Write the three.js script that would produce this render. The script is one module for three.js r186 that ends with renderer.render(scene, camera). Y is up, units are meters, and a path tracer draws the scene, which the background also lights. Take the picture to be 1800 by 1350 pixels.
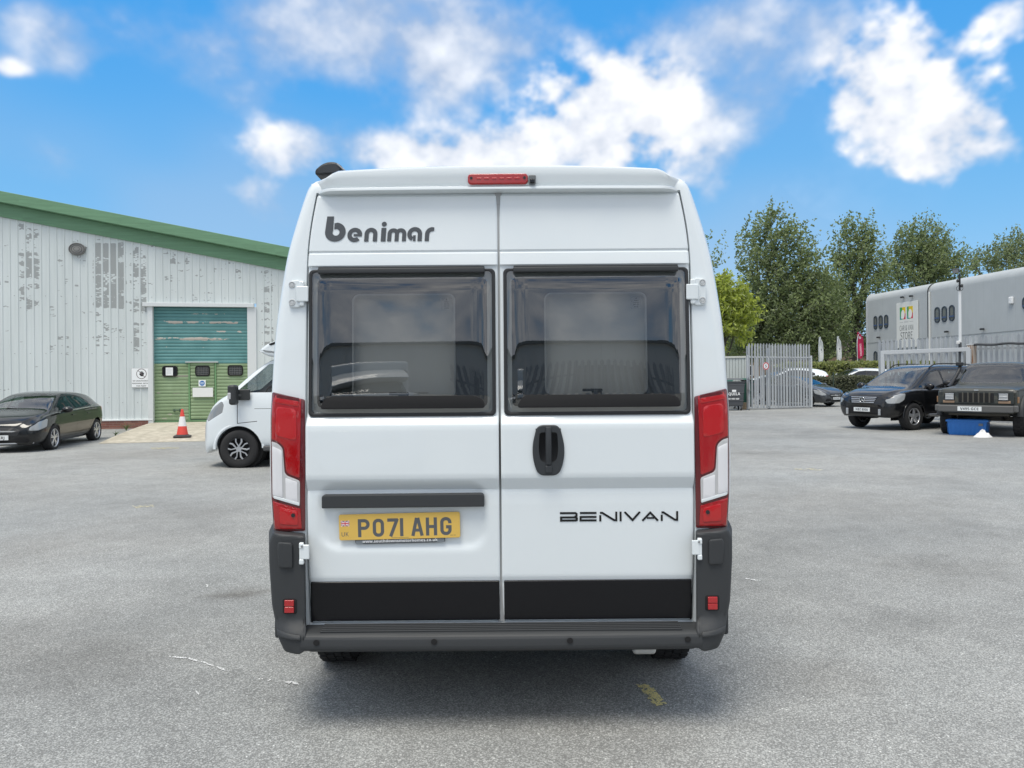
import * as THREE from 'three';
import { mergeGeometries, toCreasedNormals, mergeVertices } from 'three/addons/utils/BufferGeometryUtils.js';
import { RoundedBoxGeometry } from 'three/addons/geometries/RoundedBoxGeometry.js';
import { TessellateModifier } from 'three/addons/modifiers/TessellateModifier.js';
import { TextGeometry } from 'three/addons/geometries/TextGeometry.js';
import { FontLoader } from 'three/addons/loaders/FontLoader.js';

// ---------------------------------------------------------------- camera
const F = 1352, CAMH = 1.52, ROLL = 0.0079;           // focal length in photo pixels (1800 x 1350), eye height, slight roll
const scene = new THREE.Scene();
const camera = new THREE.PerspectiveCamera(2 * Math.atan(675 / F) * 180 / Math.PI, 4 / 3, 0.05, 3000);
camera.position.set(0, CAMH, 0);
camera.rotation.set(0, 0, -ROLL);
const renderer = new THREE.WebGLRenderer({ antialias: true });
renderer.toneMapping = THREE.LinearToneMapping;
renderer.toneMappingExposure = 1.24;
renderer.shadowMap.enabled = true;

// ---------------------------------------------------------------- random and noise
function rng(seed) { let a = seed >>> 0; return () => { a = (a + 0x6d2b79f5) | 0; let t = Math.imul(a ^ (a >>> 15), 1 | a); t = (t + Math.imul(t ^ (t >>> 7), 61 | t)) ^ t; return ((t ^ (t >>> 14)) >>> 0) / 4294967296; }; }
const HN = new Float32Array(65536); { const r = rng(77); for (let i = 0; i < 65536; i++) HN[i] = r(); }
const h3 = (x, y, z) => HN[(Math.imul(x, 73856093) ^ Math.imul(y, 19349663) ^ Math.imul(z, 83492791)) >>> 7 & 65535];
function vn(x, y, z = 0) {
  const X = Math.floor(x), Y = Math.floor(y), Z = Math.floor(z); x -= X; y -= Y; z -= Z;
  x = x * x * (3 - 2 * x); y = y * y * (3 - 2 * y); z = z * z * (3 - 2 * z);
  const a = h3(X, Y, Z), b = h3(X + 1, Y, Z), c = h3(X, Y + 1, Z), d = h3(X + 1, Y + 1, Z);
  const e = h3(X, Y, Z + 1), f = h3(X + 1, Y, Z + 1), g = h3(X, Y + 1, Z + 1), h = h3(X + 1, Y + 1, Z + 1);
  const p = a + (b - a) * x, q = c + (d - c) * x, r = e + (f - e) * x, s = g + (h - g) * x, u = p + (q - p) * y, v = r + (s - r) * y;
  return u + (v - u) * z;
}
function fbm(x, y, z, o) { let s = 0, a = 0.5, t = 0; for (let i = 0; i < o; i++) { s += a * vn(x, y, z); t += a; a *= 0.55; x = x * 2.03 + 11.3; y = y * 2.03 + 5.7; z = z * 2.03 + 3.1; } return s / t; }
const lerp = (a, b, t) => a + (b - a) * t, clamp = (x, a = 0, b = 1) => Math.min(b, Math.max(a, x));
const sstep = (a, b, x) => { x = clamp((x - a) / (b - a)); return x * x * (3 - 2 * x); };
const lin = (c) => (c <= 0.04045 ? c / 12.92 : ((c + 0.055) / 1.055) ** 2.4);
const s2l = (r, g, b) => [lin(r / 255), lin(g / 255), lin(b / 255)];

// ---------------------------------------------------------------- sky: blue air and broken cloud, one computed dome
function ray(px, py) { const dx = px - 900, dy = py - 675; return [(dx - ROLL * dy) / F, -(dy + ROLL * dx) / F]; }
{
  const SW = 3072, SH = 1536, half = SH / 2, dens = new Float32Array(SW * half), brig = new Float32Array(SW * half);
  // a cloud is a set of soft puffs, in degrees of azimuth and elevation: [az, el, radius across, radius up, strength, brightness]
  const puffs = [];
  const seen = (px, py, rx, ry, k, b) => { const [x, y] = ray(px, py); puffs.push([Math.atan(x) * 57.296, Math.atan(y / Math.hypot(1, x)) * 57.296, rx / 24, ry / 24, k, b]); };
  for (const c of [[1100, 190, 120, 110, 1.15, 1], [1010, 200, 100, 90, 1, 1], [1150, 255, 130, 90, 1, 0.95], [960, 262, 130, 55, 1.1, 0.96], [820, 268, 170, 48, 1.0, 0.95], [700, 272, 110, 40, 0.85, 0.93], [1175, 170, 50, 90, 0.7, 0.96],
    [1555, 120, 100, 90, 1.1, 1], [1600, 200, 120, 100, 1.15, 1], [1650, 270, 110, 75, 1, 0.96], [1505, 150, 50, 70, 0.6, 0.95], [1700, 240, 60, 60, 0.6, 0.92], [1740, 250, 40, 40, 0.4, 0.9], [1790, 290, 35, 45, 0.6, 0.93],
    [730, 60, 170, 110, 1.2, 0.89], [790, 110, 90, 80, 1.0, 0.9], [640, 40, 150, 80, 0.9, 0.87], [520, 30, 150, 70, 0.6, 0.85], [1190, 40, 220, 70, 0.62, 0.84], [1330, 120, 110, 100, 0.46, 0.84], [1400, 50, 120, 70, 0.5, 0.85], [1270, 235, 80, 60, 0.4, 0.84], [900, 90, 60, 60, 0.22, 0.84],
    [480, 265, 78, 55, 1.0, 0.94], [440, 345, 50, 50, 0.8, 0.91], [530, 260, 40, 50, 0.5, 0.9], [500, 370, 50, 60, 0.45, 0.88], [350, 130, 130, 60, 0.4, 0.84], [230, 60, 140, 60, 0.32, 0.86], [60, 50, 90, 45, 0.3, 0.84], [110, 90, 60, 35, 0.3, 0.84], [16, 118, 26, 15, 0.55, 0.93], [130, 290, 100, 40, 0.26, 0.82], [600, 250, 60, 40, 0.42, 0.86], [1240, 330, 60, 60, 0.5, 0.9], [1780, 20, 50, 40, 0.6, 0.93]]) seen(...c);
  const r = rng(4242);
  for (let i = 0; i < 330; i++) {                      // the same kind of cloud goes on all round
    const az = -180 + 360 * r(), el = 2 + 84 * Math.pow(r(), 1.25);
    const big = 4 + 7 * r(), k = 0.45 + 0.7 * r(), b = 0.84 + 0.16 * r();
    if (Math.abs(az) < 35 + 2.6 * big / Math.cos(el / 57.3) && el < 28 + 1.0 * big) continue;
    for (let j = 0; j < 5; j++) puffs.push([az + (r() - 0.5) * 2.4 * big / Math.cos(el / 57.3), el + (r() - 0.5) * 1.1 * big, big * (0.5 + 0.6 * r()), big * (0.35 + 0.4 * r()), k * (0.7 + 0.5 * r()), b]);
  }
  for (const [az, el, rx, ry, k, b] of puffs) {
    const j0 = Math.max(0, Math.floor((el - ry * 1.8) / 90 * half)), j1 = Math.min(half - 1, Math.ceil((el + ry * 1.8) / 90 * half));
    for (let j = j0; j <= j1; j++) {
      const e = (j + 0.5) / half * 90, ce = Math.max(0.08, Math.cos(e / 57.296)), span = Math.min(180, rx * 1.8 / ce);
      const i0 = Math.floor((az - span) / 360 * SW), i1 = Math.ceil((az + span) / 360 * SW), v = (e - el) / ry;
      for (let i = i0; i <= i1; i++) {
        const u = ((i + 0.5) / SW * 360 - az) * ce / rx, q = u * u + v * v;
        if (q > 3.2) continue;
        const w = k * (Math.exp(-q * 1.25) - 0.0183), at = j * SW + ((i + SW / 2 + SW) % SW);
        brig[at] = (brig[at] * dens[at] + b * w) / (dens[at] + w + 1e-6); dens[at] += w;
      }
    }
  }
  const data = new Float32Array(SW * SH * 4);
  const stops = [[0, s2l(186, 214, 238)], [6, s2l(152, 199, 237)], [13, s2l(115, 181, 234)], [24, s2l(76, 160, 230)], [45, s2l(66, 146, 218)], [90, s2l(60, 134, 206)]];
  const tones = [0, 1, 2].map((c) => smoothTable(stops.map(([e, q]) => [e, q[c]])));
  const warm = s2l(176, 188, 208), white = s2l(252, 252, 253);
  for (let j = 0; j < half; j++) {
    const e = (j + 0.5) / half * 90, y = Math.sin(e / 57.296), ce = Math.cos(e / 57.296);
    const base = tones.map((f) => f(e));
    for (let i = 0; i < SW; i++) {
      const a = ((i + 0.5) / SW - 0.5) * 2 * Math.PI;         // 0 = straight ahead (-z), positive to the right
      const x = Math.sin(a) * ce, z = -Math.cos(a) * ce, o = j * SW + i;
      let d = dens[o], al = 0, sh = 0;
      const vy = y * 1.25;
      const veil = fbm(x * 2.6 + 9, vy * 3.4, z * 2.6, 3);
      if (d > 0.001) {
        const wob = fbm(x * 7.5, vy * 7.5, z * 7.5, 6), fine = fbm(x * 24 + 5, vy * 24, z * 24, 5), dn = 1 - Math.exp(-d * 1.25), thick = sstep(0.86, 0.97, brig[o]);
        const body = dn + (wob - 0.5) * lerp(1.5, 1.2, thick) + (fine - 0.5) * lerp(0.5, 0.85, thick);
        al = sstep(lerp(0.16, 0.45, thick), lerp(1.0, 0.74, thick), body) * lerp(0.84, 0.99, thick) * sstep(0, 0.3, dn);
        sh = clamp(lerp(0.4, 0.52, thick) + (body - 0.85) * 0.75 + (fine - 0.5) * 0.9 + (wob - 0.5) * 0.5 + (thick - 0.5) * 0.35);
      }
      al = clamp(al + sstep(0.42, 0.75, veil) * 0.3 * (1 - al));
      const out = ((half + j) * SW + ((i + SW / 4 * 3) % SW)) * 4;   // three: u = atan2(z, x) / 2pi + 0.5
      const gain = 1 + 0.12 * sh * sh;
      for (let c = 0; c < 3; c++) data[out + c] = 0.95 * lerp(base[c] * 0.92, lerp(warm[c], white[c] * gain, sh), al);
      data[out + 3] = 1;
    }
  }
  for (let j = 0; j < half; j++) for (let i = 0; i < SW; i++) { const o = (j * SW + i) * 4; data[o] = 0.3; data[o + 1] = 0.31; data[o + 2] = 0.31; data[o + 3] = 1; }
  const sky = new THREE.DataTexture(data, SW, SH, THREE.RGBAFormat, THREE.FloatType);
  sky.mapping = THREE.EquirectangularReflectionMapping; sky.magFilter = THREE.LinearFilter; sky.needsUpdate = true;
  scene.background = sky; scene.environment = sky;
}
// ---------------------------------------------------------------- sun: veiled, so broad and soft
const sun = new THREE.DirectionalLight(new THREE.Color(1, 0.945, 0.84), 2.35);
sun.position.set(-7, 40, 2); sun.target.position.set(0, 0, -12);
sun.castShadow = true; sun.shadow.radius = 52; sun.shadow.mapSize.set(4096, 4096);
Object.assign(sun.shadow.camera, { left: -40, right: 40, top: 45, bottom: -45, near: 1, far: 140 });
scene.add(sun, sun.target);

// ---------------------------------------------------------------- helpers
const V = (x, y, z) => new THREE.Vector3(x, y, z);
const used = new Map();
function numbered(n) { const k = used.get(n) ?? 0; used.set(n, k + 1); return k ? n + '_' + String(k).padStart(3, '0') : n; }
function mesh(name, geo, mat, parent) { const m = new THREE.Mesh(geo, mat); m.name = parent ? name : numbered(name); m.castShadow = m.receiveShadow = true; (parent ?? scene).add(m); return m; }
function thing(name, label, category, pos = [0, 0, 0], turn = 0, group) {
  const g = new THREE.Group(); g.name = numbered(name); g.position.set(...pos); g.rotation.y = turn; g.userData = { label, category }; if (group) g.userData.group = group; scene.add(g); return g;
}
function tag(o, label, category, group) { o.userData = { label, category }; if (group) o.userData.group = group; return o; }
function struct(o) { o.userData.kind = 'structure'; return o; }
function copyOf(root, label, pos, turn) { const c = root.clone(); c.name = numbered(root.name.replace(/_\d{3}$/, '')); c.userData = { ...root.userData, label: label ?? root.userData.label }; if (pos) c.position.set(...pos); if (turn !== undefined) c.rotation.y = turn; scene.add(c); return c; }
function clean(g) { g = g.index ? g.toNonIndexed() : g; for (const k of Object.keys(g.attributes)) if (!['position', 'normal', 'uv'].includes(k)) g.deleteAttribute(k); const n = g.attributes.position.count; if (!g.attributes.normal) g.computeVertexNormals(); if (!g.attributes.uv) g.setAttribute('uv', new THREE.BufferAttribute(new Float32Array(n * 2), 2)); g.clearGroups(); return g; }
const merge = (list) => mergeGeometries(list.map(clean), false);
const move = (g, x, y, z) => g.translate(x, y, z);
const box = (w, h, d, x = 0, y = 0, z = 0) => new THREE.BoxGeometry(w, h, d).translate(x, y, z);
const rbox = (w, h, d, r, x = 0, y = 0, z = 0, s = 2) => new RoundedBoxGeometry(w, h, d, s, r).translate(x, y, z);
const cyl = (r1, r2, h, n = 24, x = 0, y = 0, z = 0) => new THREE.CylinderGeometry(r1, r2, h, n).translate(x, y, z);
function tube(pts, r, n = 24, k = 8, closed = false) { return new THREE.TubeGeometry(new THREE.CatmullRomCurve3(pts.map((p) => V(...p)), closed, 'centripetal'), n, r, k, closed); }
function rod(a, b, r, k = 8) { const A = V(...a), B = V(...b), d = B.clone().sub(A), g = new THREE.CylinderGeometry(r, r, d.length(), k); g.applyQuaternion(new THREE.Quaternion().setFromUnitVectors(V(0, 1, 0), d.clone().normalize())); return g.translate((A.x + B.x) / 2, (A.y + B.y) / 2, (A.z + B.z) / 2); }
function poly(pts) { return new THREE.Shape(pts.map(([x, y]) => new THREE.Vector2(x, y))); }
function rrect(x0, y0, x1, y1, r, Cls = THREE.Shape) { const s = new Cls(); s.moveTo(x0 + r, y0); s.lineTo(x1 - r, y0); s.absarc(x1 - r, y0 + r, r, -Math.PI / 2, 0); s.lineTo(x1, y1 - r); s.absarc(x1 - r, y1 - r, r, 0, Math.PI / 2); s.lineTo(x0 + r, y1); s.absarc(x0 + r, y1 - r, r, Math.PI / 2, Math.PI); s.lineTo(x0, y0 + r); s.absarc(x0 + r, y0 + r, r, Math.PI, 1.5 * Math.PI); return s; }
function rpoly(pts, r) { // polygon with rounded corners
  const s = new THREE.Shape(), n = pts.length;
  for (let i = 0; i < n; i++) {
    const p = pts[i], a = pts[(i + n - 1) % n], b = pts[(i + 1) % n], rr = p[2] ?? r;
    const la = Math.hypot(a[0] - p[0], a[1] - p[1]), lb = Math.hypot(b[0] - p[0], b[1] - p[1]), k = Math.min(rr, la / 2.05, lb / 2.05);
    const A = [p[0] + (a[0] - p[0]) * k / la, p[1] + (a[1] - p[1]) * k / la], B = [p[0] + (b[0] - p[0]) * k / lb, p[1] + (b[1] - p[1]) * k / lb];
    i ? s.lineTo(...A) : s.moveTo(...A); s.quadraticCurveTo(p[0], p[1], ...B);
  }
  s.closePath(); return s;
}
function extrude(shape, depth, bevel = 0, z = 0, seg = 2, curve = 8) { // front face at z, body behind it
  const g = new THREE.ExtrudeGeometry(shape, { depth: Math.max(1e-4, depth - 2 * bevel), bevelEnabled: bevel > 0, bevelSize: bevel, bevelThickness: bevel, bevelOffset: -bevel, bevelSegments: seg, curveSegments: curve });
  return g.translate(0, 0, z - depth + bevel);
}
function warp(g, f) { const p = g.attributes.position, v = V(); for (let i = 0; i < p.count; i++) { v.fromBufferAttribute(p, i); f(v); p.setXYZ(i, v.x, v.y, v.z); } return g; }
const dense = (g, edge, it = 6) => new TessellateModifier(edge, it).modify(clean(g));
const creased = (g, a = 0.6) => toCreasedNormals(g, a);
function grid(nu, nv, P, uvf) { // P(i/nu, j/nv) -> [x, y, z]
  const pos = [], uv = [], idx = [];
  for (let j = 0; j <= nv; j++) for (let i = 0; i <= nu; i++) { const p = P(i / nu, j / nv); pos.push(...p); uv.push(...(uvf ? uvf(i / nu, j / nv, p) : [i / nu, j / nv])); }
  for (let j = 0; j < nv; j++) for (let i = 0; i < nu; i++) { const a = j * (nu + 1) + i, b = a + 1, c = a + nu + 1, d = c + 1; idx.push(a, b, d, a, d, c); }
  const g = new THREE.BufferGeometry(); g.setAttribute('position', new THREE.Float32BufferAttribute(pos, 3)); g.setAttribute('uv', new THREE.Float32BufferAttribute(uv, 2)); g.setIndex(idx); g.computeVertexNormals(); return g;
}
function planeUV(g, f) { const p = g.attributes.position, u = new Float32Array(p.count * 2); for (let i = 0; i < p.count; i++) { const q = f(p.getX(i), p.getY(i), p.getZ(i)); u[2 * i] = q[0]; u[2 * i + 1] = q[1]; } g.setAttribute('uv', new THREE.BufferAttribute(u, 2)); return g; }
function split(geo, f) { // cuts the triangles along f = 0: [where f < 0, where f > 0], normals carried along
  geo = clean(geo); const P = geo.attributes.position.array, N = geo.attributes.normal.array, U = geo.attributes.uv.array, out = [[], []];
  const vert = (i) => [P[3 * i], P[3 * i + 1], P[3 * i + 2], N[3 * i], N[3 * i + 1], N[3 * i + 2], U[2 * i], U[2 * i + 1]];
  for (let t = 0; t < P.length / 9; t++) {
    const v = [vert(3 * t), vert(3 * t + 1), vert(3 * t + 2)], s = v.map((p) => f(p[0], p[1], p[2], p[5], p[4]));
    if (s.every((x) => x <= 0)) out[0].push(...v); else if (s.every((x) => x > 0)) out[1].push(...v);
    else for (const side of [0, 1]) {
      const ring = [], ok = (x) => (side ? x > 0 : x <= 0);
      for (let k = 0; k < 3; k++) { const a = v[k], b = v[(k + 1) % 3], p = s[k], q = s[(k + 1) % 3]; if (ok(p)) ring.push(a); if (ok(p) !== ok(q)) { const w = p / (p - q); ring.push(a.map((x, n) => x + (b[n] - x) * w)); } }
      for (let k = 1; k + 1 < ring.length; k++) out[side].push(ring[0], ring[k], ring[k + 1]);
    }
  }
  return out.map((list) => { const g = new THREE.BufferGeometry(), p = new Float32Array(list.length * 3), n = new Float32Array(list.length * 3), u = new Float32Array(list.length * 2); list.forEach((q, i) => { for (let c = 0; c < 3; c++) { p[3 * i + c] = q[c]; n[3 * i + c] = q[3 + c]; } u[2 * i] = q[6]; u[2 * i + 1] = q[7]; }); g.setAttribute('position', new THREE.BufferAttribute(p, 3)); g.setAttribute('normal', new THREE.BufferAttribute(n, 3)); g.setAttribute('uv', new THREE.BufferAttribute(u, 2)); return g; });
}
function region(geo, cuts) { // the part where every cut function is negative, and the rest: exact even for strips thinner than a face
  let cur = geo; const rest = []; for (const f of cuts) { const [a, b] = split(cur, f); if (b.attributes.position.count) rest.push(b); cur = a; if (!cur.attributes.position.count) break; }
  return [cur, rest.length ? merge(rest) : cur];
}
const vSeam = (xf, y0, y1, w, zMin) => [(x, y) => x - xf(y) - w, (x, y) => xf(y) - w - x, (x, y) => y0 - y, (x, y) => y - y1, (x, y, z) => zMin - Math.abs(z)];
const hSeam = (yf, x0, x1, w, zMin) => [(x, y) => y - yf(x) - w, (x, y) => yf(x) - w - y, (x) => x0 - x, (x) => x - x1, (x, y, z) => zMin - Math.abs(z)];
function sdPoly(pts) { // signed distance to a polygon, negative inside
  return (x, y) => { let d = 1e9, s = 1; for (let i = 0, j = pts.length - 1; i < pts.length; j = i++) { const [ax, ay] = pts[i], [bx, by] = pts[j], ex = bx - ax, ey = by - ay, wx = x - ax, wy = y - ay, t = clamp((wx * ex + wy * ey) / (ex * ex + ey * ey)), qx = wx - ex * t, qy = wy - ey * t; d = Math.min(d, qx * qx + qy * qy); const c1 = y >= ay, c2 = y < by, c3 = ex * wy > ey * wx; if ((c1 && c2 && c3) || (!c1 && !c2 && !c3)) s = -s; } return s * Math.sqrt(d); };
}
const sdRect = (x0, y0, x1, y1, r = 0) => (x, y) => { const qx = Math.abs(x - (x0 + x1) / 2) - (x1 - x0) / 2 + r, qy = Math.abs(y - (y0 + y1) / 2) - (y1 - y0) / 2 + r; return Math.hypot(Math.max(qx, 0), Math.max(qy, 0)) + Math.min(Math.max(qx, qy), 0) - r; };
function tex(w, h, draw, opt = {}) { const c = document.createElement('canvas'); c.width = w; c.height = h; const g = c.getContext('2d'); draw(g, w, h); const t = new THREE.CanvasTexture(c); t.colorSpace = opt.data ? THREE.NoColorSpace : THREE.SRGBColorSpace; t.magFilter = THREE.LinearFilter; t.wrapS = t.wrapT = opt.repeat ? THREE.RepeatWrapping : THREE.ClampToEdgeWrapping; return t; }
function dataTex(n, m, f, srgb = true, repeat = true) { const a = new Uint8Array(n * m * 4); for (let j = 0; j < m; j++) for (let i = 0; i < n; i++) { const c = f(i, j), o = (j * n + i) * 4; a[o] = clamp(c[0], 0, 255); a[o + 1] = clamp(c[1], 0, 255); a[o + 2] = clamp(c[2], 0, 255); a[o + 3] = 255; } const t = new THREE.DataTexture(a, n, m, THREE.RGBAFormat); t.colorSpace = srgb ? THREE.SRGBColorSpace : THREE.NoColorSpace; t.magFilter = THREE.LinearFilter; t.wrapS = t.wrapT = repeat ? THREE.RepeatWrapping : THREE.ClampToEdgeWrapping; t.needsUpdate = true; return t; }
const mat = (r, g, b, rough = 0.6, o = {}) => new THREE.MeshPhysicalMaterial({ color: new THREE.Color().setRGB(r, g, b), roughness: rough, side: THREE.DoubleSide, ...o });
const glass = (r, g, b, o = {}) => mat(r, g, b, 0.01, { transmission: 1, thickness: 0, ior: 1.5, ...o });
const M = {
  white: mat(0.735, 0.785, 0.805, 0.38, { clearcoat: 1, clearcoatRoughness: 0.04 }), black: mat(0.007, 0.008, 0.009, 0.3, { clearcoat: 1, clearcoatRoughness: 0.02, specularIntensity: 0.2 }),
  plastic: mat(0.032, 0.035, 0.038, 0.6), darkPlastic: mat(0.018, 0.019, 0.021, 0.5), softBlack: mat(0.009, 0.009, 0.01, 0.85), rubber: mat(0.022, 0.022, 0.023, 0.88),
  gloss: mat(0.008, 0.008, 0.01, 0.06), chrome: mat(0.78, 0.79, 0.8, 0.16, { metalness: 1 }), alloy: mat(0.62, 0.63, 0.65, 0.32, { metalness: 0.9 }), steel: mat(0.32, 0.33, 0.34, 0.5, { metalness: 0.7 }),
  redLens: mat(0.36, 0.002, 0.004, 0.1, { clearcoat: 1, clearcoatRoughness: 0.02 }), clearLens: mat(0.5, 0.505, 0.51, 0.16, { clearcoat: 1, clearcoatRoughness: 0.02 }),
  underside: mat(0.1, 0.098, 0.094, 0.9),
};
const font = await new FontLoader().loadAsync('fonts/droid/droid_sans_bold.typeface.json');
function text3(s, size, depth, o = {}) { const g = new TextGeometry(s, { font, size, depth, curveSegments: 4, bevelEnabled: false }); g.computeBoundingBox(); const b = g.boundingBox; g.translate(-(b.min.x + b.max.x) / 2, -(b.min.y + b.max.y) / 2, 0); if (o.sx) g.scale(o.sx, 1, 1); return g; }
// ---------------------------------------------------------------- ground
const ramp = (x) => (x > 0 ? Math.log1p(Math.exp(Math.min(x * 1.2, 40))) / 1.2 : Math.log1p(Math.exp(x * 1.2)) / 1.2);
function gy(x, z) { const d = -z, l = 0.02 * Math.min(ramp(d - 19.5), 9), r = 0.0125 * Math.min(ramp(d - 7), 40) + 0.08 * Math.min(ramp(d - 38.5), 7); return lerp(l, r, sstep(-4, 4, x)); }
function onGround(px, py) { const [x, y] = ray(px, py); let d = -CAMH / y; for (let k = 0; k < 12; k++) d = (gy(x * d, -d) - CAMH) / y; return V(x * d, gy(x * d, -d), -d); }
{
  const lines = (lo, a, b, hi, fine) => { const o = []; for (let v = a; v <= b + 1e-6; v += fine) o.push(v); let s = fine; for (let v = b; v < hi; ) { s *= 1.18; v += s; o.push(v); } s = fine; for (let v = a; v > lo; ) { s *= 1.18; v -= s; o.unshift(v); } return o; };
  const xs = lines(-700, -16, 16, 700, 0.13), zs = lines(-900, -30, 0.5, 300, 0.11);
  const pos = [], uv = [], col = [], idx = [];
  const stains = [[425, 1045, 0.22, 0.45], [838, 1178, 0.035, 0.7], [225, 797, 1.6, 0.14], [640, 1130, 0.5, 0.12], [1100, 1290, 0.6, 0.1], [180, 1150, 0.5, 0.1], [1500, 900, 1.4, 0.1], [1650, 1000, 0.6, 0.1], [1420, 1180, 0.35, 0.12], [60, 960, 0.9, 0.1], [330, 905, 0.7, 0.1], [1380, 800, 1.2, 0.1]].map(([px, py, r, k]) => [onGround(px, py), r, k]);
  for (const z of zs) for (const x of xs) {
    pos.push(x, gy(x, z), z); uv.push(x / 2.6, z / 2.6);
    let v = 1 + (fbm(x * 0.3, z * 0.3, 1, 4) - 0.5) * 0.5 - 0.1 * sstep(0.55, 0.7, fbm(x * 0.8 + 60, z * 0.8, 8, 4)) + (fbm(x * 1.7, z * 1.7, 7, 3) - 0.5) * 0.2 + (vn(x * 6, z * 6, 3) - 0.5) * 0.07;
    v += (fbm(x * 0.22 + 3, z * 1.9, 5, 4) - 0.5) * 0.14;                 // wheel tracks and wash lines across the yard
    let brown = (fbm(x * 0.5 + 40, z * 0.5, 9, 3) - 0.5) * 0.05;
    for (const [p, r, k] of stains) { const q = Math.hypot((x - p.x), (z - p.z)) / r; if (q < 2) { const e = k * sstep(1.25, 0.2, q + (vn(x * 9, z * 9, 5) - 0.5) * 0.9); v *= 1 - e; brown += e * 0.1; } }
    col.push(v * (1 + brown), v, v * (1 - brown));
  }
  const n = xs.length;
  for (let j = 0; j + 1 < zs.length; j++) for (let i = 0; i + 1 < n; i++) { const a = j * n + i, b = a + 1, c = a + n, d = c + 1; idx.push(a, c, b, b, c, d); }
  const g = new THREE.BufferGeometry(); g.setAttribute('position', new THREE.Float32BufferAttribute(pos, 3)); g.setAttribute('uv', new THREE.Float32BufferAttribute(uv, 2)); g.setAttribute('color', new THREE.Float32BufferAttribute(col, 3)); g.setIndex(idx); g.computeVertexNormals();
  // worn asphalt: pale rubbed stones in a darker binder
  const N = 1024, hgt = new Float32Array(N * N), r = rng(5);
  const tone = new Float32Array(N * N);
  for (let k = 0; k < 280000; k++) {
    const cx = r() * N, cy = r() * N, rad = 0.65 + 1.2 * r() * r(), h = 0.25 + 0.75 * r(), t = r(), R = Math.ceil(rad);
    for (let dy = -R; dy <= R; dy++) for (let dx = -R; dx <= R; dx++) { const q = (dx * dx + dy * dy) / (rad * rad); if (q > 1) continue; const o = ((cy + dy + N) % N | 0) * N + ((cx + dx + N) % N | 0), hh = h * (1 - 0.6 * q); if (hh > hgt[o]) { hgt[o] = hh; tone[o] = t; } }
  }
  const map = dataTex(N, N, (i, j) => { const o = j * N + i, w = fbm(i / 64, j / 64, 3, 3) - 0.5; const b = 134 + 38 * Math.pow(hgt[o], 0.7) + (tone[o] - 0.5) * 34 + (tone[o] > 0.98 ? 34 : 0) + w * 14; return [b * 1.0, b * 1.002, b * 0.993]; });
  const bump = dataTex(N, N, (i, j) => { const b = 255 * hgt[j * N + i]; return [b, b, b]; }, false);
  const m = mat(1.0, 1.0, 1.0, 0.88, { map, bumpMap: bump, bumpScale: 0.0012, vertexColors: true });
  m.color.setRGB(1.05, 1.06, 1.04);
  struct(mesh('ground', g, m));
}
// painted marks on the asphalt, worn down to flakes
function flakes(name, label, corners, col, keep, cell = 0.012, seed = 1, lift = 0.004) {
  const P = corners.map(([px, py]) => onGround(px, py)), pos = [], r = rng(seed), w = P[0].distanceTo(P[1]), l = P[0].distanceTo(P[3]), nu = Math.max(2, Math.round(w / cell)), nv = Math.max(2, Math.round(l / cell));
  const at = (u, v) => { const a = P[0].clone().lerp(P[1], u), b = P[3].clone().lerp(P[2], u); return a.lerp(b, v); };
  for (let j = 0; j < nv; j++) for (let i = 0; i < nu; i++) {
    const edge = Math.min(i, nu - 1 - i, j, nv - 1 - j) < 1 ? 0.2 : 0;
    if (vn(i * 0.55 + seed, j * 0.55, 2) * 0.55 + r() * 0.45 + edge > keep) continue;
    const q = [[i, j], [i + 1, j], [i + 1, j + 1], [i, j + 1]].map(([a, b]) => { const p = at((a + (r() - 0.5) * 0.7) / nu, (b + (r() - 0.5) * 0.7) / nv); return [p.x, gy(p.x, p.z) + lift, p.z]; });
    for (const k of [0, 2, 1, 0, 3, 2]) pos.push(...q[k]);
  }
  const g = new THREE.BufferGeometry(); g.setAttribute('position', new THREE.Float32BufferAttribute(pos, 3)); g.computeVertexNormals();
  const o = mesh(name, g, mat(...col, 0.8)); o.userData = { kind: 'structure', label }; return o;
}
flakes('yellow_marking', 'worn yellow paint dash on the asphalt behind the campervan', [[1119, 1204], [1142, 1203], [1174, 1240], [1150, 1242]], s2l(228, 214, 150), 0.74, 0.011, 3);
flakes('yellow_marking', 'faint yellow paint dash far across the asphalt', [[232, 889], [272, 887], [274, 892], [236, 894]], s2l(205, 197, 165), 0.4, 0.02, 5);
flakes('yellow_marking', 'faint yellow paint dash far across the asphalt', [[1392, 823], [1440, 823], [1446, 827], [1396, 827]], s2l(205, 198, 170), 0.42, 0.03, 6);
flakes('yellow_marking', 'faint yellow paint dash far across the asphalt', [[262, 787], [316, 786], [320, 789], [266, 790]], s2l(200, 190, 150), 0.42, 0.03, 8);
{ // white scrape lines
  const scr = (pts, w, seed) => { for (let i = 0; i + 1 < pts.length; i++) { const [a, b] = [pts[i], pts[i + 1]]; flakes('white_scrape', 'thin white scrape mark on the asphalt beside the campervan', [[a[0], a[1] - w], [b[0], b[1] - w], [b[0], b[1] + w], [a[0], a[1] + w]], s2l(226, 226, 224), 0.62, 0.008, seed + i, 0.005); } };
  scr([[298, 1156], [330, 1158], [362, 1167], [396, 1179]], 1.4, 21);
  scr([[448, 1194], [476, 1197]], 1.2, 31); scr([[502, 1200], [526, 1203]], 2.2, 41);
  scr([[344, 1216], [350, 1222]], 2, 51); scr([[362, 1030], [366, 1031]], 2.5, 61); scr([[1310, 1018], [1340, 1022]], 1, 71);
}
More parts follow.
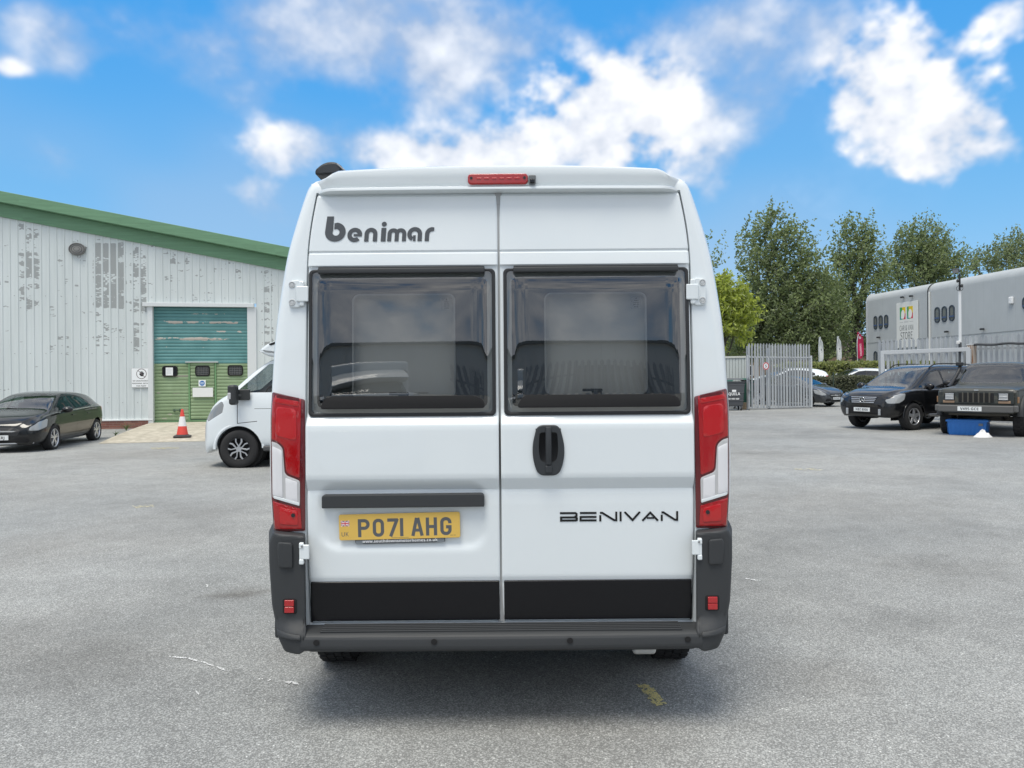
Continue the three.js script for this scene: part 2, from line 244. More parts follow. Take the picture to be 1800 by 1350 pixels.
// ---------------------------------------------------------------- the campervan (local: x right, y up, z towards the camera; z = 0 is the rear door skin)
const VD = 3.45, VX = -0.056;
const van = thing('campervan', 'tall white campervan seen from behind with two dark rear windows', 'campervan', [VX, 0, -VD]);
function vp(px, py, z = 0) { const [x, y] = ray(px, py), d = VD - z; return [x * d - VX, CAMH + y * d]; }
const LEAN = 0.045;
const lean = (g) => { warp(g, (v) => { if (v.y > 1.39) v.z -= (v.y - 1.39) * LEAN; }); g.computeVertexNormals(); return g; };
const leanS = (g, a = 0.5) => { warp(g, (v) => { if (v.y > 1.39) v.z -= (v.y - 1.39) * LEAN; }); return creased(g, a); };
function table(t) { return (y) => { if (y <= t[0][0]) return t[0][1]; for (let i = 0; i + 1 < t.length; i++) if (y <= t[i + 1][0]) return lerp(t[i][1], t[i + 1][1], (y - t[i][0]) / (t[i + 1][0] - t[i][0])); return t[t.length - 1][1]; }; }
function smoothTable(t) { // cubic through the points
  return (y) => { const n = t.length; if (y <= t[0][0]) return t[0][1]; if (y >= t[n - 1][0]) return t[n - 1][1]; let i = 0; while (y > t[i + 1][0]) i++; const s = (k) => (k <= 0 ? (t[1][1] - t[0][1]) / (t[1][0] - t[0][0]) : k >= n - 1 ? (t[n - 1][1] - t[n - 2][1]) / (t[n - 1][0] - t[n - 2][0]) : (t[k + 1][1] - t[k - 1][1]) / (t[k + 1][0] - t[k - 1][0])); const h = t[i + 1][0] - t[i][0], u = (y - t[i][0]) / h, a = t[i][1], b = t[i + 1][1], m0 = s(i) * h, m1 = s(i + 1) * h; return (2 * u ** 3 - 3 * u * u + 1) * a + (u ** 3 - 2 * u * u + u) * m0 + (-2 * u ** 3 + 3 * u * u) * b + (u ** 3 - u * u) * m1; };
}
const halfW = smoothTable([[0.3, 0.93], [0.45, 0.97], [0.7, 1.0], [0.86, 1.018], [0.93, 1.04], [1.04, 1.046], [1.27, 1.046], [1.481, 1.038], [1.753, 1.022], [1.937, 0.999], [2.11, 0.97], [2.253, 0.932], [2.41, 0.883]]);
const doorW = smoothTable([[0.45, 0.856], [0.6, 0.864], [0.8, 0.869], [1.4, 0.87], [2.05, 0.867], [2.15, 0.863], [2.26, 0.85], [2.395, 0.826]]);
{
  // body shell: outline lofted along the van, rounded into the rear face, turned in at the door opening
  const half = [];
  for (let y = 0.34; y < 2.405; y += 0.045) half.push([halfW(y), y]);
  half.push([0.881, 2.412], [0.872, 2.43], [0.858, 2.447], [0.838, 2.46], [0.8, 2.47], [0.74, 2.478], [0.6, 2.488], [0.4, 2.497], [0.2, 2.502], [0, 2.503]);
  const ring = [...half.map(([x, y]) => [x, y]), ...half.slice(0, -1).reverse().map(([x, y]) => [-x, y])];
  ring.unshift([0, 0.34]); ring.push([0, 0.34]);
  const nrm = ring.map((p, i) => { const a = ring[Math.max(0, i - 1)], b = ring[Math.min(ring.length - 1, i + 1)], dx = b[0] - a[0], dy = b[1] - a[1], l = Math.hypot(dx, dy) || 1; return [dy / l, -dx / l]; });
  const R = 0.055, st = [];
  for (const z of [-4.3, -3.2, -2.2, -1.4, -0.9, -0.5, -0.25]) st.push({ z, in: 0 });
  for (let k = 0; k <= 6; k++) { const a = k / 6 * Math.PI / 2; st.push({ z: -R + R * Math.sin(a), in: R * (1 - Math.cos(a)) }); }
  const ap = (x, y) => (y > 2.395 ? [clamp(x, -0.826, 0.826), 2.395] : y < 0.455 ? [clamp(x, -0.856, 0.856), 0.455] : [Math.sign(x) * doorW(y), y]);
  const rows = st.map((s) => ring.map(([x, y], i) => [x - nrm[i][0] * s.in, y - nrm[i][1] * s.in, s.z]));
  const last = rows[rows.length - 1];
  rows.push(last.map(([x, y]) => { const [a, b] = ap(x, y); return [lerp(x, a, 0.97), lerp(y, b, 0.97), 0]; }));
  rows.push(last.map(([x, y]) => { const [a, b] = ap(x, y); return [a, b, -0.006]; }));
  rows.push(last.map(([x, y]) => { const [a, b] = ap(x, y); return [a, b, -0.09]; }));
  const g = grid(ring.length - 1, rows.length - 1, (u, v) => rows[Math.round(v * (rows.length - 1))][Math.round(u * (ring.length - 1))]);
  // openings for the wheels and the side window glass
  let [, keep] = split(leanS(g, 0.7), (x, y, z) => Math.hypot(y - 0.36, z + 0.88) - 0.43);
  const sideWin = sdRect(-2.55, 1.42, -1.35, 2.0, 0.09);
  const [win, shell] = split(keep, (x, y, z, nz) => (Math.abs(x) < 0.9 ? 1 : sideWin(z, y)));
  mesh('body', shell, M.white, van);
  { const [l, r] = split(win, (x) => x); mesh('side_window', l, M.gloss, van); mesh('side_window', r, M.gloss, van); }
  // inside: lined box, floor
  const lining = mat(0.42, 0.4, 0.36, 0.8);
  mesh('interior_lining', merge([box(0.02, 1.9, 4.1, -0.84, 1.42, -2.3), box(0.02, 1.9, 4.1, 0.84, 1.42, -2.3), box(1.7, 0.02, 4.1, 0, 2.37, -2.3), box(1.7, 0.03, 4.1, 0, 0.48, -2.3), box(1.7, 1.9, 0.02, 0, 1.42, -4.3)]), lining, van);
  mesh('floor_pan', merge([box(1.86, 0.05, 4.2, 0, 0.4, -2.25), box(1.5, 0.1, 0.06, 0, 0.34, -0.3), box(0.09, 0.12, 4, 0.45, 0.33, -2.2), box(0.09, 0.12, 4, -0.45, 0.33, -2.2), cyl(0.05, 0.05, 1.6, 12).rotateZ(Math.PI / 2).translate(0, 0.36, -0.88), rbox(0.6, 0.2, 0.8, 0.04, -0.1, 0.3, -1.9)]), M.underside, van);
}
// front end of the van: cab with windscreen, bonnet and bumper (out of view from here)
function ducatoCab(parent, x0, paint) { // local: +x forward, front wheel centre at x0
  const T = [ // x, half width, sill, belt, top of centre line, half width at cant
    [-1.0, 1.02, 0.36, 1.36, 2.1, 0.86], [-0.72, 1.02, 0.36, 1.36, 2.09, 0.86], [-0.55, 1.02, 0.36, 1.36, 2.03, 0.855], [-0.35, 1.02, 0.36, 1.36, 1.9, 0.86], [-0.1, 1.01, 0.37, 1.35, 1.7, 0.875], [0.12, 1.0, 0.38, 1.32, 1.51, 0.88], [0.3, 0.99, 0.38, 1.27, 1.385, 0.86], [0.45, 0.97, 0.37, 1.19, 1.32, 0.82], [0.6, 0.93, 0.33, 1.08, 1.24, 0.76], [0.74, 0.86, 0.28, 0.95, 1.13, 0.68], [0.84, 0.76, 0.25, 0.82, 0.99, 0.6], [0.91, 0.62, 0.25, 0.7, 0.85, 0.48], [0.945, 0.4, 0.27, 0.6, 0.72, 0.3]];
  const col = [1, 2, 3, 4, 5].map((c) => smoothTable(T.map((t) => [t[0], t[c]])));
  const N = 60, K = 34, rows = [];
  for (let i = 0; i <= N; i++) {
    const xr = lerp(-1.0, 0.945, i / N), [w, s, b, t, c] = col.map((f) => f(xr)), x = xr < 0.2 ? xr : 0.2 + (xr - 0.2) * 0.78, ct = Math.min(t - 0.02, Math.max(b + 0.02, t - 0.09 * (c / 0.86)));
    const key = [[0, s], [w * 0.9, s], [w * 0.985, s + 0.1], [w, lerp(s, b, 0.5)], [w * 0.995, lerp(s, b, 0.78)], [w * 0.97, b], [lerp(w * 0.97, c, 0.55), lerp(b, ct, 0.5)], [c, ct], [c * 0.9, lerp(ct, t, 0.65)], [c * 0.5, t - 0.012], [0, t]];
    const row = []; for (let k = 0; k <= K; k++) { const u = k / K * (key.length - 1), q = Math.min(key.length - 2, Math.floor(u)), f = u - q, p = (n, d) => key[clamp(n, 0, key.length - 1)][d]; const cr = (d) => { const a = p(q - 1, d), B = p(q, d), C = p(q + 1, d), D = p(q + 2, d), m0 = q === 0 || q === 1 ? C - B : (C - a) / 2, m1 = (D - B) / 2; return (2 * f ** 3 - 3 * f * f + 1) * B + (f ** 3 - 2 * f * f + f) * m0 + (-2 * f ** 3 + 3 * f * f) * C + (f ** 3 - f * f) * m1; }; row.push([x, cr(1), cr(0)]); }
    rows.push(row);
  }
  let g = smoothShell([grid(K, N, (u, v) => rows[Math.round(v * N)][Math.round(u * K)]), grid(K, 4, (u, v) => { const p = rows[N][Math.round(u * K)]; return [p[0] + 0.012 * v, p[1], p[2] * (1 - v)]; })]);
  const arch = (x, y) => Math.hypot(x, y - 0.35) - 0.43, sideGlass = sdPoly([[-0.98, 1.4], [-0.06, 1.4], [0.02, 1.45], [-0.53, 1.93], [-0.98, 1.95]]), screen = (x, y, z) => Math.max(x - 0.27, -0.64 - x, Math.abs(z) - (0.84 - 0.03 * (x + 0.6)), 1.38 - y + Math.abs(z) * 0.08);
  let inner; [, g] = split(g, (x, y, z) => (Math.abs(z) > 0.55 ? arch(x, y) : 1));
  let gl, fr, ws, lamp; [gl, g] = split(g, (x, y, z) => (Math.abs(z) > 0.8 || (y > 1.38 && Math.abs(z) > 0.84) ? sideGlass(x, y) : 1));
  [ws, g] = split(g, (x, y, z, nz, ny) => (ny > 0.3 ? screen(x, y, z) : 1));
  const lampShape = sdPoly([[0.27, 1.2], [0.3, 1.03], [0.6, 0.86], [0.67, 0.92], [0.53, 1.1], [0.33, 1.24]]);
  [lamp, g] = split(g, (x, y, z) => (Math.abs(z) > 0.45 ? lampShape(x, y) : 1));
  let low; [low, g] = split(g, (x, y, z) => Math.max(y - 0.42, Math.abs(z) - 2, -x + 0.3));
  let grille; [grille, g] = split(g, (x, y, z) => Math.max(Math.abs(y - 0.62) - 0.05, Math.abs(z) - 0.55, 0.55 - x));
  const gaps = []; for (const c of [vSeam(() => 0.02, 0.83, 1.37, 0.007, 0.8), hSeam((x) => 0.83 + (0.02 - x) * 0.1, -0.35, 0.027, 0.006, 0.8), hSeam((x) => 1.1, -1.0, -0.3, 0.004, 0.8)]) { let p; [p, g] = region(g, c); gaps.push(p); }
  const sub = new THREE.Group(); sub.name = 'cab'; sub.position.x = x0; parent.add(sub);
  mesh('cab_body', g, paint, sub); pair('door_window', gl, glass(0.5, 0.56, 0.56), sub); mesh('windscreen', ws, glass(0.7, 0.74, 0.73), sub); pair('headlight', lamp, mat(0.22, 0.235, 0.24, 0.12, { clearcoat: 1 }), sub); mesh('bumper_skirt', low, paint, sub); mesh('grille', grille, M.darkPlastic, sub); for (const q of gaps) pair('door_gap', q, M.softBlack, sub);
  mesh('cab_trim', merge([box(0.5, 0.06, 1.7, 0.0, 1.28, 0), box(0.06, 0.7, 1.5, -0.9, 1.3, 0), rbox(0.4, 0.14, 0.5, 0.05, -0.6, 0.95, 0.45), rbox(0.14, 0.7, 0.5, 0.05, -0.8, 1.3, 0.45), rbox(0.4, 0.14, 0.5, 0.05, -0.6, 0.95, -0.45), rbox(0.14, 0.7, 0.5, 0.05, -0.8, 1.3, -0.45), new THREE.TorusGeometry(0.2, 0.018, 8, 24).rotateY(1.1).translate(-0.22, 1.32, 0.42)]), M.softBlack, sub);
  for (const s of [1, -1]) mesh('wheel_arch_liner', cyl(0.42, 0.42, 0.32, 28).rotateX(Math.PI / 2).translate(0, 0.36, s * 0.72), M.softBlack, sub);
  return sub;
}
function wheel(parent, x, y, z, R, w, rimR, style, axisX = false, name = 'wheel', rimMat = M.alloy) { // axle along local z (outer face +z side given by sign of z), or along x
  const s = new THREE.Group(); s.name = name; s.position.set(x, y, z);
  const out = (axisX ? x : z) >= 0 ? 1 : -1; s.rotation.y = axisX ? (out > 0 ? Math.PI / 2 : -Math.PI / 2) : (out > 0 ? 0 : Math.PI); parent.add(s);
  const pr = [[rimR, -w / 2 + 0.01], [rimR + 0.02, -w / 2], [lerp(rimR, R, 0.55), -w / 2 - 0.008], [R - 0.022, -w / 2 + 0.008], [R - 0.006, -w / 2 + 0.028], [R, -w / 2 + 0.05], [R, w / 2 - 0.05], [R - 0.006, w / 2 - 0.028], [R - 0.022, w / 2 - 0.008], [lerp(rimR, R, 0.55), w / 2 + 0.008], [rimR + 0.02, w / 2], [rimR, w / 2 - 0.01]];
  const tyre = [new THREE.LatheGeometry(pr.map(([a, b]) => new THREE.Vector2(a, b)), 48)];
  if (style.tread) for (let k = 0; k < style.tread; k++) for (const [a, o] of [[-0.3, 0], [0.3, 0.5], [-0.1, 0.25], [0.1, 0.75]]) tyre.push(box(2 * Math.PI * R / style.tread * 0.62, 0.014 * (style.lug ?? 1), w * 0.17, 0, R + 0.003, 0).translate(0, 0, 0).rotateX(0).translate(0, 0, a * w).rotateZ((k + o) / style.tread * 2 * Math.PI).rotateX(Math.PI / 2));
  mesh('tyre', merge(tyre.map((g, i) => (i ? g.rotateX(-Math.PI / 2).rotateX(0) : g.rotateX(Math.PI / 2)))), M.rubber, s);
  const rim = [new THREE.LatheGeometry([[rimR * 0.86, -w / 2 + 0.02], [rimR, -w / 2 + 0.012], [rimR, w / 2 - 0.012], [rimR * 0.96, w / 2 - 0.004], [rimR * 0.9, w / 2 - 0.02], [rimR * 0.87, 0]].map(([a, b]) => new THREE.Vector2(a, b)), 40).rotateX(Math.PI / 2)];
  const n = style.spokes ?? 5;
  for (let k = 0; k < n; k++) {
    const a = k / n * 2 * Math.PI;
    if (style.kind === 'split') for (const d of [-1, 1]) rim.push(extrude(poly([[-0.018, 0.05], [0.018, 0.05], [0.012, rimR * 0.93], [-0.012, rimR * 0.93]]), 0.03, 0.004, w / 2 - 0.02).rotateZ(d * 0.16).rotateZ(a));
    else if (style.kind === 'loop') for (const d of [-1, 1]) rim.push(extrude(poly([[-0.012, 0.045], [0.014, 0.045], [0.014 + d * rimR * 0.26, rimR * 0.62], [0.012 + d * rimR * 0.24, rimR * 0.94], [-0.014 + d * rimR * 0.24, rimR * 0.94], [-0.014 + d * rimR * 0.24, rimR * 0.64]]), 0.02, 0.003, w / 2 - 0.012).rotateZ(a));
    else rim.push(extrude(poly([[-0.05 * rimR / 0.23, 0.04], [0.05 * rimR / 0.23, 0.04], [0.036 * rimR / 0.23, rimR * 0.93], [-0.036 * rimR / 0.23, rimR * 0.93]]), 0.04, 0.008, w / 2 - 0.016).rotateZ(a));
  }
  rim.push(cyl(0.05, 0.055, 0.03, 20).rotateX(Math.PI / 2).translate(0, 0, w / 2 - 0.028));
  mesh('rim_barrel', rim.shift(), style.barrel ?? rimMat, s); mesh('rim', merge(rim), rimMat, s);
  mesh('wheel_back', cyl(rimR * 0.86, rimR * 0.86, 0.02, 32).rotateX(Math.PI / 2).translate(0, 0, w / 2 - 0.09), M.softBlack, s);
  return s;
}
{
  const cab = new THREE.Group(); cab.name = 'front_end'; van.add(cab); cab.rotation.y = Math.PI / 2;
  const sub = ducatoCab(cab, 5.0, M.white);
  mesh('roof_front', grid(24, 10, (u, v) => { const w = lerp(-0.86, 0.86, u), t = v; return [w, lerp(2.5, 2.06, t) - 0.1 * Math.abs(2 * u - 1) ** 4 - (1 - t) * 0.0, -lerp(4.28, 5.5, Math.sin(t * Math.PI / 2))]; }), M.white, van);
  for (const s of [-1, 1]) { mesh('roof_cheek', grid(10, 10, (u, v) => [s * lerp(0.99, 0.86, u), lerp(1.9, lerp(2.42, 1.98, v), u), -lerp(4.28, 5.5, v)]), M.white, van);
    mesh('cab_side', box(0.03, 1.62, 0.32, s * 1.0, 1.13, -4.15), M.white, van); }
  for (const s of [-1, 1]) { wheel(van, s * 0.9, 0.345, -0.88, 0.345, 0.215, 0.2, { kind: 'star', spokes: 5, tread: 34 }, true); wheel(van, s * 0.9, 0.345, -5.0, 0.345, 0.215, 0.2, { kind: 'star', spokes: 5 }, true); }
}
// ---- rear doors
const ZP = table([[0.44, 0.0], [0.63, 0.002], [0.66, 0.01], [0.99, 0.014], [1.03, 0.012], [1.05, 0.009], [1.1, 0.034], [1.115, 0.037], [1.325, 0.036], [1.342, 0.034], [1.384, 0.006], [1.4, 0.002], [2.04, 0.002], [2.052, 0.003], [2.06, 0.011], [2.112, 0.007], [2.1165, 0.0035], [2.1205, -0.001], [2.1245, 0.0035], [2.129, 0.006], [2.39, 0.001]]);
function rearDoor(s) {
  const d = new THREE.Group(); d.name = 'rear_door'; van.add(d);
  const inner = 0.0028, recess = s < 0 ? sdRect(...vp(566, 962), ...vp(852, 850), 0.075) : null;
  const ys = []; for (const [a, b] of [[0.456, 0.63], [0.63, 0.66], [0.66, 0.99], [0.99, 1.05], [1.05, 1.115], [1.115, 1.325], [1.325, 1.4], [1.4, 2.04], [2.04, 2.06], [2.06, 2.112], [2.112, 2.129], [2.129, 2.388]]) { const n = Math.max(1, Math.ceil((b - a) / (b - a < 0.08 ? 0.004 : 0.014))); for (let k = 0; k < n; k++) ys.push(lerp(a, b, k / n)); } ys.push(2.388);
  const xsN = 76, edge = [0, 0.002, 0.005, 0.009];
  const cols = [...edge.map((e) => [e, 0]), ...Array.from({ length: xsN }, (_, k) => [0, k / (xsN - 1), 1]), ...edge.slice().reverse().map((e) => [e, 2])];
  const P = (i, y) => { const w = doorW(y) - 0.0045, c = cols[i]; let x, rim = 0; if (c[1] === 0 && c.length === 2) { x = inner + c[0]; rim = c[0]; } else if (c.length === 2) { x = w - c[0]; rim = c[0]; } else { x = lerp(inner + 0.013, w - 0.013, c[1]); rim = 0.013; }
    let z = ZP(y) - 0.012 * (1 - Math.sqrt(1 - (1 - rim / 0.013) ** 2)); if (c.length === 2 && c[0] === 0) z -= 0.03; if (y < 0.462 || y > 2.384) z -= 0.008;
    z += 0.0007 * (vn(x * 4.5 + 20 * s, y * 4.5, 3) - 0.5); if (recess) z -= 0.011 * sstep(0.022, -0.022, recess(s * x, y)); return [s * x, y, z]; };
  let g = leanS(grid(cols.length - 1, ys.length - 1, (u, v) => P(Math.round(u * (cols.length - 1)), ys[Math.round(v * (ys.length - 1))])), 0.35);
  const wx = s < 0 ? [vp(545, 600)[0], vp(868, 600)[0]] : [vp(888, 600)[0], vp(1209, 600)[0]];
  const hole = sdRect(wx[0] + 0.03, 1.42, wx[1] - 0.03, 2.0, 0.02);
  [, g] = split(g, (x, y) => hole(x, y));
  if (s > 0) { const [hx, hy] = vp(964, 791, 0.04), cut = sdRect(hx - 0.058, hy - 0.095, hx + 0.058, hy + 0.1, 0.04); [, g] = split(g, (x, y) => cut(x, y)); }
  mesh('door_panel', g, M.white, d);
  // ---- window: gasket, bulged tinted pane, rail, catch, dark surround with clear middle
  const w = new THREE.Group(); w.name = 'rear_window'; d.add(w);
  const [x0, x1] = [wx[0] - 0.007, wx[1] + 0.008], [y0, y1] = [1.379, 2.041];
  const ring = rrect(x0, y0, x1, y1, 0.022); ring.holes.push(rrect(x0 + 0.016, y0 + 0.016, x1 - 0.016, y1 - 0.012, 0.018, THREE.Path));
  mesh('gasket', leanS(extrude(ring, 0.022, 0.005, 0.018)), M.darkPlastic, w);
  const bulge = (u, v) => { const a = 1 - Math.abs(u) ** 1, b = 1 - Math.abs(v), e = Math.min(a * (x1 - x0) / 2, b * (y1 - y0) / 2), f = 1 - Math.hypot(Math.max(0, 0.1 - a * (x1 - x0) / 2), Math.max(0, 0.1 - b * (y1 - y0) / 2)) / 0.1; return 0.014 + 0.005 * sstep(0.008, 0.05, e) + 0.012 * (f > 0 ? Math.sin(clamp(f) * Math.PI / 2) : 0) + 0.007 * (1 - u * u) * (1 - v * v); };
  const pane = leanS(grid(110, 90, (u, v) => [lerp(x0 + 0.012, x1 - 0.012, u), lerp(y0 + 0.012, y1 - 0.01, v), bulge(2 * u - 1, 2 * v - 1)]), 0.9);
  mesh('pane', pane, M.tint, w);
  const rx0 = vp(s < 0 ? 559 : 902, 473)[0], rx1 = vp(s < 0 ? 852 : 1192, 473)[0];
  mesh('hinge_rail', leanS(merge([rbox(rx1 - rx0, 0.024, 0.022, 0.005, (rx0 + rx1) / 2, 2.032, 0.03), rbox(rx1 - rx0 - 0.004, 0.008, 0.03, 0.003, (rx0 + rx1) / 2, 2.047, 0.022)])), M.plastic, w);
  const ix = s < 0 ? [vp(618, 600)[0], vp(797, 600)[0]] : [vp(960, 600)[0], vp(1138, 600)[0]], iy = [vp(880, s < 0 ? 697 : 693)[1], vp(880, 515)[1]];
  const back = rrect(x0 + 0.02, y0 + 0.02, x1 - 0.02, y1 - 0.02, 0.02); back.holes.push(rrect(ix[0], iy[0], ix[1], iy[1], 0.03, THREE.Path));
  mesh('surround', leanS(extrude(back, 0.012, 0.002, -0.03)), M.surround, w);
  const lin2 = rrect(ix[0] - 0.006, iy[0] - 0.006, ix[1] + 0.006, iy[1] + 0.006, 0.034); lin2.holes.push(rrect(ix[0] + 0.002, iy[0] + 0.002, ix[1] - 0.002, iy[1] - 0.002, 0.028, THREE.Path));
  mesh('liner', leanS(extrude(lin2, 0.006, 0.002, -0.024)), M.liner, w);
  mesh('blind', leanS(grid(4, 60, (u, v) => [lerp(ix[0] - 0.03, ix[1] + 0.03, u), lerp(iy[0] - 0.03, iy[1] + 0.03, v), -0.075 + 0.003 * Math.sin(v * 9)]), 0.8), M.blind, w);
  mesh('lower_band', leanS(extrude(rpoly([[x0 + 0.055, y0 + 0.035], [x1 - 0.045, y0 + 0.035], [x1 - 0.055, y0 + 0.075], [x1 - 0.1, y0 + 0.092], [x0 + 0.1, y0 + 0.092], [x0 + 0.075, y0 + 0.075]], 0.02), 0.008, 0.002, 0.037)), M.softBlack, w);
  const cx = (ix[0] + ix[1]) / 2 + 0.0;
  mesh('catch', leanS(merge([rbox(0.045, 0.05, 0.02, 0.006, cx, iy[0] - 0.008, -0.012), rbox(0.09, 0.012, 0.02, 0.005, cx - 0.02, iy[0] + 0.016, -0.012)])), M.softBlack, w);
  // maker's mark etched in the top corner of the clear part
  mesh('glass_stamp', new THREE.PlaneGeometry(0.05, 0.06).translate(ix[1] - 0.036, iy[1] - 0.04, -0.066 - (iy[1] - 1.43) * LEAN + 0.008), M.stamp, w);
  // ---- black lower strip
  const [bx0, by0] = vp(s < 0 ? 546.5 : 886.5, s < 0 ? 1088 : 1084, 0.01), [bx1, by1] = vp(s < 0 ? 878 : 1216, s < 0 ? 1019 : 1017, 0.01);
  mesh('lower_strip', rbox(bx1 - bx0, 0.175, 0.02, 0.005, (bx0 + bx1) / 2, 0.5535, 0.004), M.strip, d);
  return d;
}
M.lampHousing = mat(0.11, 0.004, 0.007, 0.15, { clearcoat: 1, clearcoatRoughness: 0.03 }); M.redBright = mat(0.47, 0.003, 0.005, 0.16, { clearcoat: 1, clearcoatRoughness: 0.05 }); M.silverLens = mat(0.74, 0.74, 0.76, 0.35, { clearcoat: 1, clearcoatRoughness: 0.03 });
M.tint = glass(0.4, 0.405, 0.4, { ior: 2.1, roughness: 0.012 }); M.surround = mat(0.012, 0.0125, 0.013, 0.8); M.liner = mat(0.5, 0.52, 0.53, 0.5); M.blind = mat(0.82, 0.83, 0.81, 0.9); M.strip = mat(0.006, 0.0062, 0.008, 0.24, { specularIntensity: 0.6 });
M.stamp = mat(0.06, 0.06, 0.06, 0.6, { alphaTest: 0.5, transparent: false, map: tex(256, 300, (g) => { g.clearRect(0, 0, 256, 300); g.fillStyle = '#222'; g.textAlign = 'center'; g.beginPath(); g.moveTo(128, 20); g.lineTo(150, 60); g.lineTo(106, 60); g.fill(); g.font = 'bold 34px sans-serif'; ['PMMA', '43R-001', 'DOT 682', 'E2 AS5'].forEach((t, i) => g.fillText(t, 128, 108 + i * 48)); }) });
const doorL = rearDoor(-1), doorR = rearDoor(1);
mesh('door_seal', merge([leanS(box(0.03, 1.94, 0.01, 0, 1.425, -0.0045).toNonIndexed()), leanS(box(0.012, 0.05, 0.012, 0.0, 2.36, -0.004)), box(0.012, 0.04, 0.012, 0.0, 0.478, -0.004)]), mat(0.36, 0.37, 0.375, 0.7), van);
{ // dark rubber in the gap round the doors
  const pts = []; for (let y = 0.46; y <= 2.39; y += 0.05) pts.push([doorW(y) - 0.002, y]); const ringPts = [...pts, ...pts.slice().reverse().map(([x, y]) => [-x, y])];
  const s = poly(ringPts.map(([x, y]) => [x * 1.012, y])); s.holes.push(new THREE.Path(ringPts.map(([x, y]) => new THREE.Vector2(x * 0.975, 1.425 + (y - 1.425) * 0.985))));
  mesh('weather_strip', leanS(dense(extrude(s, 0.02, 0, -0.022), 0.12)), M.softBlack, van);
}
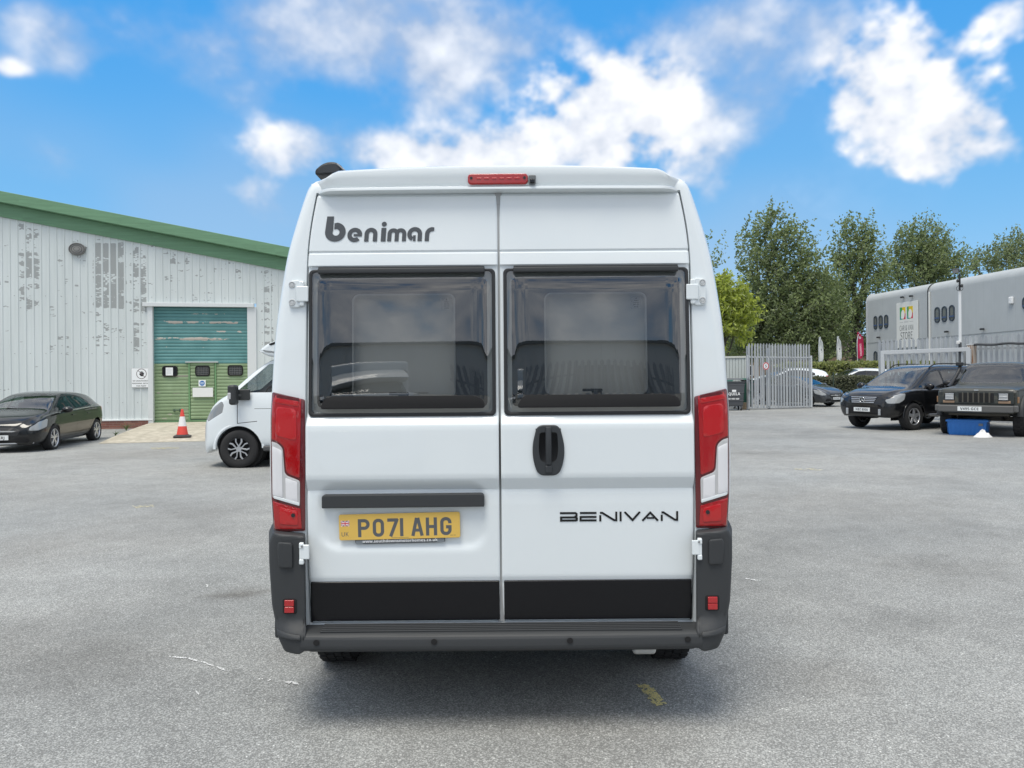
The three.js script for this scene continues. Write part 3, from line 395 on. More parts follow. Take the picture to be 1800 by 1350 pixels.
{ // ---- lettering, printed flat on the skin
  const print = (name, door, w, h, cx, cy, z, canvasW, canvasH, draw, rough = 0.45) => { const t = tex(canvasW, canvasH, (g) => { g.clearRect(0, 0, canvasW, canvasH); draw(g); }); const m = new THREE.MeshPhysicalMaterial({ map: t, alphaTest: 0.5, roughness: rough, side: THREE.DoubleSide }); const g = grid(24, 8, (u, v) => { const y = cy + (v - 0.5) * h; return [cx + (u - 0.5) * w, y, z ?? ZP(y) + 0.0022]; }); mesh(name, leanS(g, 0.8), m, door); };
  // the maker's word, rounded heavy letters
  { const [x0, y0] = vp(567, 427), [x1, y1] = vp(764, 375); const K = 2048 / 197;
    print('maker_lettering', doorL, x1 - x0, y1 - y0, (x0 + x1) / 2, (y0 + y1) / 2, null, 2048, 540, (g) => {
      g.fillStyle = g.strokeStyle = '#4b4f53'; g.lineCap = 'butt'; const X = (v) => (v - (v > 718 ? 570 : 567) - (v > 718 ? -0.0 : 0) - (v > 718 ? 1.5 : 0)) * K, Y = (v) => (v - 375) * K; const S = (v) => v * K;
      g.setTransform(1, 0, -0.06, 1, 30, 0);
      const ringL = (cx, cy, ro, ri) => { g.beginPath(); g.arc(X(cx), Y(cy), S(ro), 0, 7); g.arc(X(cx), Y(cy), S(ri), 0, 7, true); g.fill('evenodd'); };
      // b
      g.beginPath(); g.moveTo(X(569.5), Y(376)); g.lineTo(X(582), Y(376)); g.lineTo(X(582), Y(389)); g.arc(X(586.5), Y(405), S(17.5), -1.45, Math.PI * 0.5); g.arc(X(585), Y(405), S(17.5), Math.PI * 0.5, Math.PI); g.lineTo(X(569.5), Y(376)); g.fill();
      g.globalCompositeOperation = 'destination-out'; g.beginPath(); g.arc(X(587), Y(405.5), S(6.2), 0, 7); g.fill(); g.fillRect(X(581.6), Y(376), S(1.8), S(28)); g.globalCompositeOperation = 'source-over';
      const lw = 7.6; g.lineWidth = S(lw);
      // e
      const ex = 620.5, cy = 410.5, R = 9.3; g.beginPath(); g.arc(X(ex), Y(cy), S(R), -0.06, 0.8, true); g.stroke(); g.fillRect(X(ex - 2), Y(cy - 1.6), S(R + 5.3), S(4.4));
      // n
      const arch = (x, w2) => { g.beginPath(); g.moveTo(X(x), Y(423)); g.lineTo(X(x), Y(409)); g.arc(X(x + w2), Y(409), S(w2), Math.PI, 0); g.lineTo(X(x + 2 * w2), Y(423)); g.stroke(); };
      arch(641.5, 7.6);
      // i
      g.fillRect(X(667), Y(398), S(lw + 1), S(25)); g.beginPath(); g.arc(X(671.5), Y(391), S(4.4), 0, 7); g.fill();
      // m
      g.lineWidth = S(7.2); arch(682, 6.5); arch(695, 6.5); g.lineWidth = S(lw);
      // a
      g.beginPath(); g.arc(X(731), Y(cy - 0.5), S(R), Math.PI * 0.62, Math.PI * 2); g.lineTo(X(731 + R), Y(423)); g.stroke(); g.fillRect(X(728.5), Y(412), S(4.6), S(11));
      // r
      g.beginPath(); g.moveTo(X(753), Y(423)); g.lineTo(X(753), Y(410)); g.arc(X(762), Y(410), S(9), Math.PI, Math.PI * 1.5); g.stroke(); g.fillRect(X(760), Y(397.6), S(5), S(6.8));
    }); }
  { const [x0, y0] = vp(984, 916), [x1, y1] = vp(1191, 897.5); const w = 207, K = 2048 / w, hh = 17;
    print('model_lettering', doorR, x1 - x0, hh / 392, (x0 + x1) / 2, (y0 + y1) / 2, null, 2048, Math.round(hh * K), (g) => {
      g.strokeStyle = g.fillStyle = '#101113'; g.lineCap = 'butt'; g.lineJoin = 'miter'; const S = (v) => v * K, t = 3.6; g.lineWidth = S(t);
      const line = (...p) => { g.beginPath(); p.forEach(([x, y], i) => (i ? g.lineTo(S(x), S(y)) : g.moveTo(S(x), S(y)))); g.stroke(); };
      const a = t / 2 + 0.2, b = hh - t / 2 - 0.2, m = hh / 2;
      line([0, a], [27, a], [29, a + 1.5], [29, m - 1.5], [26, m]); line([0, m + 1], [26, m + 1], [29.5, m + 2.5], [29.5, b - 1], [27.5, b], [0, b]); line([2, m], [2, hh]);           // B
      line([35, a], [64, a]); line([64, m + 0.5], [36, m + 0.5], [36, b], [64, b]);                                                                                             // E
      line([70.5, hh], [70.5, a + 4]); line([70, a], [74, a], [95, b], [99, b]); line([98.5, hh], [98.5, 0]);                                                                  // N
      line([106, 0], [106, hh]);                                                                                                                                              // I
      line([113, a - 1.5], [127, b], [140, a - 1.5]);                                                                                                                          // V
      line([144, b + 1.6], [158, a], [171.5, b + 1.6]); g.fillRect(S(152), S(m + 1.6), S(13), S(t - 0.6));                                                                     // A
      line([178, hh], [178, a + 4]); line([177.5, a], [181, a], [201, b], [205, b]); line([205, hh], [205, 0]);                                                               // N
    }, 0.25); }
}
{ // ---- trim bar, plate, plate holder on the left door
  const [x0, y0] = vp(566, 893, 0.03), [x1, y1] = vp(851, 867, 0.03);
  mesh('plate_lamp_bar', extrude(rpoly([[x0, y0 - 0.001, 0.004], [x1, y0 + 0.001, 0.004], [x1, y1 + 0.001, 0.018], [x0, y1 - 0.001, 0.018]], 0.01), 0.034, 0.006, 0.04), M.plastic, doorL);
  const pl = new THREE.Group(); pl.name = 'number_plate'; doorL.add(pl); const [cx, cy] = vp(702.5, 924.5, 0.016); pl.position.set(cx, cy, 0.016); pl.rotation.z = 0.017;
  const w = 0.54, h = 0.115;
  const print = tex(1600, 342, (g, W2, H2) => {
    g.fillStyle = '#dcb65a'; g.fillRect(0, 0, W2, H2); const r = rng(3); for (let i = 0; i < 260; i++) { g.fillStyle = `rgba(${150 + r() * 80},${130 + r() * 60},60,0.05)`; g.fillRect(r() * W2, r() * H2, 30 + 60 * r(), 2 + 5 * r()); }
    g.strokeStyle = '#595c60'; g.lineCap = 'butt'; g.lineJoin = 'miter'; g.lineWidth = 44; const T = 66, B = 306, t = 22;
    const L = (o, ...p) => { g.beginPath(); p.forEach(([x, y], i) => (i ? g.lineTo(o + x, y) : g.moveTo(o + x, y))); g.stroke(); };
    const RR = (o, w2, f) => { g.beginPath(); f(); g.stroke(); };
    let o = 250; // P
    L(o, [t, B], [t, T + t], [70, T + t]); g.beginPath(); g.moveTo(o + t, T + t); g.lineTo(o + 84, T + t); g.arc(o + 84, T + t + 50, 50, -Math.PI / 2, Math.PI / 2); g.lineTo(o + t, T + t + 100); g.stroke();
    o = 446; g.beginPath(); g.moveTo(o + t, T + 80); g.arc(o + 72, T + 72, 50, Math.PI, 1.5 * Math.PI); g.arc(o + 78, T + 72, 50, -Math.PI / 2, 0); g.lineTo(o + 128, B - 72); g.arc(o + 78, B - 72, 50, 0, Math.PI / 2); g.arc(o + 72, B - 72, 50, Math.PI / 2, Math.PI); g.closePath(); g.stroke(); // 0
    o = 640; L(o, [0, T + t], [140, T + t]); L(o, [132, T + 8], [40, B]); // 7
    o = 806; L(o, [t, T], [t, B]); // 1
    o = 962; L(o, [12, B], [66, T], ); L(o, [134, B], [80, T]); g.fillStyle = '#595c60'; g.fillRect(o + 42, T, 62, 26); g.fillRect(o + 30, B - 96, 86, 40); // A
    o = 1148; L(o, [t, T], [t, B]); L(o, [126, T], [126, B]); g.fillRect(o + t, 166, 104, 42); // H
    o = 1338; g.beginPath(); g.moveTo(o + 128, T + 84); g.lineTo(o + 128, T + 72); g.arc(o + 78, T + 72, 50, 0, -Math.PI / 2, true); g.arc(o + 72, T + 72, 50, 1.5 * Math.PI, Math.PI, true); g.lineTo(o + t, B - 72); g.arc(o + 72, B - 72, 50, Math.PI, Math.PI / 2, true); g.arc(o + 78, B - 72, 50, Math.PI / 2, 0, true); g.lineTo(o + 128, 196); g.lineTo(o + 76, 196); g.stroke(); // G
    g.save(); g.translate(26, 84); g.fillStyle = '#23306b'; g.fillRect(0, 0, 112, 72); g.strokeStyle = '#f4f4f4'; g.lineWidth = 15; g.beginPath(); g.moveTo(0, 0); g.lineTo(112, 72); g.moveTo(112, 0); g.lineTo(0, 72); g.stroke(); g.strokeStyle = '#c33'; g.lineWidth = 5; g.stroke(); g.strokeStyle = '#f4f4f4'; g.lineWidth = 26; g.beginPath(); g.moveTo(56, 0); g.lineTo(56, 72); g.moveTo(0, 36); g.lineTo(112, 36); g.stroke(); g.strokeStyle = '#c92b3a'; g.lineWidth = 14; g.stroke(); g.restore();
    g.fillStyle = '#3b4560'; g.font = '78px sans-serif'; g.fillText('UK', 26, 290); g.font = 'bold 15px sans-serif'; g.fillStyle = '#444'; g.fillText('Southdowns Motorhome Centre', 690, 328); g.fillText('\u25CFBSAU 145e', 1460, 312);
  });
  const pg = extrude(rrect(-w / 2, -h / 2, w / 2, h / 2, 0.009), 0.005, 0.001, 0.004); mesh('plate_board', planeUV(pg, (x, y) => [x / w + 0.5, y / h + 0.5]), mat(1, 1, 1, 0.35, { map: print }), pl);
  const hp = tex(1200, 120, (g) => { g.fillStyle = '#474b50'; g.fillRect(0, 0, 1200, 120); g.fillStyle = '#eef0f0'; g.textAlign = 'center'; g.font = 'bold 56px sans-serif'; g.fillText('www.southdownsmotorhomes.co.uk', 600, 92); g.fillStyle = '#7f868c'; for (const x of [20, 1090]) { g.fillRect(x, 60, 90, 48); g.fillStyle = '#5b6268'; g.fillRect(x + 8, 74, 74, 5); g.fillRect(x + 8, 90, 74, 5); g.fillStyle = '#7f868c'; } });
  const hw = 0.408, hb = extrude(rpoly([[-hw / 2, 0], [hw / 2, 0], [hw / 2 - 0.004, -0.033], [-hw / 2 + 0.006, -0.033]], 0.008), 0.006, 0.001, 0.001); mesh('plate_holder', planeUV(hb, (x, y) => [x / hw + 0.5, 1 + (y - 0.004) / 0.04]).translate(0.0, -h / 2 + 0.013, 0), mat(1, 1, 1, 0.4, { map: hp }), pl);
}
{ // ---- door handle on the right door
  const h = new THREE.Group(); h.name = 'door_handle'; doorR.add(h); const [cx, cy] = vp(964, 791, 0.04); h.position.set(cx, cy, 0.036);
  const out = rpoly([[-0.05, 0.111, 0.03], [0.05, 0.111, 0.03], [0.072, 0.02, 0.08], [0.068, -0.05, 0.08], [0.045, -0.113, 0.03], [-0.045, -0.113, 0.03], [-0.068, -0.05, 0.08], [-0.072, 0.02, 0.08]], 0.03);
  out.holes.push(new THREE.Path(rpoly([[-0.045, 0.085, 0.02], [0.045, 0.085, 0.02], [0.05, 0.0, 0.05], [0.04, -0.06, 0.03], [-0.04, -0.06, 0.03], [-0.05, 0, 0.05]], 0.02).getPoints(6)));
  mesh('escutcheon', extrude(out, 0.02, 0.006, 0.014, 3), M.plasticDark2 = mat(0.028, 0.032, 0.036, 0.5), h);
  mesh('recess', grid(16, 20, (u, v) => [lerp(-0.056, 0.056, u), lerp(-0.075, 0.095, v), -0.03 * Math.sin(Math.PI * u) ** 0.5 * Math.sin(Math.PI * clamp(v)) ** 0.4 + 0.002]), M.darkPlastic, h);
  mesh('grip', merge([grid(8, 14, (u, v) => { const y = lerp(-0.062, 0.1, v), a = lerp(-0.1, Math.PI + 0.1, u); return [0.0135 * -Math.cos(a), y, 0.014 + 0.008 * Math.sin(v * Math.PI) + 0.01 * Math.sin(a)]; }), rbox(0.027, 0.168, 0.012, 0.005, 0, 0.02, 0.013)]), M.plasticDark2, h);
  mesh('lock_flap', rbox(0.032, 0.036, 0.014, 0.007, 0, -0.085, 0.013, 3), M.plasticDark2, h);
}
// ---- hinges
for (const s of [-1, 1]) {
  const hg = new THREE.Group(); hg.name = 'upper_hinge'; van.add(hg); const [hx, hy] = vp(s < 0 ? 518 : 1230, s < 0 ? 516 : 512, 0.01); hg.position.set(hx, hy, 0.004 - (hy - 1.39) * LEAN); hg.scale.x = -s;
  mesh('hinge_plate', extrude(rpoly([[-0.033, -0.06], [0.02, -0.062], [0.02, 0.066], [-0.028, 0.06], [-0.036, 0.02]], 0.016), 0.02, 0.006, 0.012, 3), M.white, hg);
  mesh('hinge_arm', merge([rbox(0.055, 0.07, 0.014, 0.005, 0.03, 0, 0.014), rbox(0.024, 0.115, 0.018, 0.008, 0.026, 0.002, 0.008), box(0.002, 0.05, 0.003, -0.0, 0, 0.0225)]), M.white, hg);
  for (const y of [-0.038, 0.042]) { mesh('bolt', merge([new THREE.TorusGeometry(0.0125, 0.003, 8, 20).translate(-0.017, y, 0.0125), cyl(0.009, 0.009, 0.006, 6).rotateX(Math.PI / 2).translate(-0.017, y, 0.012)]), M.liner, hg); }
  const lo = new THREE.Group(); lo.name = 'lower_hinge'; van.add(lo); const [lx, ly] = vp(s < 0 ? 530 : 1230, s < 0 ? 973 : 965, 0.08); lo.position.set(lx, ly, 0.07); lo.scale.set(-s * 0.78, 0.9, 0.9);
  mesh('hinge_plate', merge([rbox(0.024, 0.108, 0.022, 0.005, 0, 0, 0.006), rbox(0.026, 0.028, 0.026, 0.006, 0, 0.037, 0.007), rbox(0.026, 0.026, 0.026, 0.006, 0, -0.04, 0.007)]), M.white, lo);
  mesh('hinge_arm', rbox(0.044, 0.07, 0.014, 0.004, 0.022, 0.008, 0.012), M.white, lo);
  mesh('hinge_bolt', cyl(0.006, 0.006, 0.012, 8).rotateX(Math.PI / 2).translate(0.006, 0.036, 0.018), M.steel, lo);
}
// ---- tail lights: housing wrapped round the corner, with red and clear lenses proud of it
for (const s of [-1, 1]) {
  const L = new THREE.Group(); L.name = 'tail_light'; van.add(L); L.scale.x = s;
  const rp = (px, py) => { const [x, y] = vp(px, py, 0.02); return [x, y]; };          // traced on the right-hand lamp
  const xi = rp(1222, 800)[0], xe = (y) => halfW(y) + 0.012;
  const wrap = (g, z) => { warp(g, (v) => { const t = clamp((v.x - xe(v.y) + 0.07) / 0.07, 0, 1); v.z += -0.068 * (1 - Math.sqrt(Math.max(0, 1 - t * t * 0.985))) - (v.y > 1.39 ? (v.y - 1.39) * LEAN : 0); v.x = (v.x + VX * s) * (VD - v.z) / (VD - 0.02) - VX * s; }); return creased(g, 0.5); };
  const lens = (name, pts, r, depth, bevel, z, m, edge = 0.02) => mesh(name, wrap(dense(extrude(rpoly(pts.map(([x, y, q]) => [...rp(x, y), q]), r), depth, bevel, z), edge, 7)), m, L);
  lens('housing', [[1220, 697], [1277.5, 682.5], [1280.5, 720], [1282, 800], [1282, 870], [1278.5, 930], [1223, 929]], 0.01, 0.07, 0.006, 0.012, M.lampHousing);
  lens('red_lens', [[1226.5, 696, 0.006], [1276, 686.5, 0.006], [1279, 720, 0.05], [1280, 766, 0.004], [1268, 771, 0.012], [1258, 780, 0.02], [1255.5, 826, 0.02], [1231.5, 836, 0.012]], 0.006, 0.02, 0.003, 0.0165, M.redLens);
  lens('clear_lens', [[1280, 770, 0.004], [1270, 773, 0.012], [1260.5, 782, 0.02], [1257.5, 829, 0.02], [1231, 840, 0.012], [1232, 884, 0.006], [1280, 869, 0.006]], 0.006, 0.02, 0.003, 0.0168, M.clearLens);
  lens('lower_red_lens', [[1231, 889, 0.004], [1279.5, 875, 0.004], [1277, 925, 0.008], [1229, 925, 0.008]], 0.006, 0.02, 0.003, 0.0165, M.redLens);
  // details inside the lenses: reflector bowls, divider lines, screws
  lens('upper_reflector', [[1236, 714], [1271, 708], [1273, 760], [1236, 769]], 0.02, 0.004, 0.0015, 0.0185, M.redBright, 0.03);
  lens('lower_reflector', [[1236, 893], [1268, 885], [1268, 916], [1236, 918]], 0.01, 0.006, 0.002, 0.0195, M.redBright, 0.03);
  lens('indicator_panel', [[1236, 842], [1257, 834], [1257, 873], [1236, 879]], 0.006, 0.006, 0.002, 0.0195, M.silverLens, 0.03);
  lens('reverse_panel', [[1262, 786], [1279, 778], [1279.5, 864], [1262, 869]], 0.006, 0.006, 0.002, 0.0195, M.silverLens, 0.03);
  lens('white_sill', [[1233, 878], [1278, 865], [1278, 870], [1233, 884]], 0.004, 0.006, 0.002, 0.0205, M.white, 0.03);
  lens('upper_bright_band', [[1232, 696.5], [1273, 688.5], [1275, 701], [1232, 709]], 0.006, 0.004, 0.001, 0.0186, M.redBright, 0.03);
  lens('upper_trim', [[1230, 694], [1275, 685], [1276, 692], [1230, 700]], 0.004, 0.004, 0.001, 0.0195, M.lampHousing, 0.03);
  const [sx, sy] = rp(1244, 900); mesh('screw', cyl(0.009, 0.009, 0.008, 14).rotateX(Math.PI / 2).translate(sx, sy, 0.02), M.darkPlastic, L);
  const [ox, oy] = rp(1261.5, 820); mesh('bulb', rbox(0.006, 0.022, 0.004, 0.002, ox, oy, 0.012), mat(0.5, 0.24, 0.06, 0.4), L);
}
{ // ---- roof header over the doors, brake light, reversing camera
  const [, yt] = vp(880, 291), top = (x) => 2.512 - 0.022 * Math.abs(x / 0.74) ** 2.2;
  const prof = [[-0.5, 0], [-0.2, 0.004], [-0.06, 0.002], [0.006, -0.002], [0.034, -0.008], [0.045, -0.016], [0.048, -0.028], [0.044, -0.06], [0.039, -0.085], [0.037, -0.094], [0.033, -0.098], [0.036, -0.104], [0.05, -0.108], [0.05, -0.117], [0.03, -0.122], [-0.04, -0.124]];
  const xs = Array.from({ length: 61 }, (_, i) => -0.86 + 1.72 * i / 60);
  const g = grid(60, prof.length - 1, (u, v) => { const x = xs[Math.round(u * 60)], [z, dy] = prof[Math.round(v * (prof.length - 1))]; const e = sstep(0.845, 0.70, Math.abs(x) - (x < 0 ? -0.0 : 0)), drop = lerp(0.028, 0, sstep(0.78, 0.72, Math.abs(x))); const y = lerp(2.4, top(clamp(x, -0.8, 0.8)) - drop, dy < -0.1 ? 0 : (dy + 0.112) / 0.112); const back = 0.09 * sstep(0.72, 0.86, Math.abs(x)) ** 2; return [x, dy < -0.09 ? top(0) + dy - 0.004 * (x / 0.8) ** 2 : lerp(top(0) - 0.094, top(clamp(x, -0.86, 0.86)) - drop, clamp((dy + 0.094) / 0.094)), z - back - (2.4 - 1.39) * LEAN]; });
  mesh('roof_header', creased(g, 0.6), M.white, van);
  const zb = -(2.44 - 1.39) * LEAN + 0.04;
  const b = new THREE.Group(); b.name = 'high_brake_light'; van.add(b);
  const [bx0, by0] = vp(822.5, 325.5, -0.01), [bx1, by1] = vp(928, 306, -0.01);
  mesh('brake_lens', extrude(rrect(bx0, by0, bx1, by1, 0.016), 0.04, 0.006, zb + 0.012, 3), M.redLens, b);
  for (let k = 0; k < 6; k++) mesh('led', rbox(0.022, 0.008, 0.004, 0.0015, lerp(bx0 + 0.05, bx1 - 0.05, k / 5), (by0 + by1) / 2 + 0.002, zb + 0.0125), M.redBright, b);
  for (const x of [bx0 + 0.016, bx1 - 0.016]) mesh('screw', cyl(0.006, 0.006, 0.006, 12).rotateX(Math.PI / 2).translate(x, (by0 + by1) / 2 + 0.004, zb + 0.012), M.darkPlastic, b);
  const c = new THREE.Group(); c.name = 'reversing_camera'; van.add(c); const [cx, cy] = vp(935.5, 316, 0); c.position.set(cx, cy, zb);
  mesh('camera_hood', extrude(rrect(-0.016, -0.02, 0.016, 0.02, 0.006), 0.04, 0.004, 0.018), mat(0.14, 0.15, 0.155, 0.4), c);
  mesh('camera_lens', merge([rbox(0.022, 0.02, 0.012, 0.004, 0, -0.009, 0.016), cyl(0.007, 0.007, 0.008, 16).rotateX(Math.PI / 2).translate(0, -0.009, 0.022)]), M.gloss, c);
}
{ // ---- end cap of the roof awning, a dark rounded shell at the left edge of the roof
  const a = new THREE.Group(); a.name = 'awning_end'; van.add(a); const [x, y] = vp(579, 294, -0.35); a.position.set(x, y - 0.006, -0.35);
  const sh = rpoly([[-0.072, -0.03, 0.012], [-0.072, -0.005, 0.03], [-0.04, 0.022, 0.02], [-0.01, 0.034, 0.02], [0.03, 0.034, 0.03], [0.062, 0.012, 0.02], [0.072, -0.014, 0.01], [0.05, -0.03, 0.01], [0.02, -0.036, 0.01]], 0.02);
  mesh('shell', extrude(sh, 2.4, 0.008, 0), M.darkPlastic, a);
  mesh('end_plate', extrude(rpoly([[-0.06, -0.026], [-0.056, -0.004], [-0.03, 0.018], [0.03, 0.026], [0.055, 0.006], [0.05, -0.02]], 0.018), 0.008, 0.003, 0.008), M.plasticDark2, a);
  mesh('bracket', merge([box(0.1, 0.05, 2.3, 0.05, -0.05, -1.2), rod([0.04, 0.02, 0.01], [0.085, -0.02, 0.01], 0.004)]), M.steel, a);
}
{ // ---- bumper: ribbed step, corner caps with sensors, covers and reflectors
  const bp = new THREE.Group(); bp.name = 'rear_bumper'; van.add(bp);
  const ZB = 0.135, hx = 0.872;
  const prof = rpoly([[-0.06, 0.3, 0.01], [0.105, 0.372, 0.008], [0.128, 0.366, 0.012], [ZB, 0.386, 0.012], [ZB - 0.006, 0.43, 0.014], [ZB - 0.03, 0.442, 0.01], [-0.02, 0.449, 0.005], [-0.06, 0.447, 0.005]], 0.01);
  const g = new THREE.ExtrudeGeometry(prof, { depth: 2 * hx, bevelEnabled: false, steps: 24, curveSegments: 6 }); g.rotateY(-Math.PI / 2).translate(hx, 0, 0); // shape x -> z
  warp(g, (v) => { v.z -= 0.012 * (v.x / hx) ** 2; });
  mesh('step', creased(g, 0.5), M.plastic, bp);
  for (let k = 0; k < 5; k++) mesh('tread_rib', rbox(1.58, 0.008, 0.009, 0.002, 0, 0.4505 - k * 0.0012, 0.014 + k * 0.02), M.plastic, bp);
  for (const px of [555, 763, 1002, 1210]) { const [x, y] = vp(px, px < 700 ? 1131 : px < 900 ? 1128 : px < 1100 ? 1126 : 1125, ZB); const sn = mesh('parking_sensor', merge([cyl(0.0105, 0.0105, 0.01, 20).rotateX(Math.PI / 2).translate(x, y, ZB - 0.0015), new THREE.TorusGeometry(0.0115, 0.0016, 8, 24).translate(x, y, ZB + 0.002)]), M.softBlack, bp); sn.position.z = -0.012 * (x / hx) ** 2; }
  for (const s of [-1, 1]) {
    const cpr = new THREE.Group(); cpr.name = 'bumper_corner'; bp.add(cpr); cpr.scale.x = s;
    const rp = (px, py) => vp(px, py, 0.06), xi = 0.87;
    const xe = smoothTable([[0.36, 0.985], [0.43, 1.01], [0.55, 1.04], [0.75, 1.056], [0.86, 1.058]]);
    const wrap = (gg) => { warp(gg, (v) => { const t = clamp((v.x - xe(v.y) + 0.1) / 0.1, 0, 1); v.z += -0.11 * (1 - Math.sqrt(Math.max(0, 1 - t * t * 0.985))) + 0.045 * sstep(0.5, 0.42, v.y) * sstep(-0.2, 0.0, v.z); v.x = (v.x + VX * s) * (VD - v.z) / (VD - 0.06) - VX * s; }); return creased(gg, 0.55); };
    const pts = [[1223, 936], [1280, 930], [1287, 948], [1287, 985], [1283.5, 1058], [1274, 1112], [1263, 1136], [1236, 1138], [1224, 1130]].map(([x, y]) => rp(x, y));
    mesh('corner_shell', wrap(dense(extrude(rpoly(pts, 0.012), 0.26, 0.012, 0.075, 3), 0.028, 8)), M.plastic, cpr);
    const lip = [[1234, 1103], [1276, 1098], [1275, 1108], [1234, 1112]].map(([x, y]) => rp(x, y));
    mesh('corner_ridge', wrap(dense(extrude(rpoly(lip, 0.006), 0.02, 0.005, 0.085), 0.02, 6)), M.plastic, cpr);
    const cover = [[1246, 947], [1271, 945], [1273, 962], [1270, 990], [1246, 991]].map(([x, y]) => rp(x, y));
    mesh('towing_cover', wrap(dense(extrude(rpoly(cover, 0.012), 0.02, 0.006, 0.088, 3), 0.02, 6)), M.plastic, cpr);
    { const [x, y] = rp(1259, 956); mesh('cover_bolt', merge([cyl(0.011, 0.011, 0.02, 16).rotateX(Math.PI / 2).translate(x, y, 0.0715)]), M.softBlack, cpr); mesh('bolt_head', cyl(0.005, 0.005, 0.006, 12).rotateX(Math.PI / 2).translate(x + 0.002, y, 0.08), M.steel, cpr); }
    const [qx, qy] = rp(1251.5, 1058);
    mesh('reflector_well', wrap(dense(extrude(rrect(qx - 0.031, qy - 0.034, qx + 0.033, qy + 0.034, 0.01), 0.02, 0.003, 0.0772), 0.02, 5)), M.softBlack, cpr);
    mesh('red_reflector', merge([rbox(0.042, 0.027, 0.012, 0.003, qx - 0.002, qy + 0.0145, 0.078), rbox(0.042, 0.027, 0.012, 0.003, qx - 0.002, qy - 0.0145, 0.078)]), M.redReflector ??= mat(0.4, 0.006, 0.01, 0.25, { clearcoat: 1 }), cpr);
  }
  for (const s of [-1, 1]) mesh('bumper_side_trim', rbox(0.03, 0.36, 0.9, 0.012, s * 1.02, 0.55, -0.5), M.plastic, bp);
  mesh('door_sill', box(1.72, 0.03, 0.03, 0, 0.452, -0.025), M.softBlack, bp);
}
{ const [x, y] = vp(1132, 1142, -0.35); mesh('waste_pipe_cap', merge([rbox(0.115, 0.045, 0.05, 0.018, x, y + 0.004, -0.35, 3), cyl(0.03, 0.03, 0.5, 16).rotateX(Math.PI / 2).translate(x, y + 0.03, -0.6)]), mat(0.62, 0.62, 0.6, 0.5), van); }
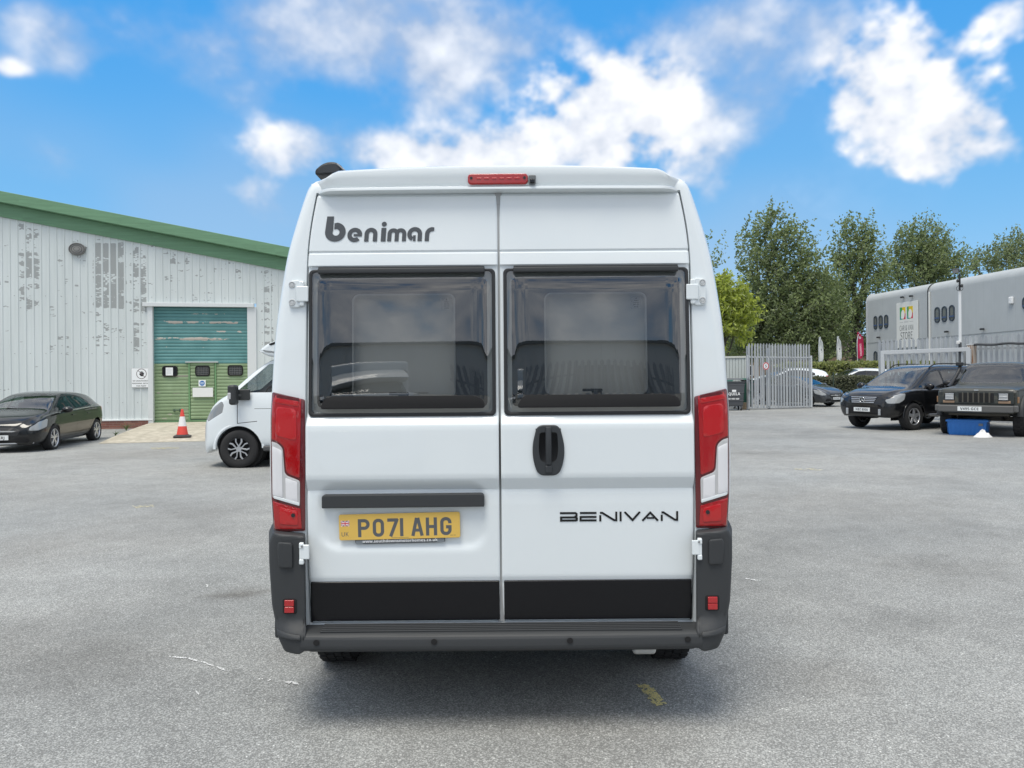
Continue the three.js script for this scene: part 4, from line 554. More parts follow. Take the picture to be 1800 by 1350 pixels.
// ---------------------------------------------------------------- the corrugated warehouse on the left (local x along its front, z out towards the yard)
const WA = V(-12.08, 0, -26), WT = 10 * Math.PI / 180, WE = V(Math.cos(WT), 0, -Math.sin(WT)), WN = V(Math.sin(WT), 0, Math.cos(WT));
function wp(px, py, off = 0) { const [rx, ry] = ray(px, py), d = (off + WA.x * WN.x + WA.z * WN.z) / (rx * WN.x - WN.z); const P = V(rx * d, CAMH + ry * d, -d); return [P.clone().sub(WA).dot(WE), P.y]; }
const wx = (x, y, z) => WA.clone().addScaledVector(WE, x).addScaledVector(WN, z).setY(y);
const warehouse = thing('warehouse', 'white corrugated warehouse with green roof edge and a peeling roller door', 'warehouse', [WA.x, 0, WA.z], WT);
{
  const [lx, ly] = wp(0, 338), [qx, qy] = wp(498, 435), slope = (qy - ly) / (qx - lx), rl = (x) => ly + (x - lx) * slope;   // top edge of the verge board
  const X0 = -9.5, X1 = 11, [dl] = wp(269.5, 640), [dr] = wp(435.5, 640), dTop = wp(350, 539)[1], dBot = wp(300, 742)[1], plTop = wp(230, 738)[1];
  // paint film with bare grey patches where it has come off
  const TW = 1536, TH = 900, UX = 13, UY = 8, groups = [[30, 72, 390, 545, 0.58], [95, 125, 400, 640, 0.36], [162, 222, 425, 545, 0.86], [162, 224, 540, 610, 0.5], [226, 262, 425, 620, 0.6], [283, 340, 440, 500, 0.48], [340, 362, 470, 490, 0.45], [400, 456, 465, 500, 0.46], [456, 482, 470, 610, 0.6], [-10, 30, 480, 580, 0.34], [345, 400, 510, 525, 0.4], [40, 70, 545, 620, 0.36]].map(([a, b, c, d, k]) => { const [x0, y1] = wp(a, c), [x1, y0] = wp(b, d); return [x0, y0, x1, y1, k]; });
  const wallMap = dataTex(TW, TH, (i, j) => {
    const x = (i / TW - 0.5) * UX, y = j / TH * UY; let k = 0.27; for (const [x0, y0, x1, y1, w] of groups) { const e = sstep(-0.12, 0.12, Math.min(x - x0, x1 - x, y - y0, y1 - y)); k = Math.max(k, w * e); }
    const ph = ((x / 0.235) % 1 + 1) % 1, pan = sstep(0.2, 0.3, ph) * sstep(1.0, 0.92, ph), col = Math.floor(x / 0.235);
    const n = 0.34 * vn(col * 1.9, y * 2.6, 1) + 0.36 * vn(x * 2.2, y * 11, 4) + 0.3 * vn(x * 16, y * 34, 8), bare = pan * sstep(0.02, -0.02, n - k * 0.78);
    const dirt = (fbm(x * 1.1, y * 0.4, 3, 3) - 0.5) * 14 + (vn(x * 14, y * 0.7, 2) - 0.5) * 7; const c = [206, 213, 212].map((v) => v + dirt), b = [156, 160, 159];
    return [lerp(c[0], b[0], bare), lerp(c[1], b[1], bare), lerp(c[2], b[2], bare)];
  });
  const clad = mat(1, 1, 1, 0.55, { map: wallMap }), cladUV = (g) => planeUV(g, (x, y) => [x / UX + 0.5, y / UY]);
  const pitch = 0.235;
  function sheet(xa, xb, yb) { // one profiled sheet with raised ribs, bottom yb, top following the roof
    const pts = [[xa, 0.0]]; for (let k = Math.ceil(xa / pitch); k * pitch < xb - 0.02; k++) { const c = k * pitch; for (const [o, z] of [[0, 0], [0.018, 0.024], [0.048, 0.024], [0.066, 0]]) if (c + o > xa && c + o < xb) pts.push([c + o, z]); } pts.push([xb, 0.0]);
    const n = pts.length - 1; const g = grid(n, 1, (u, v) => { const [x, z] = pts[Math.round(u * n)]; return [x, v ? rl(x) - 0.62 : yb, z]; }); return cladUV(creased(g, 0.3));
  }
  const cover = pitch * 4; let k0 = Math.floor(X0 / cover);
  for (let x = k0 * cover; x < X1; x += cover) {
    const a = x, b = x + cover + 0.004, cuts = [[a, Math.min(b, dl - 0.1)], [Math.max(a, dl - 0.1), Math.min(b, dr + 0.3)], [Math.max(a, dr + 0.3), b]];
    cuts.forEach(([p, q], i) => { if (q - p > 0.03) { const m = mesh('cladding_sheet', sheet(p, q, i === 1 ? dTop + 0.12 : plTop), clad, warehouse); m.position.z = ((Math.round(x / cover) % 2) + 2) % 2 * 0.002; } });
  }
  // fixings along the sheeting rails
  const studs = []; for (const y of [1.0, 2.65, 4.55]) for (let x = -6.8; x < 6; x += pitch * 2) if (!(x > dl - 0.2 && x < dr + 0.3 && y < dTop)) studs.push(cyl(0.012, 0.012, 0.012, 6).rotateX(Math.PI / 2).translate(x + 0.15, y, 0.006)); const st = mesh('cladding_fixings', merge(studs), mat(0.3, 0.31, 0.31, 0.6), warehouse); st.userData.kind = 'stuff';
  // verge board and flashing
  const green = mat(0.165, 0.33, 0.19, 0.55, { map: dataTex(256, 256, (i, j) => { const b = 236 + (fbm(i / 40, j / 9, 2, 3) - 0.5) * 38; return [b, b, b]; }) });
  const bar = (h0, h1, z0, z1) => { const n = 20; const P = []; const g = extrude(poly([[X0, rl(X0) - h0], [X1, rl(X1) - h0], [X1, rl(X1) - h1], [X0, rl(X0) - h1]]), z1 - z0, 0.012, z1); return planeUV(g, (x, y) => [x / 4, y]); };
  mesh('verge_board', bar(0, 0.36, -0.4, 0.34), green, warehouse);
  mesh('verge_flashing', bar(0.362, 0.8, -0.1, 0.075), green, warehouse);
  mesh('roof_sheet', grid(1, 1, (u, v) => [lerp(X0, X1, u), rl(lerp(X0, X1, u)) - 0.03, -0.3 - 22 * v]), mat(0.25, 0.27, 0.26, 0.7), warehouse);
  mesh('rear_shell', merge([box(0.1, rl(X1) - 0.6, 22, X1 - 0.06, (rl(X1) - 0.6) / 2, -11.2), box(0.1, rl(X0) - 0.6, 22, X0 + 0.06, (rl(X0) - 0.6) / 2, -11.2), box(X1 - X0, 5.6, 0.1, (X0 + X1) / 2, 2.8, -22.2), box(dl - X0 - 0.1, 5.5, 0.05, (X0 + dl) / 2 - 0.05, 2.78, -0.06), box(X1 - dr - 0.3, 5.5, 0.05, (X1 + dr) / 2 + 0.15, 2.78, -0.06)]), mat(0.4, 0.41, 0.41, 0.7), warehouse);
  // brick plinth
  const bricks = [0, 1, 2].map((k) => mat(...[[0.26, 0.115, 0.085], [0.22, 0.1, 0.078], [0.3, 0.145, 0.11]][k], 0.9)), bg = box(0.215, 0.065, 0.1), hg = box(0.1, 0.065, 0.1), rr = rng(8);
  mesh('brick_mortar', box(dl - X0, 0.6, 0.09, (X0 + dl) / 2 - 0.02, plTop - 0.32, -0.0), mat(0.4, 0.36, 0.32, 0.95), warehouse);
  for (let c = 0; c < 5; c++) for (let k = 0; k < 28; k++) { const x = dl - 0.14 - k * 0.225 - (c % 2) * 0.1125; const b = mesh('brick', bg, bricks[Math.floor(rr() * 3)], warehouse); b.position.set(x, plTop - 0.065 - c * 0.075, 0.004 + rr() * 0.004); }
  mesh('drip_trim', merge([rbox(dl - X0 - 0.02, 0.05, 0.09, 0.01, (X0 + dl) / 2, plTop - 0.004, 0.03)]), mat(0.72, 0.74, 0.74, 0.5), warehouse);
  // opening: lintel flashing, jambs
  const trim = mat(0.66, 0.69, 0.69, 0.5), l0 = wp(252, 536)[0], l1 = wp(447, 536)[0];
  mesh('lintel', rbox(l1 - l0, 0.13, 0.16, 0.01, (l0 + l1) / 2, dTop + 0.05, 0.05), trim, warehouse);
  mesh('jamb', rbox(0.16, dTop - dBot + 0.2, 0.26, 0.01, dl - 0.08, (dTop + dBot) / 2 - 0.1, -0.07), trim, warehouse);
  mesh('jamb', rbox(0.3, dTop - dBot + 0.2, 0.26, 0.01, dr + 0.15, (dTop + dBot) / 2 - 0.1, -0.07), trim, warehouse);
  // roller door: each slat, upper ones teal, lower ones green, paint scuffed off along bands
  const door = new THREE.Group(); door.name = 'roller_door'; warehouse.add(door); door.position.z = -0.12;
  const yc = wp(300, 640)[1], peel = (base, bands, bare) => dataTex(640, 640, (i, j) => { const x = lerp(dl, dr, i / 640), y = lerp(dBot, dTop, j / 640); let k = 0; for (const [yy, hh, w, xa, xb] of bands) k = Math.max(k, w * sstep(hh, hh * 0.3, Math.abs(y - yy)) * sstep(-0.2, 0.2, Math.min(x - xa, xb - x))); const n = 0.55 * vn(x * 3.2, y * 9, 3) + 0.3 * vn(x * 11, y * 22, 5) + 0.15 * vn(x * 34, y * 40, 6), e = sstep(0.015, -0.015, n - k * 0.58), d = (fbm(x * 2, y * 1.3, 4, 4) - 0.5) * 34; return [0, 1, 2].map((c) => lerp(base[c] + d, bare[c] + d * 0.5, e)); }, true, false);
  const Y = (py) => wp(350, py, -0.1)[1];
  const teal = mat(1, 1, 1, 0.55, { map: peel([92, 143, 143], [[Y(567), 0.075, 0.92, dl + 0.2, dr - 0.2], [Y(583), 0.06, 0.72, dl + 1.8, dr - 0.1], [Y(596), 0.09, 0.92, dl + 0.1, dr], [Y(552), 0.05, 0.55, dl, dr], [Y(610), 0.06, 0.4, dl, dr]], [188, 180, 170]) });
  const grn = mat(1, 1, 1, 0.6, { map: peel([130, 152, 116], [[Y(661), 0.05, 0.9, dl + 0.1, dl + 1.2], [Y(648), 0.05, 0.75, dl + 0.8, dl + 1.3], [Y(724), 0.16, 0.75, dl + 0.25, dl + 1.2], [Y(690), 0.06, 0.72, dl, dl + 1.1], [Y(665), 0.04, 0.6, dr - 1, dr], [Y(718), 0.06, 0.65, dl + 1.3, dl + 2], [Y(735), 0.04, 0.55, dl, dr]], [158, 158, 142]) });
  const pd = 0.114, uvD = (g) => planeUV(g, (x, y) => [(x - dl) / (dr - dl), (y - dBot) / (dTop - dBot)]);
  const slatProf = (n) => n;
  const wl = wp(333, 690, -0.1)[0], wr = wp(379, 690, -0.1)[0];
  const slat = (xa, xb, y) => uvD(extrude(rpoly([[0, 0.002, 0.004], [0.012, 0.006, 0.01], [0.016, pd * 0.5, 0.02], [0.008, pd - 0.012, 0.01], [0, pd - 0.004, 0.004], [-0.012, pd * 0.5, 0.01]], 0.01), xb - xa, 0, 0, 2, 3).rotateY(Math.PI / 2).scale(1, 1, -1).translate(xb, y, 0).rotateX(0));
  const slat2 = (xa, xb, y) => { const pr = [[0, 0.0], [0.014, 0.006], [0.02, pd * 0.3], [0.02, pd * 0.62], [0.012, pd * 0.9], [0.0, pd - 0.004]]; return uvD(creased(grid(1, 5, (u, v) => { const [z, yy] = pr[Math.round(v * 5)]; return [lerp(xa, xb, u), y + yy, z]; }), 0.9)); };
  for (let y = dTop - pd; y > dBot - 0.05; y -= pd) {
    if (y > yc - 0.03) mesh('slat', slat2(dl, dr, y), teal, door);
    else { mesh('slat', slat2(dl, wl - 0.03, y), grn, door); mesh('slat', slat2(wr + 0.03, dr, y), grn, door); }
  }
  mesh('backing_panel', box(dr - dl, dTop - dBot, 0.02, (dl + dr) / 2, (dTop + dBot) / 2, -0.015), mat(0.1, 0.14, 0.12, 0.8), door);
  const wk = new THREE.Group(); wk.name = 'wicket_door'; door.add(wk); const wt = wp(350, 637, -0.1)[1];
  for (let y = wt - pd; y > dBot + 0.03; y -= pd) mesh('slat', slat2(wl + 0.04, wr - 0.04, y).translate(0, 0, 0.012), grn, wk);
  mesh('wicket_frame', merge([rbox(0.055, wt - dBot, 0.05, 0.008, wl, (wt + dBot) / 2, 0.02), rbox(0.055, wt - dBot, 0.05, 0.008, wr, (wt + dBot) / 2, 0.02), rbox(wr - wl, 0.05, 0.05, 0.008, (wl + wr) / 2, dBot + 0.03, 0.02)]), mat(0.15, 0.3, 0.14, 0.6), wk);
  mesh('head_strip', rbox(wp(384, 635, -0.1)[0] - wp(326, 635, -0.1)[0], 0.045, 0.07, 0.006, (wp(384, 635, -0.1)[0] + wp(326, 635, -0.1)[0]) / 2, wt + 0.01, 0.04), mat(0.42, 0.46, 0.45, 0.5), door);
  mesh('bottom_rail', rbox(dr - dl, 0.07, 0.06, 0.008, (dl + dr) / 2, dBot + 0.01, 0.015), mat(0.11, 0.22, 0.11, 0.6), door);
  for (const [a, b, i] of [[285, 312, 0], [343, 369, 1], [400, 427, 2]]) {
    const [x0, y0] = wp(a, 662 - i * 0.6, -0.08), [x1, y1] = wp(b, 643 - i * 0.6, -0.08), pw = new THREE.Group(); pw.name = 'porthole'; (i === 1 ? wk : door).add(pw);
    const r = rrect(x0, y0, x1, y1, 0.09); r.holes.push(rrect(x0 + 0.045, y0 + 0.045, x1 - 0.045, y1 - 0.045, 0.06, THREE.Path));
    mesh('rubber_frame', extrude(r, 0.06, 0.015, 0.055, 2), M.softBlack, pw); mesh('pane', extrude(rrect(x0 + 0.02, y0 + 0.02, x1 - 0.02, y1 - 0.02, 0.07), 0.01, 0, 0.035), i ? mat(0.05, 0.055, 0.055, 0.15) : M.gloss, pw);
    if (i) { const bars = []; for (let k = 1; k < 9; k++) bars.push(rod([lerp(x0, x1, k / 9), y0 + 0.04, 0.038], [lerp(x0, x1, k / 9), y1 - 0.04, 0.038], 0.004, 4)); for (let k = 1; k < 6; k++) bars.push(rod([x0 + 0.04, lerp(y0, y1, k / 6), 0.038], [x1 - 0.04, lerp(y0, y1, k / 6), 0.038], 0.004, 4)); mesh('wire_mesh', merge(bars), mat(0.2, 0.2, 0.2, 0.6), pw); }
  }
  mesh('lift_handle', merge([rod([wp(306, 720.5, -0.06)[0], Y(720.5), 0.07], [wp(316, 720.5, -0.06)[0], Y(720.5), 0.07], 0.02), rbox(0.05, 0.1, 0.05, 0.015, wp(306, 720, -0.06)[0], Y(720.5), 0.045), rbox(0.05, 0.1, 0.05, 0.015, wp(316, 720, -0.06)[0], Y(720.5), 0.045)]), mat(0.06, 0.11, 0.07, 0.6), door);
  // things fixed to the front: separate objects
  const onWall = (name, label, cat, px0, py0, px1, py1, off, thick, m) => { const [x0, y0] = wp(px0, py1, off), [x1, y1] = wp(px1, py0, off); const p = wx((x0 + x1) / 2, (y0 + y1) / 2, off), w = x1 - x0, h = y1 - y0; const g = planeUV(extrude(rrect(-w / 2, -h / 2, w / 2, h / 2, 0.01), thick, 0.002, thick), (x, y) => [x / w + 0.5, y / h + 0.5]); const o = tag(mesh(name, g, m), label, cat); o.position.copy(p); o.rotation.y = WT; return o; };
  const printed = (w, h, f) => mat(1, 1, 1, 0.45, { map: tex(w, h, f) });
  onWall('warning_sign', 'white no entry notice with a hand in a crossed circle beside the roller door', 'sign', 230.7, 646.5, 266.2, 681.5, 0.045, 0.012, printed(512, 500, (g) => { g.fillStyle = '#eef1f1'; g.fillRect(0, 0, 512, 500); g.strokeStyle = '#3a3a3c'; g.lineWidth = 5; g.strokeRect(8, 8, 496, 484); g.strokeStyle = '#6a5f5f'; g.lineWidth = 15; g.beginPath(); g.arc(262, 152, 122, 0, 7); g.stroke(); g.fillStyle = '#27272a'; g.beginPath(); g.moveTo(230, 140); for (const [x, y] of [[238, 92], [252, 92], [256, 130], [262, 84], [276, 84], [280, 130], [290, 92], [304, 94], [304, 140], [318, 118], [330, 126], [318, 180], [300, 214], [250, 214], [214, 176], [204, 150], [214, 146]]) g.lineTo(x, y); g.fill(); g.strokeStyle = '#6a5f5f'; g.beginPath(); g.moveTo(176, 66); g.lineTo(348, 238); g.stroke(); g.fillStyle = '#333'; g.textAlign = 'center'; g.font = 'bold 46px sans-serif'; g.fillText('NO UNAUTHORISED', 256, 346); g.fillText('PERSONNEL BEYOND', 256, 410); g.fillText('THIS POINT', 256, 474); }));
  onWall('safety_sign', 'small white square sign with a blue disc on the wicket door', 'sign', 349.2, 668, 361.6, 679.4, -0.045, 0.008, printed(256, 240, (g) => { g.fillStyle = '#eef2f3'; g.fillRect(0, 0, 256, 240); g.fillStyle = '#2a6db3'; g.beginPath(); g.arc(128, 120, 96, 0, 7); g.fill(); g.fillStyle = '#e8f0f4'; for (const y of [82, 112, 142]) g.fillRect(60, y, 136, 12); }));
  onWall('blank_board', 'blank white board below the blue disc sign on the wicket door', 'board', 338.6, 681.3, 374.4, 698, -0.045, 0.008, mat(0.78, 0.79, 0.78, 0.5));
  onWall('paper_notice', 'sheet of paper taped inside the door porthole nearest the notice', 'notice', 291.4, 646, 304, 660, -0.045, 0.003, printed(160, 200, (g) => { g.fillStyle = '#e9ecec'; g.fillRect(0, 0, 160, 200); g.fillStyle = '#b7bcbf'; for (let k = 0; k < 8; k++) g.fillRect(20, 30 + k * 18, 80 + (k * 37) % 40, 5); }));
  const lampP = wx(...wp(135.5, 438, 0.06), 0.06), bl = thing('bulkhead_lamp', 'round grey unlit wall lamp high on the corrugated front', 'wall lamp', [lampP.x, lampP.y, lampP.z], WT);
  const rust = mat(0.23, 0.23, 0.22, 0.7);
  mesh('lamp_dish', new THREE.LatheGeometry([[0, -0.05], [0.2, -0.05], [0.26, -0.02], [0.262, 0.02], [0.24, 0.035], [0.2, 0.04], [0.1, 0.055], [0, 0.06]].map(([a, b]) => new THREE.Vector2(a, b)), 32).rotateX(Math.PI / 2).scale(1, 0.8, 1), rust, bl);
  mesh('lamp_ring', merge([0.23, 0.16, 0.09].map((r) => new THREE.TorusGeometry(r, 0.012, 6, 28).scale(1, 0.8, 1).translate(0, 0, 0.05))), mat(0.12, 0.12, 0.12, 0.7), bl);
  mesh('lamp_bracket', merge([rod([0.2, 0.1, 0], [0.3, 0.06, -0.02], 0.02), new THREE.TorusGeometry(0.05, 0.012, 6, 16).translate(0.06, -0.24, 0.02)]), M.steel, bl);
  // concrete ramp up to the door
  const A = onGround(174, 780), B = onGround(362, 774.5), C = wx(6.2, dBot - 0.01, -0.1), D = wx(dl - 0.1, dBot - 0.01, -0.1), Bx = onGround(430, 774);
  const top = (u, v) => { const f = A.clone().lerp(Bx, u), b = D.clone().lerp(C, u), p = f.lerp(b, v); const y0 = gy(p.x, p.z); p.y = Math.max(y0 + 0.012, lerp(y0 + 0.012, dBot - 0.01, v ** 0.9)); return p; };
  globalThis.rampTop = top;
  const conc = mat(1, 1, 1, 0.9, { map: dataTex(512, 512, (i, j) => { const n = (fbm(i / 50, j / 50, 2, 5) - 0.5) * 60 + (h3(i, j, 4) - 0.5) * 34; return [180 + n, 173 + n, 157 + n]; }) });
  const rampG = merge([grid(30, 24, (u, v) => top(u, v).toArray(), (u, v) => [u * 3, v * 3]), grid(1, 24, (u, v) => { const p = top(0, v); return [p.x, u ? p.y : gy(p.x, p.z) - 0.05, p.z]; }), grid(30, 1, (u, v) => { const p = top(u, 0); return [p.x, v ? p.y : p.y - 0.06, p.z]; })]);
  struct(mesh('concrete_ramp', rampG, conc));
  // weeds in the corner of plinth and ramp
  const wm = mat(0.07, 0.12, 0.03, 0.8);
  const weedAt = (px, py, s, seed) => { const p = onGround(px, py), r = rng(seed), gs = []; for (let k = 0; k < 26; k++) { const a = r() * 6.28, l = s * (0.5 + r()), t = 0.3 + r(); gs.push(grid(1, 3, (u, v) => [Math.cos(a) * t * l * v * v + (u - 0.5) * 0.018 * (1 - v * 0.8), l * (v - 0.35 * v * v), Math.sin(a) * t * l * v * v])); } const o = tag(mesh('weed', merge(gs), wm), ['green weed growing at the foot of the brick plinth', 'low green weed at the edge of the concrete ramp'][seed % 2], 'weed'); o.position.copy(p); };
  weedAt(222, 757, 0.28, 2); weedAt(203, 766, 0.16, 3);
  // cone on the ramp
  let best = null; for (let u = 0; u <= 1; u += 0.01) for (let v = 0; v <= 1; v += 0.01) { const p = top(u, v), [rx, ry] = ray(321, 769), d = -p.z, e = Math.hypot(rx * d - p.x, CAMH + ry * d - p.y); if (!best || e < best.e) best = { e, p: p.clone() }; }
  const cone = thing('traffic_cone', 'orange and white traffic cone standing on the concrete ramp', 'traffic cone', best.p.toArray(), 0.35);
  mesh('cone_base', merge([rbox(0.46, 0.045, 0.46, 0.02, 0, 0.024, 0), cyl(0.17, 0.2, 0.03, 20, 0, 0.06, 0)]), mat(0.06, 0.055, 0.055, 0.9), cone);
  const cr = (y) => lerp(0.155, 0.032, y / 0.72), band = (y0, y1, m, n) => mesh(n, new THREE.LatheGeometry([[cr(y0), y0 + 0.05], [cr(y1), y1 + 0.05]].map(([a, b]) => new THREE.Vector2(a, b)), 32), m, cone);
  const orange = mat(0.72, 0.075, 0.055, 0.6);
  band(0, 0.26, orange, 'lower_band'); band(0.26, 0.53, mat(0.8, 0.8, 0.8, 0.45), 'reflective_sleeve'); band(0.53, 0.72, orange, 'upper_band'); mesh('cone_tip', new THREE.LatheGeometry([[0.032, 0.77], [0.03, 0.785], [0.018, 0.787], [0.018, 0.74]].map(([a, b]) => new THREE.Vector2(a, b)), 24), orange, cone);
}
// ---------------------------------------------------------------- parked vehicles (local: +x forward, front axle at x = 0, +z is the vehicle's right)
function flip(g) { const i = g.index.array; for (let k = 0; k < i.length; k += 3) { const t = i[k]; i[k] = i[k + 1]; i[k + 1] = t; } return g; }
function outward(g) { g.computeVertexNormals(); const p = g.attributes.position, n = g.attributes.normal; let s = 0; for (let i = 0; i < p.count; i++) s += n.getY(i) * (p.getY(i) - 0.8) + n.getZ(i) * p.getZ(i); return s < 0 ? flip(g) : g; }
function shellOf(T, N = 90, K = 44) { // stations [x, bottom, sill half width, mid half width, belt height, belt half width, cant height, cant half width, top]
  const col = [1, 2, 3, 4, 5, 6, 7, 8].map((c) => smoothTable(T.map((t) => [t[0], t[c]]))), x0 = T[0][0], x1 = T[T.length - 1][0], rows = [];
  for (let i = 0; i <= N; i++) {
    const t = i / N, x = lerp(x0, x1, t + 0.035 * Math.sin(2 * Math.PI * t) * -1 * 1.2), [yb, wS, wM, yB, wB, yC, wC, yT] = col.map((f) => f(x));
    const key = [[0, yb], [wS * 0.9, yb], [wS, yb + Math.min(0.09, (yB - yb) * 0.2)], [wM, lerp(yb, yB, 0.52)], [lerp(wM, wB, 0.5) + 0.004, lerp(yb, yB, 0.84)], [wB, yB], [wB - 0.035, yB + Math.min(0.03, (yC - yB) * 0.3)], [lerp(wB - 0.035, wC, 0.55), lerp(yB, yC, 0.56)], [wC, yC], [wC * 0.86, lerp(yC, yT, 0.62)], [wC * 0.45, yT - (yT - yC) * 0.06], [0, yT]];
    const row = []; for (let k = 0; k <= K; k++) { const u = k / K * (key.length - 1), q = Math.min(key.length - 2, Math.floor(u)), f = u - q, p = (n, d) => key[clamp(n, 0, key.length - 1)][d]; const cr = (d) => { const a = p(q - 1, d), B = p(q, d), C = p(q + 1, d), D = p(q + 2, d), m0 = q <= 1 ? C - B : (C - a) / 2, m1 = q === 0 ? C - B : (D - B) / 2; return (2 * f ** 3 - 3 * f * f + 1) * B + (f ** 3 - 2 * f * f + f) * m0 + (-2 * f ** 3 + 3 * f * f) * C + (f ** 3 - f * f) * m1; }; row.push([x, cr(1), Math.max(0, cr(0))]); }
    rows.push(row);
  }
  const h = grid(K, N, (u, v) => rows[Math.round(v * N)][Math.round(u * K)]), cap = (i, s, o) => grid(K, 6, (u, v) => { const p = rows[i][Math.round(u * K)]; return [p[0] + o * (1 - (1 - v) ** 2), p[1], s * p[2] * (1 - v)]; });
  return smoothShell([h, cap(N, 1, 0.02), cap(0, 1, -0.02)]);
}
function smoothShell(parts) { // mirrored, welded, faces turned outwards
  const [h, ...caps] = parts; outward(h); const ax = h.attributes.position.getX(0); caps.forEach((c) => { c.computeVertexNormals(); const n = c.attributes.normal; let s = 0; for (let i = 0; i < n.count; i++) s += n.getX(i); const front = c.attributes.position.getX(0) > 0; if ((s < 0) === front) flip(c); });
  return creased(mergeVertices(merge([...parts, ...parts.map((g) => flip(g.clone().scale(1, 1, -1)))].map((g) => { g = g.clone(); g.deleteAttribute('normal'); g.deleteAttribute('uv'); g.computeVertexNormals(); return g; })), 1e-4), 0.75);
}
function pair(name, g, m, parent) { const [l, r] = split(g, (x, y, z) => z); if (l.attributes.position.count) mesh(name, l, m, parent); if (r.attributes.position.count) mesh(name, r, m, parent); }
function plateMesh(name, parent, text, pos, w = 0.52, h = 0.111, yellow = false, turn = Math.PI / 2, fg = '#1d1d20') {
  const t = tex(700, 150, (g) => { g.fillStyle = yellow ? '#dcb65a' : '#dfe2e2'; g.fillRect(0, 0, 700, 150); g.fillStyle = fg; g.font = 'bold 122px sans-serif'; g.textAlign = 'center'; g.fillText(text, 350, 119, 640); });
  const m = mesh(name, planeUV(extrude(rrect(-w / 2, -h / 2, w / 2, h / 2, 0.008), 0.012, 0.002, 0.006), (x, y) => [x / w + 0.5, y / h + 0.5]), mat(1, 1, 1, 0.4, { map: t }), parent); m.position.set(...pos); m.rotation.y = turn; return m;
}
const tintCar = glass(0.24, 0.28, 0.28, { ior: 1.8 }), screenCar = glass(0.6, 0.65, 0.64, { ior: 2.2 });
const cabinTrim = mat(0.05, 0.05, 0.052, 0.8);
function buildCar(name, label, s) {
  const g = thing(name, label, s.category ?? 'car'); g.rotation.order = 'YXZ';
  let b = shellOf(s.T); const wb = s.wb, R = s.R, ar = s.archR ?? R + 0.055, wc = s.wheelY ?? R;
  const side = (x, y, z) => Math.abs(z) > s.sideZ;
  [, b] = split(b, (x, y, z) => (Math.abs(z) > s.sideZ - 0.25 ? Math.min(Math.hypot(x, y - wc) - ar, Math.hypot(x + wb, y - wc) - ar) : 1));
  for (const p of s.sideGlass) { const f = sdPoly(p); let gl, fr; [gl, b] = split(b, (x, y, z, nz) => (Math.abs(z) > s.glassZ && y > s.glassY ? f(x, y) : 1)); let inner; pair('side_window', gl, tintCar, g); }
  { let fr; const f = sdPoly(s.dlo); [fr, b] = split(b, (x, y, z) => (Math.abs(z) > s.glassZ && y > s.glassY - 0.03 ? f(x, y) : 1)); pair('window_surround', fr, M.darkPlastic, g); }
  let ws; [ws, b] = split(b, (x, y, z, nz, ny) => (ny > 0.2 && x > s.screen.x1 && x < s.screen.x0 + 0.2 ? Math.max(Math.abs(z) - s.screen.w(x), x - s.screen.x0 + 0.12 * z * z, s.screen.x1 - x + 0.06 * z * z) : 1)); mesh('windscreen', ws, screenCar, g);
  if (s.rearGlass) { let rg; [rg, b] = split(b, (x, y, z, nz, ny) => (x < s.rearGlass.x1 + 0.3 ? s.rearGlass.f(x, y, z) : 1)); mesh('rear_window', rg, tintCar, g); }
  for (const [nm, f, m, both] of s.patches ?? []) { let p; [p, b] = split(b, f); both ? pair(nm, p, m, g) : mesh(nm, p, m, g); }
  for (const q of s.seams) { let p; [p, b] = region(b, q); if (p.attributes.position.count) pair('panel_gap', p, M.softBlack, g); }
  mesh('body', b, s.paint, g);
  // cabin
  const [cx0, cx1, cy] = s.cabin, seat = (x, z) => [rbox(0.5, 0.16, 0.5, 0.06, x, cy + 0.1, z), rbox(0.14, 0.62, 0.48, 0.06, x - 0.26, cy + 0.42, z).translate(0, 0, 0), rbox(0.1, 0.2, 0.26, 0.04, x - 0.3, cy + 0.82, z)];
  mesh('cabin_trim', merge([box(cx1 - cx0, 0.05, s.sideZ * 1.9, (cx0 + cx1) / 2, cy, 0), ...seat(-1.25, 0.36), ...seat(-1.25, -0.36), ...seat(-2.1, 0.34), ...seat(-2.1, -0.34), rbox(0.4, 0.22, s.sideZ * 1.7, 0.08, s.dash, s.glassY - 0.1, 0), new THREE.TorusGeometry(0.18, 0.015, 8, 24).rotateY(Math.PI / 2).rotateZ(-0.4).translate(s.dash - 0.42, s.glassY - 0.02, 0.36)]), cabinTrim, g);
  mesh('underbody', merge([box(s.T[s.T.length - 1][0] - s.T[0][0] - 0.5, 0.12, s.sideZ * 1.4, (s.T[0][0] + s.T[s.T.length - 1][0]) / 2, s.T[8][1] + 0.08, 0), ...[0, -wb].flatMap((x) => [1, -1].flatMap((z) => [new THREE.CylinderGeometry(ar - 0.008, ar - 0.008, 0.34, 28, 1, true, 0, Math.PI).rotateX(-Math.PI / 2).rotateZ(Math.PI / 2).translate(x, wc, z * (s.sideZ - 0.16)), new THREE.CircleGeometry(ar - 0.008, 28, 0, Math.PI).translate(x, wc, z * (s.sideZ - 0.33)), box(2 * ar - 0.02, 0.12, 0.02, x, wc - 0.06, z * (s.sideZ - 0.33))]))]), M.softBlack, g);
  for (const [x, z] of [[0, 1], [0, -1], [-wb, 1], [-wb, -1]]) { const w = wheel(g, x, R, z * s.track, R, s.tyreW, s.rimR, s.wheelStyle, false, 'wheel', s.rimMat); if (x === 0 && s.steer) w.rotation.y += s.steer; }
